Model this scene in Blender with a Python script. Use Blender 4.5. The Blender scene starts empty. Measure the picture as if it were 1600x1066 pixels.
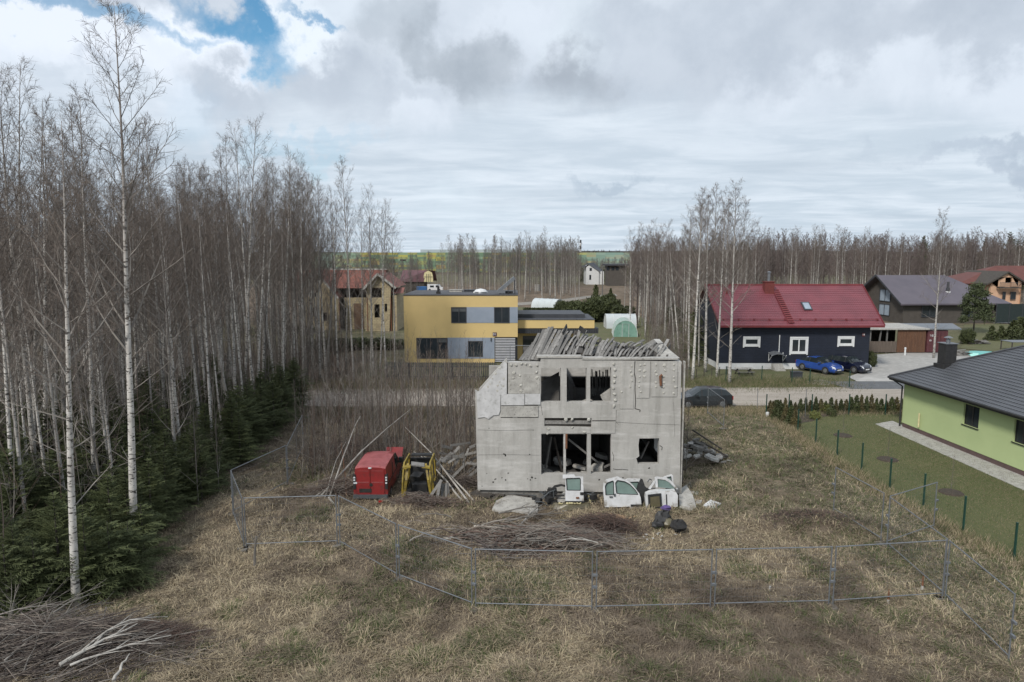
import bpy, math, random
import numpy as np
from mathutils import Vector, Matrix
from mathutils.geometry import tessellate_polygon
R = math.radians
scene = bpy.context.scene
col = scene.collection
# ---------------------------------------------------------------- camera
F_PX, CAM_H, PITCH = 1067.0, 11.3, R(7.2)
cd = bpy.data.cameras.new('camera'); cam = bpy.data.objects.new('camera', cd); col.objects.link(cam)
cam.location = (0, 0, CAM_H); cam.rotation_euler = (R(90) - PITCH, 0, 0)
cd.sensor_width = 36; cd.lens = 24.0; cd.clip_end = 6000; cd.clip_start = 0.3
scene.camera = cam
scene.render.resolution_x = 1024; scene.render.resolution_y = 682
scene.view_settings.view_transform = 'Standard'; scene.view_settings.look = 'None'
scene.view_settings.exposure = 0.52; scene.view_settings.gamma = 1.0
# ---------------------------------------------------------------- world
SUN_EL, SUN_AZ = R(42), R(215)          # azimuth clockwise from +Y: behind the camera, to the left
w = bpy.data.worlds.new('World'); scene.world = w; w.use_nodes = True
nt = w.node_tree; N = nt.nodes; L = nt.links; N.clear()
def nd(t, **k):
    n = N.new(t)
    for a, b in k.items(): setattr(n, a, b)
    return n
def mth(op, a, b=None, c=None, clamp=False):
    n = nd('ShaderNodeMath', operation=op, use_clamp=clamp)
    for i, v in enumerate((a, b, c)):
        if v is None: continue
        if isinstance(v, (int, float)): n.inputs[i].default_value = v
        else: L.new(v, n.inputs[i])
    return n.outputs[0]
def mrange(v, a, b, c, d, smooth=True):
    n = nd('ShaderNodeMapRange'); n.interpolation_type = 'SMOOTHSTEP' if smooth else 'LINEAR'
    L.new(v, n.inputs[0])
    for i, x in enumerate((a, b, c, d)): n.inputs[i+1].default_value = x
    return n.outputs[0]
def noise(vec, scale, detail=6, rough=.55, dist=0.0):
    n = nd('ShaderNodeTexNoise'); L.new(vec, n.inputs['Vector'])
    n.inputs['Scale'].default_value = scale; n.inputs['Detail'].default_value = detail
    n.inputs['Roughness'].default_value = rough; n.inputs['Distortion'].default_value = dist
    return n
def mixc(f, a, b, bt='MIX'):
    n = nd('ShaderNodeMix', data_type='RGBA', blend_type=bt)
    for i, v in ((0, f), (6, a), (7, b)):
        if isinstance(v, (int, float)): n.inputs[i].default_value = v
        elif isinstance(v, tuple): n.inputs[i].default_value = (*v, 1)
        else: L.new(v, n.inputs[i])
    return n.outputs[2]
tc = nd('ShaderNodeTexCoord'); nrm = nd('ShaderNodeVectorMath', operation='NORMALIZE'); L.new(tc.outputs['Generated'], nrm.inputs[0])
sx = nd('ShaderNodeSeparateXYZ'); L.new(nrm.outputs[0], sx.inputs[0])
zc = mth('MAXIMUM', sx.outputs[2], 0.0)
za = mth('ADD', zc, 0.07)
px = mth('DIVIDE', sx.outputs[0], za); py = mth('DIVIDE', sx.outputs[1], za)
pv = nd('ShaderNodeCombineXYZ'); L.new(px, pv.inputs[0]); L.new(py, pv.inputs[1]); P = pv.outputs[0]
az = mth('ARCTAN2', sx.outputs[0], sx.outputs[1]); el = mth('ARCSINE', sx.outputs[2])
ae = nd('ShaderNodeCombineXYZ'); L.new(az, ae.inputs[0]); L.new(el, ae.inputs[1])
# warp the cloud coordinates so that no cloud is a plain ellipse
wn = noise(nrm.outputs[0], 5.0, 8, .6)
ws = nd('ShaderNodeVectorMath', operation='SUBTRACT'); L.new(wn.outputs['Color'], ws.inputs[0]); ws.inputs[1].default_value = (.5, .5, .5)
wm = nd('ShaderNodeVectorMath', operation='SCALE'); L.new(ws.outputs[0], wm.inputs[0]); wm.inputs['Scale'].default_value = .34
wa = nd('ShaderNodeVectorMath', operation='ADD'); L.new(ae.outputs[0], wa.inputs[0]); L.new(wm.outputs[0], wa.inputs[1])
AE = wa.outputs[0]
def azel(u, v):
    x = (u-800)/F_PX; d = (v-533)/F_PX
    dy = math.cos(PITCH) - d*math.sin(PITCH); dz = -math.sin(PITCH) - d*math.cos(PITCH)
    return math.atan2(x, dy), math.atan2(dz, math.hypot(x, dy))
def puff(u, v, ru, rv, edge=.45, rot=0):
    a, e = azel(u, v)
    m = nd('ShaderNodeMapping', vector_type='TEXTURE'); L.new(AE, m.inputs[0])
    m.inputs['Location'].default_value = (a, e, 0); m.inputs['Rotation'].default_value = (0, 0, R(rot))
    m.inputs['Scale'].default_value = (ru/F_PX, rv/F_PX, 1e6)
    ln = nd('ShaderNodeVectorMath', operation='LENGTH'); L.new(m.outputs[0], ln.inputs[0])
    return mrange(ln.outputs['Value'], 1.0-edge, 1.0+edge, 1.0, 0.0)
sky = nd('ShaderNodeTexSky'); sky.sky_type = 'NISHITA'; sky.sun_disc = False
sky.sun_elevation = SUN_EL; sky.sun_rotation = SUN_AZ; sky.ozone_density = 2.0
K = 10.0
# high thin stratus, streaked by perspective
mp = nd('ShaderNodeMapping'); L.new(P, mp.inputs[0]); mp.inputs['Scale'].default_value = (1, 1.6, 1); mp.inputs['Rotation'].default_value = (0, 0, R(8))
st = noise(mp.outputs[0], 1.1, 9, .62, .4).outputs['Fac']
st2 = noise(mp.outputs[0], 0.35, 5, .5).outputs['Fac']
lowc = mixc(mrange(sx.outputs[2], 0.0, 0.30, 0, 1), (.44, .50, .56), (.47, .52, .58))
lowc = mixc(mrange(st, .34, .70, 0, .75), lowc, (.62, .66, .71))
lowc = mixc(mrange(st2, .42, .72, 0, .45), lowc, (.36, .41, .47))
lowc = mixc(mth('MULTIPLY', puff(735, 345, 130, 45, .9), .4), lowc, (.62, .68, .73))
# cumulus deck: its light and dark parts
cn = noise(nrm.outputs[0], 4.2, 10, .56, .25).outputs['Fac']
cn2 = noise(nrm.outputs[0], 11.0, 8, .6).outputs['Fac']
cum = mixc(mrange(cn, .36, .64, 0, 1), (.40, .44, .50), (.56, .60, .66))
for (u, v, ru, rv, c, s, rt) in [
        (60, 75, 150, 52, (.66, .69, .75), .95, -12), (300, 75, 95, 50, (.70, .73, .79), 1, -25), (455, 62, 70, 34, (.68, .72, .77), .9, -15),
        (560, 30, 100, 40, (.55, .60, .66), .8, 0), (60, 135, 110, 30, (.42, .46, .53), .7, -8), (360, 135, 95, 34, (.37, .41, .47), .85, -22),
        (545, 155, 120, 30, (.38, .42, .48), .7, -10), (650, 90, 90, 45, (.37, .41, .46), .8, -20), (735, 140, 75, 50, (.30, .335, .38), .85, -35),
        (900, 80, 62, 36, (.58, .63, .68), .9, 30), (915, 150, 66, 46, (.30, .33, .375), .85, 10), (1090, 50, 190, 55, (.38, .42, .48), .7, 5),
        (1330, 60, 190, 55, (.37, .41, .47), .6, 0), (1500, 60, 190, 50, (.35, .39, .45), .6, 0), (720, 12, 140, 26, (.50, .54, .60), .7, 0)]:
    cum = mixc(mth('MULTIPLY', puff(u, v, ru, rv, .40, rt), s), cum, c)
cum = mixc(mrange(cn2, .35, .7, 0, .25), cum, (.66, .69, .74))
# where the deck ends towards the horizon
edge = mth('ADD', sx.outputs[2], mth('MULTIPLY', mth('SUBTRACT', cn, .5), .32))
deck = mrange(edge, .15, .235, 0, 1)
cl = mixc(deck, lowc, cum)
for (u, v, ru, rv, c, s) in [(972, 262, 42, 9, (.34, .40, .47), .6), (1575, 238, 48, 14, (.33, .38, .45), .7), (1470, 240, 50, 10, (.37, .42, .49), .5)]:
    a_, e_ = azel(u, v)
    cl = mixc(mth('MULTIPLY', puff(u, v, ru, rv, .6), s), cl, c)
clk = mixc(1.0, cl, (K*.93, K*.96, K*.98), 'MULTIPLY')
# blue gaps
gap = mth('MAXIMUM', puff(350, 32, 100, 24, .5, -28), mth('MULTIPLY', puff(455, 200, 90, 10, .8), .22))
gap = mth('MAXIMUM', gap, mth('MULTIPLY', puff(110, 12, 120, 14, .5), .7))
gap = mth('MAXIMUM', gap, mth('MULTIPLY', puff(285, 150, 40, 30, .8), .12))
gap = mth('MAXIMUM', gap, mth('MULTIPLY', puff(490, 60, 45, 8, .6, -20), .75))
gap = mth('MULTIPLY', gap, mrange(cn2, .25, .5, .75, 1.0))
skyc = mixc(1.0, sky.outputs[0], (.60, .95, 1.0), 'MULTIPLY')
fin = mixc(gap, clk, skyc)
bg = nd('ShaderNodeBackground'); bg.inputs[1].default_value = 0.1; L.new(fin, bg.inputs[0])
wo = nd('ShaderNodeOutputWorld'); L.new(bg.outputs[0], wo.inputs[0])
# ---------------------------------------------------------------- sun (veiled by cloud)
sd = bpy.data.lights.new('sun', 'SUN'); sd.energy = 2.2; sd.angle = R(9); sd.color = (1, .95, .88)
so = bpy.data.objects.new('sun', sd); col.objects.link(so)
dirv = Vector((math.sin(SUN_AZ)*math.cos(SUN_EL), math.cos(SUN_AZ)*math.cos(SUN_EL), math.sin(SUN_EL)))
so.rotation_euler = dirv.to_track_quat('Z', 'Y').to_euler(); so.location = (0, -10, 60)

# ---------------------------------------------------------------- measuring helpers
def ray(u, v):
    x = (u-800)/F_PX; d = (v-533)/F_PX
    return x, math.cos(PITCH) - d*math.sin(PITCH), -math.sin(PITCH) - d*math.cos(PITCH)
def G(u, v, z=0.0):
    x, dy, dz = ray(u, v); t = (z-CAM_H)/dz
    return x*t, dy*t
def V(u, v, Y):
    x, dy, dz = ray(u, v); t = Y/dy
    return x*t, CAM_H + dz*t
# ---------------------------------------------------------------- materials
MATS = {}
def M(name, c1, c2=None, scale=3.0, rough=.8, bump=0.0, metal=0.0, lo=.35, hi=.65, detail=5, stretch=None, c3=None, s3=20., coat=0, spec=None, coord='Object', bscale=None, rnd=0.0):
    if name in MATS: return MATS[name]
    m = bpy.data.materials.new(name); m.use_nodes = True; t = m.node_tree; b = t.nodes['Principled BSDF']
    b.inputs['Roughness'].default_value = rough; b.inputs['Metallic'].default_value = metal
    if coat: b.inputs['Coat Weight'].default_value = coat; b.inputs['Coat Roughness'].default_value = .08
    if spec is not None: b.inputs['Specular IOR Level'].default_value = spec
    tcn = t.nodes.new('ShaderNodeTexCoord'); vec = tcn.outputs[coord]
    if coord == 'World':
        vec = None
    if stretch:
        mpn = t.nodes.new('ShaderNodeMapping'); t.links.new(vec, mpn.inputs[0]); mpn.inputs['Scale'].default_value = stretch; vec = mpn.outputs[0]
    def nz(sc, dt=detail):
        n = t.nodes.new('ShaderNodeTexNoise'); t.links.new(vec, n.inputs['Vector']); n.inputs['Scale'].default_value = sc; n.inputs['Detail'].default_value = dt; n.inputs['Roughness'].default_value = .6; return n.outputs['Fac']
    def mx(f, a, b_, bt='MIX'):
        n = t.nodes.new('ShaderNodeMix'); n.data_type = 'RGBA'; n.blend_type = bt
        for i, v in ((0, f), (6, a), (7, b_)):
            if isinstance(v, (int, float)): n.inputs[i].default_value = v
            elif isinstance(v, tuple): n.inputs[i].default_value = (*v, 1)
            else: t.links.new(v, n.inputs[i])
        return n.outputs[2]
    def mr(v, a, b_, c=0, d=1):
        n = t.nodes.new('ShaderNodeMapRange'); t.links.new(v, n.inputs[0])
        for i, x in enumerate((a, b_, c, d)): n.inputs[i+1].default_value = x
        return n.outputs[0]
    if c2 is None: c2 = tuple(x*.8 for x in c1)
    c = mx(mr(nz(scale), lo, hi), c1, c2)
    if c3: c = mx(mr(nz(s3, 6), .55, .7), c, c3)
    if rnd:
        oi = t.nodes.new('ShaderNodeObjectInfo')
        c = mx(mr(oi.outputs['Random'], 0, 1, 0, rnd), c, tuple(x*.35 for x in c1))
    t.links.new(c, b.inputs['Base Color'])
    if bump:
        bn = t.nodes.new('ShaderNodeBump'); bn.inputs['Strength'].default_value = bump; bn.inputs['Distance'].default_value = .05
        t.links.new(nz(bscale or scale*4), bn.inputs['Height']); t.links.new(bn.outputs[0], b.inputs['Normal'])
    MATS[name] = m; return m
def glass(name='window_glass', c=(.02, .025, .03)):
    m = M(name, c, tuple(x*1.6 for x in c), scale=.7, rough=.06); return m
def nodes_of(name, rough=.8):
    m = bpy.data.materials.new(name); m.use_nodes = True; t = m.node_tree; b = t.nodes['Principled BSDF']; b.inputs['Roughness'].default_value = rough
    MATS[name] = m
    class T: pass
    h = T(); h.m, h.t, h.b = m, t, b
    def new(ty, **k):
        n = t.nodes.new(ty)
        for a, v in k.items(): setattr(n, a, v)
        return n
    def put(sock, v):
        if isinstance(v, (int, float)): sock.default_value = v
        elif isinstance(v, tuple): sock.default_value = (*v, 1) if len(sock.default_value) == 4 and len(v) == 3 else v
        else: t.links.new(v, sock)
    def mix(f, a, b_, bt='MIX'):
        n = new('ShaderNodeMix', data_type='RGBA', blend_type=bt); put(n.inputs[0], f); put(n.inputs[6], a); put(n.inputs[7], b_); return n.outputs[2]
    def mr(v, a, b_, c=0., d=1.):
        n = new('ShaderNodeMapRange'); put(n.inputs[0], v)
        for i, x in enumerate((a, b_, c, d)): n.inputs[i+1].default_value = x
        return n.outputs[0]
    def math_(op, a, b_=0.0):
        n = new('ShaderNodeMath', operation=op); put(n.inputs[0], a); put(n.inputs[1], b_); return n.outputs[0]
    def nz(vec, s, d=5, r=.6, dist=0.):
        n = new('ShaderNodeTexNoise'); t.links.new(vec, n.inputs['Vector']); n.inputs['Scale'].default_value = s; n.inputs['Detail'].default_value = d; n.inputs['Roughness'].default_value = r; n.inputs['Distortion'].default_value = dist; return n.outputs['Fac']
    def mapping(vec, scale=(1, 1, 1), rot=(0, 0, 0)):
        n = new('ShaderNodeMapping'); t.links.new(vec, n.inputs[0]); n.inputs['Scale'].default_value = scale; n.inputs['Rotation'].default_value = rot; return n.outputs[0]
    def bump(h_, st, dist=.05):
        n = new('ShaderNodeBump'); n.inputs['Strength'].default_value = st; n.inputs['Distance'].default_value = dist; t.links.new(h_, n.inputs['Height']); t.links.new(n.outputs[0], b.inputs['Normal'])
    h.new, h.put, h.mix, h.mr, h.math, h.nz, h.mapping, h.bump = new, put, mix, mr, math_, nz, mapping, bump
    h.tc = new('ShaderNodeTexCoord'); h.obj = h.tc.outputs['Object']
    h.geo = new('ShaderNodeNewGeometry'); h.pos = h.geo.outputs['Position']
    h.color = lambda c: put(b.inputs['Base Color'], c)
    return h
# birch bark
h = nodes_of('birch_bark', .75)
oi = h.new('ShaderNodeObjectInfo')
off = h.new('ShaderNodeVectorMath', operation='ADD'); h.t.links.new(h.obj, off.inputs[0]); cmb = h.new('ShaderNodeCombineXYZ'); h.t.links.new(h.math('MULTIPLY', oi.outputs['Random'], 40.), cmb.inputs[2]); h.t.links.new(cmb.outputs[0], off.inputs[1])
va = h.mapping(off.outputs[0], (5, 5, 16)); vb = h.mapping(off.outputs[0], (3, 3, 2.2))
base = h.mix(h.mr(h.nz(vb, 1.0), .35, .7), (.60, .58, .54), (.36, .34, .31))
base = h.mix(h.mr(h.nz(va, 1.0, 3, .5), .56, .62), base, (.05, .045, .04))
base = h.mix(h.mr(h.nz(vb, 1.7, 4, .7), .62, .68), base, (.06, .055, .05))
sp = h.new('ShaderNodeSeparateXYZ'); h.t.links.new(h.obj, sp.inputs[0])
base = h.mix(h.mr(sp.outputs[2], 9., 16., 0, .75), base, (.15, .12, .105))
base = h.mix(h.mr(oi.outputs['Random'], 0.25, 1, 0., .6), base, (.16, .145, .13))
h.color(base)
M('grey_bark', (.19, .175, .155), (.10, .09, .08), 6, .9, .4, stretch=(1, 1, .2), rnd=.4)
M('twigs', (.18, .148, .125), (.12, .098, .082), 1.5, .85, rnd=.5)
M('twigs_pale', (.30, .275, .245), (.19, .17, .15), 1.5, .85, rnd=.4)
M('spruce_green', (.088, .105, .036), (.050, .064, .023), 1.6, .8, rnd=.4, c3=(.09, .105, .036), s3=3.)
M('thuja_green', (.075, .092, .028), (.038, .048, .018), 2.5, .7, rnd=.55)
M('thuja_brown', (.12, .10, .04), (.07, .062, .026), 2.5, .7, rnd=.4)
M('lime_leaf', (.17, .18, .045), (.09, .11, .03), 3, .7)
M('pine_green', (.07, .088, .034), (.035, .046, .02), 2, .7)
# ruined concrete
h = nodes_of('ruin_concrete', .92)
n1 = h.nz(h.obj, .55, 7, .65); n2 = h.nz(h.obj, 6, 6, .7); n3 = h.nz(h.mapping(h.obj, (2.2, 2.2, .28)), 1.2, 6, .7)
c = h.mix(h.mr(n1, .3, .7), (.45, .44, .415), (.33, .32, .30))
c = h.mix(h.mr(n3, .46, .74, 0, .75), c, (.24, .235, .215)); c = h.mix(h.mr(n2, .55, .72, 0, .6), c, (.26, .25, .22)); c = h.mix(h.mr(h.nz(h.mapping(h.obj, (.35, .35, 1.6)), 1.3, 7, .7), .52, .7, 0, .6), c, (.60, .59, .57))
n4 = h.nz(h.obj, 2.1, 8, .75); c = h.mix(h.mr(n4, .67, .70, 0, .8), c, (.17, .165, .12))
h.color(c); h.bump(h.nz(h.obj, 14, 6, .7), .35, .03)
M('pale_insulation', (.54, .54, .54), (.43, .43, .43), 2.0, .95, .25, c3=(.33, .33, .32), s3=6)
M('adhesive', (.50, .49, .45), (.38, .37, .33), 9, .95, .5)
M('concrete_light', (.42, .41, .38), (.30, .29, .27), 3, .95, .4, c3=(.2, .19, .17), s3=9)
M('concrete_dark', (.20, .19, .175), (.11, .105, .095), 3, .95, .5)
M('dark_gap', (.02, .019, .017), (.035, .032, .028), 5, .95)
M('shaded_interior', (.10, .095, .088), (.06, .056, .05), 1.5, .95, .3)  # indoor surfaces of the ruin, room shade mixed into their colour
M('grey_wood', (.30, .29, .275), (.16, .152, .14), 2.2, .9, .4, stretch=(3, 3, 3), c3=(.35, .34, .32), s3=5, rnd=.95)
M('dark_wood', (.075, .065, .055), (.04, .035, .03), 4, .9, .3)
M('rust', (.20, .085, .04), (.11, .05, .03), 6, .9, .3)
M('soil', (.085, .063, .045), (.05, .036, .027), 4, 1, .8, c3=(.14, .11, .075), s3=11)
M('galvanised', (.22, .235, .25), (.16, .17, .185), 6, .5, metal=.5)
M('fence_wire', (.22, .235, .25), (.16, .17, .18), 6, .5, metal=.5)
M('green_post', (.012, .055, .04), (.01, .04, .03), 3, .45)
M('green_wire', (.015, .05, .035), (.01, .035, .025), 3, .5)
M('white_paint', (.66, .67, .67), (.58, .59, .59), 2, .45)
M('white_car', (.62, .63, .64), (.48, .48, .48), 2.2, .35, coat=.4, c3=(.24, .22, .19), s3=3.2)
M('red_car', (.27, .022, .022), (.17, .018, .018), 1.2, .45, coat=.2, c3=(.11, .03, .026), s3=2.5)
M('pale_red', (.36, .10, .10), (.26, .06, .06), 1.6, .6, c3=(.25, .06, .05), s3=4)
M('yellow_car', (.34, .25, .03), (.16, .115, .03), 3, .55, c3=(.05, .038, .028), s3=2)
M('blue_car', (.02, .07, .30), (.016, .055, .25), 1, .25, coat=.8)
M('navy_car', (.008, .010, .028), (.006, .008, .02), 1, .2, coat=.8)
M('dark_car', (.018, .022, .026), (.028, .032, .036), 1.5, .3, coat=.5)
M('tyre', (.016, .016, .017), (.03, .029, .028), 5, .9, .3)
M('black_plastic', (.014, .014, .015), (.03, .03, .03), 5, .6)
M('grey_plastic', (.09, .10, .105), (.06, .065, .07), 4, .7)
M('rim', (.35, .36, .37), (.25, .26, .27), 4, .35, metal=.7)
M('lamp_white', (.70, .72, .74), (.6, .62, .64), 6, .1)
M('lamp_red', (.35, .02, .015), (.25, .015, .012), 6, .15)
glass(); glass('car_glass', (.015, .02, .022)); glass('green_glass', (.13, .18, .165))
M('cream_foam', (.62, .56, .32), (.50, .44, .25), 5, .9, .3)
M('gravel_grey', (.24, .235, .225), (.15, .145, .135), 9, .95, .6)
M('purple_cloth', (.12, .08, .24), (.05, .035, .10), 6, .9, c3=(.05, .05, .05), s3=4)
# ---------------------------------------------------------------- mesh helpers
def tagit(o, label=None, cat=None, group=None, kind=None):
    if label: o['label'] = label
    if cat: o['category'] = cat
    if group: o['group'] = group
    if kind: o['kind'] = kind
    return o
def empty(name, label, cat, loc=(0, 0, 0), rz=0, group=None):
    o = bpy.data.objects.new(name, None); col.objects.link(o); o.location = loc; o.rotation_euler = (0, 0, rz)
    o.empty_display_size = .3
    return tagit(o, label, cat, group)
def npmesh(name, Vt, Fc, mats, mi=None, smooth=False):
    """Vt (n,3); Fc = (m,k) int array; mats list; mi per-face"""
    me = bpy.data.meshes.new(name); Vt = np.asarray(Vt, dtype=np.float32); Fc = np.asarray(Fc, dtype=np.int32)
    m, k = Fc.shape
    me.vertices.add(len(Vt)); me.vertices.foreach_set('co', Vt.ravel())
    me.loops.add(m*k); me.loops.foreach_set('vertex_index', Fc.ravel())
    me.polygons.add(m); me.polygons.foreach_set('loop_start', np.arange(m, dtype=np.int32)*k)
    try: me.polygons.foreach_set('loop_total', np.full(m, k, dtype=np.int32))
    except Exception: pass
    for x in mats: me.materials.append(MATS[x] if isinstance(x, str) else x)
    if mi is not None: me.polygons.foreach_set('material_index', np.asarray(mi, dtype=np.int32))
    me.polygons.foreach_set('use_smooth', np.full(m, smooth, dtype=bool))
    me.update(calc_edges=True); me.validate()
    return me
def link(name, me, parent=None, loc=None, label=None, cat=None, group=None, kind=None):
    o = bpy.data.objects.new(name, me); col.objects.link(o)
    if parent: o.parent = parent
    if loc is not None: o.location = loc
    return tagit(o, label, cat, group, kind)
def prisms(P0, P1, R0, R1, n=3):
    """open n-sided tapered prisms, vectorised -> verts, quads"""
    P0 = np.asarray(P0, float); P1 = np.asarray(P1, float); R0 = np.asarray(R0, float); R1 = np.asarray(R1, float)
    d = P1-P0; ln = np.linalg.norm(d, axis=1, keepdims=True); d = d/np.maximum(ln, 1e-9)
    a = np.where(np.abs(d[:, 2:3]) < .9, np.array([[0, 0, 1.]]), np.array([[1., 0, 0]]))
    u = np.cross(d, a); u /= np.linalg.norm(u, axis=1, keepdims=True); v = np.cross(d, u)
    m = len(P0); out = np.zeros((m, 2, n, 3))
    for k in range(n):
        t = 2*math.pi*k/n; w_ = u*math.cos(t)+v*math.sin(t)
        out[:, 0, k] = P0+w_*R0[:, None]; out[:, 1, k] = P1+w_*R1[:, None]
    V_ = out.reshape(-1, 3); base = (np.arange(m)*2*n)[:, None]
    F_ = np.stack([np.concatenate([base+k, base+(k+1) % n, base+n+(k+1) % n, base+n+k], 1) for k in range(n)], 1).reshape(-1, 4)
    return V_, F_
class MB:
    def __init__(s): s.v = []; s.f = []; s.m = []; s.mats = []; s.cur = 0; s.T = None
    def mat(s, name):
        if name not in s.mats: s.mats.append(name)
        s.cur = s.mats.index(name); return s
    def add(s, vs, fs):
        b = len(s.v)
        if s.T is not None: vs = [tuple(s.T @ Vector(p)) for p in vs]
        s.v += [tuple(p) for p in vs]; s.f += [tuple(i+b for i in f) for f in fs]; s.m += [s.cur]*len(fs); return s
    def box(s, x0, x1, y0, y1, z0, z1, rz=0, rx=0, ry=0):
        c = Vector(((x0+x1)/2, (y0+y1)/2, (z0+z1)/2)); hx, hy, hz = (x1-x0)/2, (y1-y0)/2, (z1-z0)/2
        vs = [Vector((sx_*hx, sy_*hy, sz_*hz)) for sz_ in (-1, 1) for sy_ in (-1, 1) for sx_ in (-1, 1)]
        if rz or rx or ry:
            mt = Matrix.Rotation(rz, 3, 'Z') @ Matrix.Rotation(ry, 3, 'Y') @ Matrix.Rotation(rx, 3, 'X'); vs = [mt @ p for p in vs]
        return s.add([c+p for p in vs], [(0, 2, 3, 1), (4, 5, 7, 6), (0, 1, 5, 4), (2, 6, 7, 3), (0, 4, 6, 2), (1, 3, 7, 5)])
    def beam(s, a, b, w_, t_, up=(0, 0, 1)):
        a = Vector(a); b = Vector(b); d = (b-a); ln = d.length; d.normalize(); up = Vector(up)
        if abs(d.dot(up)) > .98: up = Vector((1, 0, 0))
        r = d.cross(up).normalized(); u = r.cross(d).normalized()
        vs = [p+r*sx_*w_/2+u*sz_*t_/2 for p in (a, b) for sz_ in (-1, 1) for sx_ in (-1, 1)]
        return s.add(vs, [(0, 1, 3, 2), (4, 6, 7, 5), (0, 4, 5, 1), (2, 3, 7, 6), (0, 2, 6, 4), (1, 5, 7, 3)])
    def tube(s, path, rad, n=8, cap=True):
        path = [Vector(p) for p in path]; rs = rad if hasattr(rad, '__len__') else [rad]*len(path)
        rings = []; pu = None
        for i, p in enumerate(path):
            d = (path[min(i+1, len(path)-1)]-path[max(i-1, 0)]).normalized()
            if pu is None: pu = d.cross(Vector((0, 0, 1)) if abs(d.z) < .9 else Vector((1, 0, 0))).normalized()
            u = (pu-d*pu.dot(d)).normalized(); pu = u; v = d.cross(u)
            rings.append([p+(u*math.cos(2*math.pi*k/n)+v*math.sin(2*math.pi*k/n))*rs[i] for k in range(n)])
        vs = [q for r_ in rings for q in r_]; fs = []
        for i in range(len(path)-1):
            for k in range(n): fs.append((i*n+k, i*n+(k+1) % n, (i+1)*n+(k+1) % n, (i+1)*n+k))
        if cap: fs += [tuple(range(n))[::-1], tuple((len(path)-1)*n+k for k in range(n))]
        return s.add(vs, fs)
    def cyl(s, c, r, h_, n=16, axis='Z', r2=None):
        c = Vector(c); ax = {'X': Vector((1, 0, 0)), 'Y': Vector((0, 1, 0)), 'Z': Vector((0, 0, 1))}[axis]
        return s.tube([c, c+ax*h_], [r, r if r2 is None else r2], n)
    def poly(s, outer, holes, place, t=0.0):
        """outer/holes: 2D (a,b) lists; place(a,b,d)->xyz, d = 0 front / t back"""
        loops = [list(outer)]+[list(x) for x in holes]
        tess = tessellate_polygon([[Vector((a, b, 0)) for a, b in lp] for lp in loops]); flat = [p for lp in loops for p in lp]
        # consistent orientation
        def sgn(tr):
            (ax, ay), (bx, by), (cx, cy) = [flat[i] for i in tr]; return (bx-ax)*(cy-ay)-(by-ay)*(cx-ax)
        tr = [t_ if sgn(t_) > 0 else t_[::-1] for t_ in tess]
        s.add([place(a, b, 0) for a, b in flat], [tuple(x) for x in tr])
        if t:
            s.add([place(a, b, t) for a, b in flat], [tuple(x)[::-1] for x in tr])
            for lp in loops:
                n = len(lp); s.add([place(a, b, 0) for a, b in lp]+[place(a, b, t) for a, b in lp], [(i, (i+1) % n, n+(i+1) % n, n+i) for i in range(n)])
        return s
    def wall(s, outer, holes, Y, t):   # in the XZ plane, front at Y, going back by t
        return s.poly(outer, holes, lambda a, b, d: (a, Y+d, b), t)
    def mesh(s, name, org=(0, 0, 0), smooth=False):
        me = bpy.data.meshes.new(name); o = Vector(org)
        me.from_pydata([Vector(p)-o for p in s.v], [], s.f)
        for x in s.mats: me.materials.append(MATS[x] if isinstance(x, str) else x)
        me.polygons.foreach_set('material_index', s.m)
        if smooth: me.polygons.foreach_set('use_smooth', [True]*len(s.f))
        me.update(); return me
    def part(s, name, mat=None, parent=None, label=None, smooth=False, kind=None):
        """child mesh; vertices in world coordinates if parent is unrotated (minus the parent's place), else local"""
        if mat and not s.mats: s.mats = [mat]
        org = (0, 0, 0)
        if parent is not None and not getattr(s, 'local', False):
            q = parent
            org = Vector((0, 0, 0))
            while q is not None: org += q.location; q = q.parent
        o = link(name, s.mesh(name, org, smooth), parent); 
        if label: o['label'] = label
        if kind: o['kind'] = kind
        return o
    def solo(s, name, mat, label, cat, group=None, kind=None, smooth=False):
        if mat and not s.mats: s.mats = [mat]
        a = np.array([tuple(p) for p in s.v]); lo = a.min(0); hi = a.max(0); org = ((lo[0]+hi[0])/2, (lo[1]+hi[1])/2, lo[2])
        return link(name, s.mesh(name, org, smooth), None, org, label, cat, group, kind)
def Lmb(): m = MB(); m.local = True; return m
def dup(root, loc, rz=0, label=None, scale=None, group=None):
    c = root.copy(); col.objects.link(c); c.location = loc; c.rotation_euler = (0, 0, rz)
    if scale: c.scale = scale
    if label: c['label'] = label
    if group: c['group'] = group
    for ch in list(root.children):
        k = ch.copy(); col.objects.link(k); k.parent = c
        for g in ch.children: d = g.copy(); col.objects.link(d); d.parent = k
    return c
def sm(x, a, b): t = np.clip((x-a)/(b-a), 0, 1); return t*t*(3-2*t)
# ---------------------------------------------------------------- ground
rg = np.random.default_rng(5)
_w = [(rg.uniform(0, 6.28), rg.uniform(.25, 3.2), rg.uniform(0, 6.28)) for _ in range(26)]
def bumps(x, y):
    z = np.zeros_like(np.asarray(x, float))
    for a, f, p in _w: z = z+np.sin((x*math.cos(a)+y*math.sin(a))*f+p)*(.035/(.4+f))
    return z
MOUND = G(1262, 822)
def gz(x, y):
    x = np.asarray(x, float); y = np.asarray(y, float)
    lotm = (1-sm(y, 40, 46))*sm(y, 8, 12)*(1-sm(x, 13.0, 16.5))*sm(x, -60, -45)
    z = bumps(x, y)*lotm
    z = z+.38*np.exp(-(((x-MOUND[0])/2.2)**2+((y-MOUND[1])/.9)**2))
    bx, by = G(40, 1010); z = z+.25*np.exp(-(((x-bx)/3.5)**2+((y-by)/1.6)**2))
    z = z+sm(y, 300, 1500)*14
    return z
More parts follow.
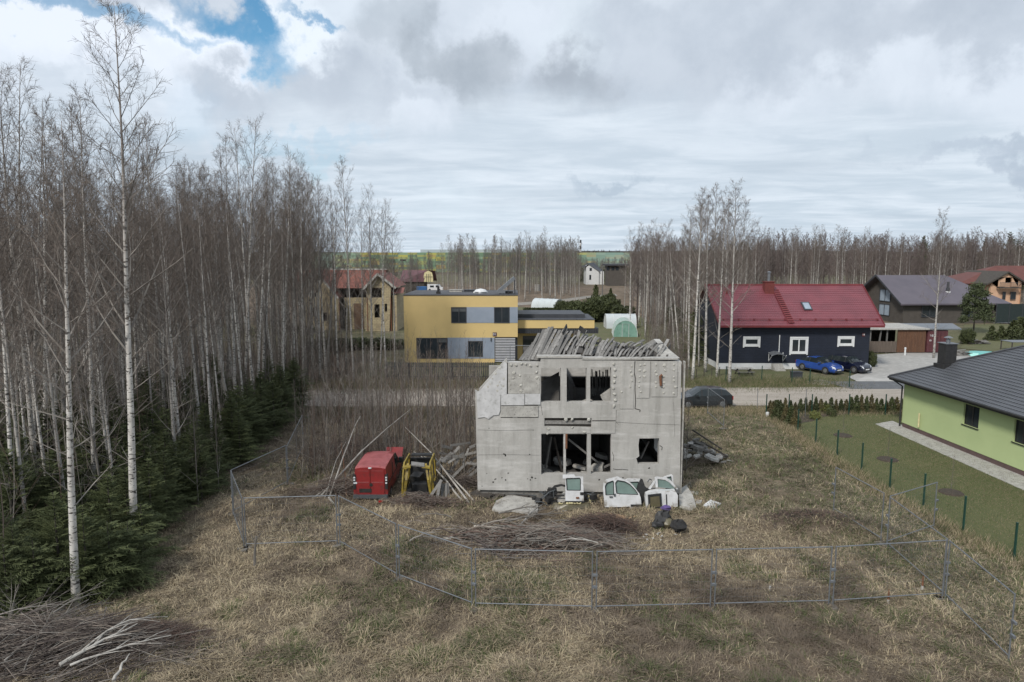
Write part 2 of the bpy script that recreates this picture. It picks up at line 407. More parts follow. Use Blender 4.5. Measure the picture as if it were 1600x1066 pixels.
def GZ(x, y): return float(gz(x, y))
xs = np.unique(np.concatenate([np.arange(-32, 32, .25), np.arange(-80, 100, 3), np.geomspace(100, 5000, 24), -np.geomspace(80, 5000, 24)]))
ys = np.unique(np.concatenate([np.arange(8, 48, .25), np.arange(-40, 300, 4), np.geomspace(300, 5200, 26), -np.geomspace(40, 800, 8)]))
X, Y = np.meshgrid(xs, ys); Z = gz(X, Y); nx, ny = len(xs), len(ys)
idx = np.arange(nx*ny).reshape(ny, nx)
Fq = np.stack([idx[:-1, :-1], idx[:-1, 1:], idx[1:, 1:], idx[1:, :-1]], -1).reshape(-1, 4)
h = nodes_of('ground_soil', 1.0); p = h.pos
sp = h.new('ShaderNodeSeparateXYZ'); h.t.links.new(p, sp.inputs[0]); gx, gy = sp.outputs[0], sp.outputs[1]
a1 = h.nz(p, .35, 6, .65); a2 = h.nz(p, 1.7, 7, .7); a3 = h.nz(p, 7., 6, .7); a4 = h.nz(h.mapping(p, (1, 2.4, 1), (0, 0, .5)), .9, 8, .75)
c = h.mix(h.mr(a4, .35, .65), (.26, .205, .135), (.125, .095, .065))
c = h.mix(h.mr(a1, .45, .62, 0, .7), c, (.115, .088, .062))
c = h.mix(h.mr(a3, .5, .7, 0, .6), c, (.30, .25, .175))
grn = h.math('MULTIPLY', h.mr(a2, .48, .62), h.mr(a1, .62, .38))
strip = h.math('MULTIPLY', h.mr(gx, 8., 14.), h.mr(gy, 22., 30.))
grn = h.math('MULTIPLY', grn, .5); grn = h.math('ADD', grn, h.math('MULTIPLY', strip, h.mr(a2, .44, .60)))
far = h.mr(gy, 48., 56.); grn = h.math('ADD', grn, h.math('MULTIPLY', far, h.mr(a1, .30, .6)))
c = h.mix(h.math('MINIMUM', grn, .85), c, (.075, .080, .032))
forest = h.math('MULTIPLY', h.mr(gx, -13.5, -16.), h.mr(gy, 90., 75.))
c = h.mix(forest, c, h.mix(h.mr(a2, .4, .6), (.06, .046, .034), (.105, .080, .052)))
field = h.math('MULTIPLY', h.mr(gy, 105., 118.), h.mr(gy, 300., 240.))
c = h.mix(h.math('MULTIPLY', field, .85), c, h.mix(h.mr(a1, .4, .6), (.19, .135, .095), (.09, .065, .046)))
# bare soil on the low mound in front of the ruin
c = h.mix(h.mr(sp.outputs[2], .12, .3, 0, .8), c, (.10, .072, .052))
h.color(c); h.bump(h.nz(p, 9, 8, .75), .9, .08)
link('ground', npmesh('ground', np.stack([X, Y, Z], -1).reshape(-1, 3), Fq, ['ground_soil'], smooth=True), kind='structure')
# flat sheets: road, lawn, driveway ...
def sheet(name, pts, z, mat, sub=None):
    mb = MB(); mb.poly(pts, [], lambda a, b, d: (a, b, z+d)); mb.part(name, mat)['kind'] = 'structure'
    return bpy.data.objects[name] if name in bpy.data.objects else None
def jag(a, b, n, amp, seed=1):
    r_ = random.Random(seed); a = Vector((*a, 0)); b = Vector((*b, 0)); nrm_ = (b-a).cross(Vector((0, 0, 1))).normalized()
    return [tuple((a+(b-a)*i/n+nrm_*r_.uniform(-amp, amp)).xy) for i in range(n)]
h = nodes_of('dirt_road', .95); p = h.pos
c = h.mix(h.mr(h.nz(h.mapping(p, (.25, 2.2, 1)), 1.1, 7, .65), .35, .65), (.36, .32, .275), (.25, .22, .185)); c = h.mix(h.mr(h.nz(p, 5, 6, .7), .5, .75, 0, .5), c, (.40, .375, .34))
h.color(c); h.bump(h.nz(p, 8, 5), .3, .03)
ra, rb = G(400, 640), G(1405, 637); rc, rd = G(1500, 610), G(400, 615)
RY0, RY1 = G(1190, 637)[1], G(1190, 609)[1]
sheet('road', jag((-60, RY0-.1), (90, RY0+1.0), 90, .18, 3)+jag((90, RY1+1.4), (-60, RY1-.2), 90, .22, 4), .05, 'dirt_road')
M('asphalt', (.115, .12, .128), (.085, .088, .093), 1.2, .8, .3, c3=(.16, .165, .17), s3=3)
sheet('asphalt_apron', [G(1296, 600), G(1330, 609), G(1440, 609), G(1440, 597), G(1280, 597)], .058, 'asphalt')
M('paving', (.36, .35, .33), (.28, .275, .26), 1.5, .85, .2, c3=(.44, .43, .41), s3=2)
sheet('driveway', [G(1340, 597), G(1440, 597), G(1560, 575), G(1560, 553), G(1420, 551), G(1356, 556), G(1340, 566), G(1352, 580), G(1325, 590)], .054, 'paving')
M('pale_paving', (.43, .42, .40), (.36, .35, .33), 1.5, .85, .2)
sheet('pale_paving_strip', [G(1336, 596.6), G(1440, 596.6), G(1440, 589), G(1405, 590), G(1382, 593), G(1352, 589)], .060, 'pale_paving')
M('gravel_patch', (.27, .25, .22), (.19, .175, .15), 2.5, .95, .5)
sheet('gravel_patch', [G(1262, 601), G(1295, 603), G(1300, 598), G(1285, 594), G(1262, 596)], .055, 'gravel_patch')
h = nodes_of('lawn_grass', .95); p = h.pos
c = h.mix(h.mr(h.nz(p, .35, 5, .6), .35, .68), (.085, .096, .032), (.115, .115, .044)); c = h.mix(h.mr(h.nz(p, 14, 5, .7), .42, .7, 0, .6), c, (.045, .055, .018)); c = h.mix(h.mr(h.nz(p, 2.2, 6, .7), .58, .72, 0, .4), c, (.11, .10, .05))
h.color(c); h.bump(h.nz(p, 30, 5, .7), .8, .05)
LAWN = [G(1208, 652), G(1256, 690), G(1308, 727), G(1346, 748), G(1390, 778), G(1442, 802), G(1500, 840), G(1600, 905), (40, 18), (70, 18), (70, 45.2), G(1205, 646.0)]
sheet('lawn', LAWN, .045, 'lawn_grass')
M('mulch', (.07, .052, .038), (.04, .03, .022), 8, 1, .8, c3=(.12, .1, .08), s3=16)
sheet('planting_bed', [G(1202, 645.5), G(1300, 644.5), G(1330, 647), G(1290, 652), G(1268, 660), G(1240, 664), G(1222, 660)], .052, 'mulch')
h = nodes_of('back_grass', .95); p = h.pos
c = h.mix(h.mr(h.nz(p, .5, 6, .65), .35, .65), (.085, .095, .036), (.12, .11, .055)); c = h.mix(h.mr(h.nz(p, 6, 6, .7), .5, .7, 0, .6), c, (.05, .062, .022)); h.color(c); h.bump(h.nz(p, 14, 5), .7, .05)
sheet('verge', [G(1062, 596), G(1120, 607), G(1262, 606.5), G(1300, 603), G(1290, 590), G(1250, 580), G(1128, 578), G(1080, 580)], .042, 'back_grass')
sheet('back_garden', [G(1500, 545), G(1620, 556), G(1700, 520), G(1560, 506), G(1505, 508), G(1512, 530)], .043, 'back_grass')
sheet('house_garden', [G(805, 560), G(1020, 545), G(1010, 500), G(985, 487), G(805, 480), G(790, 500)], .043, 'back_grass')
sheet('street', [G(1552, 505.5), G(1700, 507), G(1720, 499), G(1556, 498.5)], .05, 'pale_paving')
sheet('far_track', [G(805, 478), G(880, 473), G(925, 465), G(965, 463), G(962, 459.5), G(915, 463), G(870, 469), G(800, 474)], .05, 'gravel_patch')
# far hill ridge behind everything
hx = np.linspace(-1600, 1700, 70); hv = []; hf = []
for i, x_ in enumerate(hx):
    top = 15.5+2.2*math.sin(x_*.004)+1.2*math.sin(x_*.013+1)
    hv += [(x_, 1180, -2), (x_, 1240, top), (x_, 1500, top+3), (x_, 2300, 0)]
for i in range(len(hx)-1):
    for j in range(3): hf.append((i*4+j, (i+1)*4+j, (i+1)*4+j+1, i*4+j+1))
M('far_wood', (.045, .050, .042), (.07, .066, .055), .03, 1, detail=8)
link('hills', npmesh('hills', hv, hf, ['far_wood'], smooth=True), kind='structure')
# ================================================================ the ruined house
RY = G(745, 779)[1]-.15           # plane of its facade
rnd = random.Random(11)
def Fz(x, y): return V(720+x/2.961, 480+y/2.961, RY)
ruin = empty('ruined_house', 'roofless grey concrete house shell with empty window openings and a collapsed board roof', 'ruined house', (*G(900, 779)[:1], RY+4.5, 0))
x0, zb = Fz(78, 845); x1, _ = Fz(1014, 860); ztop = Fz(400, 248)[1]
out = [Fz(78, 846), Fz(1014, 862), Fz(1020, 252), Fz(700, 246), Fz(697, 233), Fz(372, 233), Fz(368, 255), Fz(216, 255), Fz(212, 238), Fz(85, 380), Fz(80, 396), Fz(66, 388)]
H_ = [(371, 462, 281, 440), (490, 582, 281, 440), (599, 696, 279, 440), (372, 476, 587, 775), (486, 585, 587, 773), (602, 696, 587, 772)]
holes = [[Fz(a, d), Fz(b, d), Fz(b, c_), Fz(a, c_)] for a, b, c_, d in H_]
holes.append([Fz(820, 727), Fz(812, 700), Fz(826, 690), Fz(822, 640), Fz(826, 608), Fz(918, 607), Fz(917, 727)][::1])
holes.append([Fz(387, 552), Fz(604, 557), Fz(605, 513), Fz(387, 513)])
mb = MB(); mb.wall(out, holes, RY, .32); mb.part('front_wall', 'ruin_concrete', ruin)
DEP = 9.0; YB = RY+DEP
Xl, Xr = x0, x1-.02; ZT = ztop
mb = MB(); mb.poly([(RY+.33, .3), (YB, .3), (YB, 1.9), (RY+4.5, 2.9), (RY+2.5, 3.3), (RY+.33, 3.95)], [], lambda a, b, d: (Xl+.02+d, a, b), .3); mb.part('left_wall', 'ruin_concrete', ruin)
mb = MB(); mb.poly([(RY+.33, .0), (YB, .0), (YB, ZT-.6), (RY+5.2, ZT+.35), (RY+.33, ZT-.12)], [[(RY+3, 1.2), (RY+4.4, 1.2), (RY+4.4, 2.5), (RY+3, 2.5)]], lambda a, b, d: (Xr-.3+d, a, b), .3); mb.part('right_wall', 'ruin_concrete', ruin)
bh = []
for k in range(4):
    for zz in ((1.0, 1.8),):
        a = Xl+1.0+k*2.15; bh.append([(a, zz[0]), (a+1.1, zz[0]), (a+1.1, zz[1]), (a, zz[1])])
mb = MB(); mb.wall([(Xl, .2), (Xr, .2), (Xr, ZT-1.7), (Xl+5, ZT-1.6), (Xl+2.6, ZT-1.6), (Xl+2.5, 2.4), (Xl, 2.0)], bh, YB, .25); mb.part('back_wall', 'ruin_concrete', ruin)
zs = Fz(0, 490)[1]
mb = MB(); mb.box(Xl+.33, Xr-.33, RY+.34, YB-.02, zs-.12, zs+.12); mb.box(Xl+.33, Xr-.33, RY+.34, YB-.02, .55, .78); mb.part('floor_slab', 'shaded_interior', ruin)
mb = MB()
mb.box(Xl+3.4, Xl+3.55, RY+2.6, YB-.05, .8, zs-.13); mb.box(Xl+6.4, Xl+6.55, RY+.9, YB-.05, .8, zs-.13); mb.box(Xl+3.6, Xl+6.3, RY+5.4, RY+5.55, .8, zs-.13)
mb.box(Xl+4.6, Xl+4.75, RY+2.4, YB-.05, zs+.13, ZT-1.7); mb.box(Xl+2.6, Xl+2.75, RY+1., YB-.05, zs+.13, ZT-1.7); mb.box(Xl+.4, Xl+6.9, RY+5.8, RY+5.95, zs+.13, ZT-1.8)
mb.part('inner_wall', 'shaded_interior', ruin)
mb = MB(); mb.box(Xl+2.2, Xr-.35, RY+.52, RY+6.5, ZT-.34, ZT-.22); mb.part('shade_deck', 'dark_wood', ruin)  # unseen deck added under the roof boards to darken the upper rooms
# plinth set back below the cladding
mb = MB(); mb.box(Xl+.12, Xr-.1, RY+.12, RY+.30, -.15, zb-.004); mb.part('plinth', 'concrete_dark', ruin)
# lintel recess back and the joints
mb = MB(); a = Fz(387, 557); b = Fz(605, 513); mb.box(a[0]-.05, b[0]+.05, RY+.14, RY+.20, a[1]-.05, b[1]+.05); mb.part('lintel', 'dark_wood', ruin)
mb = MB(); a = Fz(387, 543); b = Fz(605, 527); mb.box(a[0], b[0], RY+.05, RY+.13, a[1], b[1]); mb.part('lintel', 'grey_wood', ruin)
# top beam
mb = MB(); a = Fz(352, 246); b = Fz(560, 237); mb.box(a[0], b[0], RY-.05, RY+.5, b[1]+.02, b[1]+.10); a = Fz(560, 250); b = Fz(1004, 246); mb.box(a[0]+.01, b[0], RY-.04, RY+.45, b[1]+.03, b[1]+.10); mb.part('wall_plate', 'concrete_light', ruin)
# raised cladding panels over the concrete: (x0,x1,y0,y1) in the facade's own grid
def slabs(lst, t, name, mat):
    mb = MB()
    for a, b, c_, d in lst:
        p, q = Fz(a, d), Fz(b, c_); mb.box(p[0], q[0], RY-t, RY-.002, p[1], q[1])
    return mb.part(name, mat, ruin)
mb = MB(); mb.wall([Fz(78, 512), Fz(110, 508), Fz(128, 517), Fz(150, 500), Fz(175, 498), Fz(182, 478), Fz(184, 404), Fz(212, 400), Fz(214, 262), Fz(204, 252), Fz(90, 384), Fz(72, 396)], [], RY-.05, .047); mb.part('insulation_board', 'pale_insulation', ruin)
slabs([(186, 294, 402, 453), (297, 368, 401, 450)], .06, 'insulation_board', 'pale_insulation')
slabs([(186, 358, 457, 508)], .04, 'insulation_board', 'concrete_light')
slabs([(220, 366, 309, 400)], .03, 'insulation_board', 'concrete_light')
slabs([(736, 803, 250, 470), (812, 876, 250, 420), (881, 1003, 250, 414), (608, 716, 532, 582)], .03, 'cladding_panel', 'ruin_concrete')
slabs([(376, 600, 560, 584)], .02, 'cladding_panel', 'ruin_concrete')
slabs([(214, 218, 256, 402), (876, 880, 250, 420), (186, 358, 453, 456), (1002, 1006, 300, 412), (608, 716, 524, 528), (184, 240, 509, 512), (262, 358, 508, 512), (215, 366, 398, 400.5)], .006, 'joint', 'dark_gap')
def crack(pts, w_=.022):
    mb = MB(); P_ = [Fz(*q) for q in pts]
    for p, q in zip(P_[:-1], P_[1:]): mb.beam((p[0], RY-.004, p[1]), (q[0], RY-.004, q[1]), .012, w_)
    mb.part('crack', 'dark_gap', ruin)
crack([(806, 250), (803, 300), (808, 330), (806, 380), (809, 440), (806, 470)], .03); crack([(806, 470), (830, 476), (828, 486)], .03)
crack([(704, 748), (720, 752), (748, 750), (775, 754)]); crack([(720, 476), (718, 530), (730, 545)], .006); crack([(700, 670), (708, 690), (706, 712)], .02)
crack([(78, 568), (200, 571), (340, 568)], .005); crack([(80, 684), (200, 683), (370, 685)], .004); crack([(716, 532), (850, 540), (1016, 545)], .005); crack([(920, 640), (932, 648), (930, 662)], .03)
crack([(985, 440), (990, 600)], .003); crack([(372, 455), (378, 500)], .012)
# adhesive dabs, each its own shape
def dab(x, y, r):
    mb = MB()
    cx, cz = Fz(x, y); n = 9; ring = []
    for k in range(n):
        t_ = 2*math.pi*k/n; q = r*rnd.uniform(.55, 1.3); ring.append((cx+math.cos(t_)*q, RY-.032, cz+math.sin(t_)*q*1.05))
    inner = [((p[0]-cx)*.55+cx+rnd.uniform(-.01, .01), RY-.052-rnd.uniform(0, .012), (p[2]-cz)*.55+cz) for p in ring]
    mb.add(ring+inner+[(cx, RY-.058, cz)], [(i, n+i, n+(i+1) % n, (i+1) % n) for i in range(n)]+[(n+i, 2*n, n+(i+1) % n) for i in range(n)]); mb.part('adhesive_dab', 'adhesive', ruin)
for x in (232, 254, 281, 300, 321, 353): dab(x, 268+rnd.uniform(-8, 8), .062)
for x, y in [(246, 303), (244, 327), (274, 318), (350, 300), (352, 326), (280, 388), (277, 362), (163, 307), (146, 330), (134, 355), (126, 368), (171, 362), (170, 386), (196, 364), (181, 282), (200, 330), (180, 345), (405, 563), (484, 519), (514, 519), (592, 519), (516, 556), (572, 577), (402, 584), (745, 392)]: dab(x, y, rnd.uniform(.055, .085))
for k in range(8): dab(709+rnd.uniform(-5, 5), 262+k*28, .075)
for x, n_, y0 in ((788, 5, 268), (826, 6, 270), (852, 3, 268), (902, 5, 268), (942, 6, 272), (990, 6, 270)):
    for k in range(n_): dab(x+rnd.uniform(-6, 6), y0+k*25+rnd.uniform(-5, 5), rnd.uniform(.055, .08))
mb = MB(); mb.tube([(*Fz(930, 312)[:1], RY-.1, Fz(930, 312)[1]), (Fz(921, 318)[0], RY-.1, Fz(921, 318)[1]), (Fz(924, 362)[0], RY-.1, Fz(924, 362)[1])], .06, 6); mb.part('rusty_bracket', 'rust', ruin)
mb = MB(); p = Fz(484, 586); q = Fz(492, 655); mb.box(p[0], q[0], RY-.03, RY-.003, q[1], p[1]); mb.part('rusty_bracket', 'rust', ruin)
# pits and scars near the foot of the wall
mb = MB()
for x, y in [(205, 682), (318, 682), (207, 687), (199, 679), (310, 795), (330, 788), (322, 800), (345, 792), (220, 768), (190, 790), (160, 796), (207, 800), (120, 770), (150, 810), (98, 828), (872, 745), (130, 560), (335, 570), (640, 800), (750, 790)]:
    a, b = Fz(x, y); r_ = rnd.uniform(.015, .055); n = 7
    mb.add([(a+math.cos(6.283*k/n)*r_*rnd.uniform(.6, 1.5), RY-.003, b+math.sin(6.283*k/n)*r_*rnd.uniform(.5, 1.1)) for k in range(n)], [tuple(range(n))])
mb.part('scar', 'dark_gap', ruin)
# right and left edge fillets: broken cladding lip
mb = MB(); a, b = Fz(1020, 250), Fz(1014, 860); mb.box(b[0]+.01, b[0]+.06, RY-.03, RY+.25, b[1], a[1]-.02); mb.part('corner_trim', 'concrete_light', ruin)
# stub of wall seen behind the sloping corner, and the pale gable at the right
p = V(764, 572, RY+3); q = V(783, 600, RY+3); mb = MB(); mb.box(p[0], q[0]+.6, RY+3, RY+3.2, 3.2, p[1]); mb.part('inner_wall', 'concrete_light', ruin)
a = V(1036, 548, RY+2.2); b = V(1062, 562, RY+.6); c_ = V(1030, 562, RY+.6)
mb = MB(); mb.add([(a[0]-.1, RY+2.6, ZT+.55), (Xr-.05, RY+.5, ZT+.04), (Xr-1.1, RY+.5, ZT+.04), (a[0]-.1, RY+2.8, ZT+.55), (Xr-.05, RY+.7, ZT+.04), (Xr-1.1, RY+.7, ZT+.04)], [(0, 2, 1), (3, 4, 5), (0, 1, 4, 3), (1, 2, 5, 4), (0, 3, 5, 2)]); mb.part('gable_piece', 'concrete_light', ruin)
# collapsed roof: rafters and purlins carrying loose boards
prof = [(60, 425), (120, 330), (200, 230), (290, 110), (350, 112), (480, 125), (610, 128), (700, 165), (780, 180), (900, 212), (1050, 235), (1210, 248), (1400, 235)]
def ptop(x):
    for (a, ya), (b, yb) in zip(prof[:-1], prof[1:]):
        if a <= x <= b: return ya+(yb-ya)*(x-a)/(b-a)
    return 245
def RP(x, y, dY): a, b = V(800+x/5.714, 490+y/5.714, RY+dY); return Vector((a, RY+dY, b))
roof = None
mb = MB()
for x in range(130, 1420, 62):
    xx = x+rnd.uniform(-12, 12); mb.beam(RP(xx, 405, .4), RP(xx+35+rnd.uniform(-20, 30), ptop(min(xx+60, 1390))+35, 3.2), .09, .12)
for f in (.25, .55, .85):
    pts = [RP(x, 400*(1-f)+f*(ptop(x)+40)+6, .4+2.6*f)+Vector((0, 0, -.07)) for x in range(120, 1400, 160)]
    for p, q in zip(pts[:-1], pts[1:]): mb.beam(p, q, .09, .1)
roof = mb.part('collapsed_roof', 'dark_wood', ruin)
ro = Vector(ruin.location)
def plank(p, q, w_, t_=.028, parent=roof, mat='grey_wood', up=(0, -.5, 1), bend=.0):
    p = Vector(p); q = Vector(q); m = MB(); m.local = True
    c = (p+q)/2; k = 4; prev = None; d = (q-p)
    r = d.cross(Vector(up)).normalized(); u = r.cross(d).normalized(); vs = []; fs = []
    for i in range(k+1):
        t = i/k; cc = p+d*t-c+u*bend*math.sin(math.pi*t)
        vs += [cc-r*w_/2-u*t_/2, cc+r*w_/2-u*t_/2, cc+r*w_/2+u*t_/2, cc-r*w_/2+u*t_/2]
    for i in range(k):
        for j in range(4): fs.append((i*4+j, i*4+(j+1) % 4, i*4+4+(j+1) % 4, i*4+4+j))
    fs += [(3, 2, 1, 0), (k*4, k*4+1, k*4+2, k*4+3)]
    m.add(vs, fs); m.mats = [mat]; m.m = [0]*len(fs)
    o = link('board', m.mesh('board'), parent); o.location = c-(ro if parent else Vector((0, 0, 0))); return o
nb = 0
for x in np.arange(70, 400, 15.5):       # long boards fanned out at the left
    x = float(x)+rnd.uniform(-4, 4); f = (x-70)/330
    plank(RP(x, 425-25*f+rnd.uniform(-10, 4), .25), RP(x+130+rnd.uniform(-25, 25)*1, max(ptop(min(x+125, 1390)), 112)+rnd.uniform(0, 60)*(.3+f), 2.2), .12, bend=rnd.uniform(-.02, .06)); nb += 1
for x in np.arange(385, 1290, 19):
    x = float(x)+rnd.uniform(-12, 12); tp = ptop(x+70)+rnd.choice([0, 0, 10, 30])
    st_ = 400-rnd.choice([0, 5, 30, 70, 110]); ln = rnd.uniform(.45, 1.0)
    y1 = st_-(st_-tp)*ln
    lf = rnd.uniform(0, .22); plank(RP(x-rnd.uniform(0, 20), st_, .3+(400-st_)*.008-lf), RP(x+85*ln+rnd.uniform(-34, 34), y1, .3+(400-y1)*.0105-lf*.5), rnd.choice([.11, .09, .08]), bend=rnd.uniform(.0, .16)); nb += 1
for a, b in [((470, 215), (770, 270)), ((500, 225), (640, 300)), ((1290, 415), (1395, 230)), ((830, 310), (1090, 330)), ((600, 130), (660, 165)), ((560, 330), (605, 140)), ((400, 370), (560, 290)), ((700, 380), (820, 240)), ((980, 270), (1130, 390)), ((880, 240), (1010, 300)), ((350, 300), (520, 180)), ((1150, 300), (1290, 260)), ((640, 250), (700, 390)), ((1060, 300), (1180, 235))]:
    plank(RP(*a, .6+(400-a[1])*.008), RP(*b, .7+(400-b[1])*.009), .14); nb += 1
mb = MB(); mb.beam(RP(455, 190, 1.7), RP(490, 118, 2.3), .05, .3); mb.beam(RP(600, 125, 2.2), RP(655, 165, 2.0), .05, .22); mb.part('felt_strip', 'black_plastic', ruin)
# rubble inside the rooms
def chunk(c, s, seed, mat='concrete_light', name='rubble_block', flat=.5, parent=None, label=None, cat='rubble', group=None):
    r_ = random.Random(seed); m = MB(); pts = []
    n = 6; 
    lo = [(math.cos(6.283*k/n+r_.uniform(-.3, .3))*s*r_.uniform(.7, 1.1), math.sin(6.283*k/n+r_.uniform(-.3, .3))*s*r_.uniform(.6, 1.0)) for k in range(n)]
    tx, ty = r_.uniform(-.3, .3), r_.uniform(-.3, .3); hh = s*flat
    vs = [(c[0]+a, c[1]+b, c[2]+a*tx+b*ty) for a, b in lo]+[(c[0]+a*.9, c[1]+b*.9, c[2]+hh+a*tx+b*ty) for a, b in lo]
    m.add(vs, [tuple(range(n))[::-1], tuple(range(n, 2*n))]+[(k, (k+1) % n, n+(k+1) % n, n+k) for k in range(n)])
    if parent: return m.part(name, mat, parent)
    return m.solo(name, mat, label, cat, group)
for i in range(16):
    chunk((Xl+rnd.uniform(2.6, 6.6), RY+rnd.uniform(.7, 3.0), .8+rnd.uniform(0, .35)), rnd.uniform(.18, .55), 100+i, flat=rnd.uniform(.2, .5), label='broken concrete lump lying inside the ground floor of the roofless ruin', group='rubble inside the ruin')
for i in range(5):
    chunk((Xl+rnd.uniform(2.8, 6.2), RY+rnd.uniform(.6, 2.0), zs+.13), rnd.uniform(.2, .45), 200+i, label='broken concrete lump on the upper floor behind the empty windows', group='rubble on the upper floor of the ruin')
zc_ = lambda x, y, dY: (lambda t_: (t_[0], RY+dY, t_[1]))(V(720+x/2.961, 480+y/2.961, RY+dY))
def beamthing(a, b, w_, t_, mat, label, name='fallen_beam', cat='beam', group=None):
    m = MB(); m.beam(a, b, w_, t_); return m.solo(name, mat, label, cat, group)
beamthing(zc_(496, 610, .7), zc_(690, 762, 1.2), .09, .09, 'grey_wood', 'long pale beam leaning diagonally across the lower middle and right windows of the ruin')
beamthing(zc_(615, 765, .8), zc_(690, 728, 1.0), .09, .07, 'grey_wood', 'short pale beam rising to the right in the lower right window of the ruin')
beamthing(zc_(392, 745, .8), zc_(418, 600, 1.0), .08, .07, 'grey_wood', 'upright grey post inside the lower left window of the ruin')
beamthing(zc_(470, 770, 1.4), zc_(430, 600, 1.2), .1, .08, 'dark_wood', 'dark timber leaning to the left behind the lower left window of the ruin')
beamthing(zc_(832, 700, .6), zc_(870, 620, .8), .07, .06, 'grey_wood', 'grey lath leaning inside the small right window of the ruin')
mb = MB(); a, b, c_, d = zc_(372, 436, .7), zc_(455, 436, .7), zc_(455, 300, 2.2), zc_(372, 345, 2.2); mb.add([a, b, c_, d], [(0, 1, 2, 3)]); mb.add([(p[0], p[1]+.06, p[2]) for p in (a, b, c_, d)], [(3, 2, 1, 0)]); mb.solo('fallen_sheet', 'shaded_interior', 'grey board panel tipped over inside the upper left window of the ruin', 'board panel')
mb = MB(); a, b, c_ = zc_(645, 408, .6), zc_(696, 372, .7), zc_(696, 440, .6); d = zc_(660, 440, .6); mb.add([a, d, c_, b]+[(p[0], p[1]+.05, p[2]) for p in (a, d, c_, b)], [(0, 1, 2, 3), (7, 6, 5, 4), (0, 4, 5, 1), (0, 3, 7, 4)]); mb.solo('fallen_sheet', 'concrete_light', 'pale board corner leaning in the upper right window of the ruin', 'board panel')
for i in range(7):
    beamthing(zc_(612+i*12, 438, 3.2+i*.2), zc_(608+i*12+rnd.uniform(-4, 4), 283+rnd.uniform(0, 20), 3.3), .06, .05, 'grey_wood', 'thin wall stud standing inside the upper right window of the ruin', 'wall_stud', 'stud', 'studs inside the upper right window')

# ================================================================ generic house bits
def window_part(parent, x0, x1, z0, z1, Y, frame='white_paint', glassm='window_glass', mull=1, fr=.07, trim=0, d=.05):
    """window in a wall facing -Y; one frame mesh (surround+mullions), pane under it"""
    m = MB(); yf = Y-d
    for a, b, c_, e in ((x0, x1, z1-fr, z1), (x0, x1, z0, z0+fr), (x0, x0+fr, z0+fr, z1-fr), (x1-fr, x1, z0+fr, z1-fr)): m.box(a, b, yf, Y+.02, c_, e)
    for k in range(1, mull+1):
        xm = x0+(x1-x0)*k/(mull+1); m.box(xm-fr*.45, xm+fr*.45, yf+.004, Y+.02, z0+fr, z1-fr)
    if trim:
        m.box(x0-trim, x1+trim, Y-d-.03, Y+.01, z1, z1+trim*1.2); m.box(x0-trim, x0-.001, Y-d-.015, Y+.01, z0-trim*1.6, z1-.001); m.box(x1+.001, x1+trim, Y-d-.015, Y+.01, z0-trim*1.6, z1-.001); m.box(x0, x1, Y-d-.02, Y+.01, z0-trim, z0-.001)
    w_ = m.part('window', frame, parent)
    m = MB(); m.box(x0+fr, x1-fr, Y-.012, Y-.006, z0+fr, z1-fr); m.part('pane', glassm, w_); return w_
# ---------------------------------------------------------------- yellow flat-roofed house
YY = G(640, 567)[1]; 
def yv(u, v, Y=None): return V(u, v, Y or YY)
M('yellow_render', (.60, .45, .20), (.56, .42, .19), .6, .9, .1); M('grey_render', (.26, .30, .365), (.22, .26, .32), .8, .9, .1); M('roof_felt', (.06, .062, .068), (.09, .092, .098), 1.5, .9, .2)
M('anthracite', (.035, .038, .045), (.05, .053, .06), 2, .6); M('slat_white', (.52, .53, .56), (.45, .46, .5), 2, .6)
yh = empty('yellow_house', 'yellow flat roofed house with grey panels and dark windows', 'house', (*yv(700, 567)[:1], YY, 0))
xL, zt = yv(630.4, 461.9); xR = yv(809, 461)[0]; xR2 = yv(772.8, 560)[0]; zmid = yv(800, 526.8)[1]; 
mb = MB(); mb.box(xL, xR, YY, YY+9, zmid, zt); mb.box(xL+.002, xR2, YY+.002, YY+8.9, 0, zmid-.002); mb.part('wall', 'yellow_render', yh)
mb = MB(); mb.box(xL-.06, xR+.06, YY-.06, YY+9.06, zt+.002, zt+.10)
rf = mb.part('roof', 'roof_felt', yh)
mb = MB()
def ybox(u0, u1, v0, v1, d0=.03):
    a, b = yv(u0, v1), yv(u1, v0); mb.box(a[0], b[0], YY-d0, YY-.003, a[1], b[1])
ybox(729, 772, 480, 504.6); mb.part('grey_panel', 'grey_render', yh); mb = MB(); ybox(796.4, 809, 480, 504.6); mb.part('grey_panel', 'grey_render', yh); mb = MB(); ybox(699.5, 731, 527.7, 560.4); ybox(754.8, 772.6, 527.7, 560.4); ybox(731.0, 754.9, 527.7, 532.8); ybox(731.0, 754.9, 558.2, 560.4); mb.part('grey_panel', 'grey_render', yh)
for u0, u1, v0, v1, n_ in ((705, 729, 480, 505, 1), (772, 796.4, 480, 505, 1), (651, 699.4, 528, 560.4, 2), (731.3, 754.5, 533, 558, 0)):
    a, b = yv(u0, v1), yv(u1, v0); window_part(yh, a[0], b[0], a[1], b[1], YY, 'anthracite', mull=n_, fr=.09, d=.045)
for u0, u1 in ((706.5, 716.5), (718, 728), (685, 698)):   # blinds
    v0 = 482 if u0 > 700 else 530; a, b = yv(u0, v0+5), yv(u1, v0); mb = MB(); mb.box(a[0], b[0], YY-.03, YY-.02, a[1], b[1]); mb.part('blind', 'grey_plastic', yh)
mb = MB(); a = yv(773.2, 566); b = yv(805, 528)
nsl = 15
for k in range(nsl):
    z = a[1]+(b[1]-a[1])*(k+.5)/nsl; mb.box(a[0], b[0], YY+.10, YY+.14, z-.045, z+.045)
mb.part('louvre_screen', 'slat_white', yh)
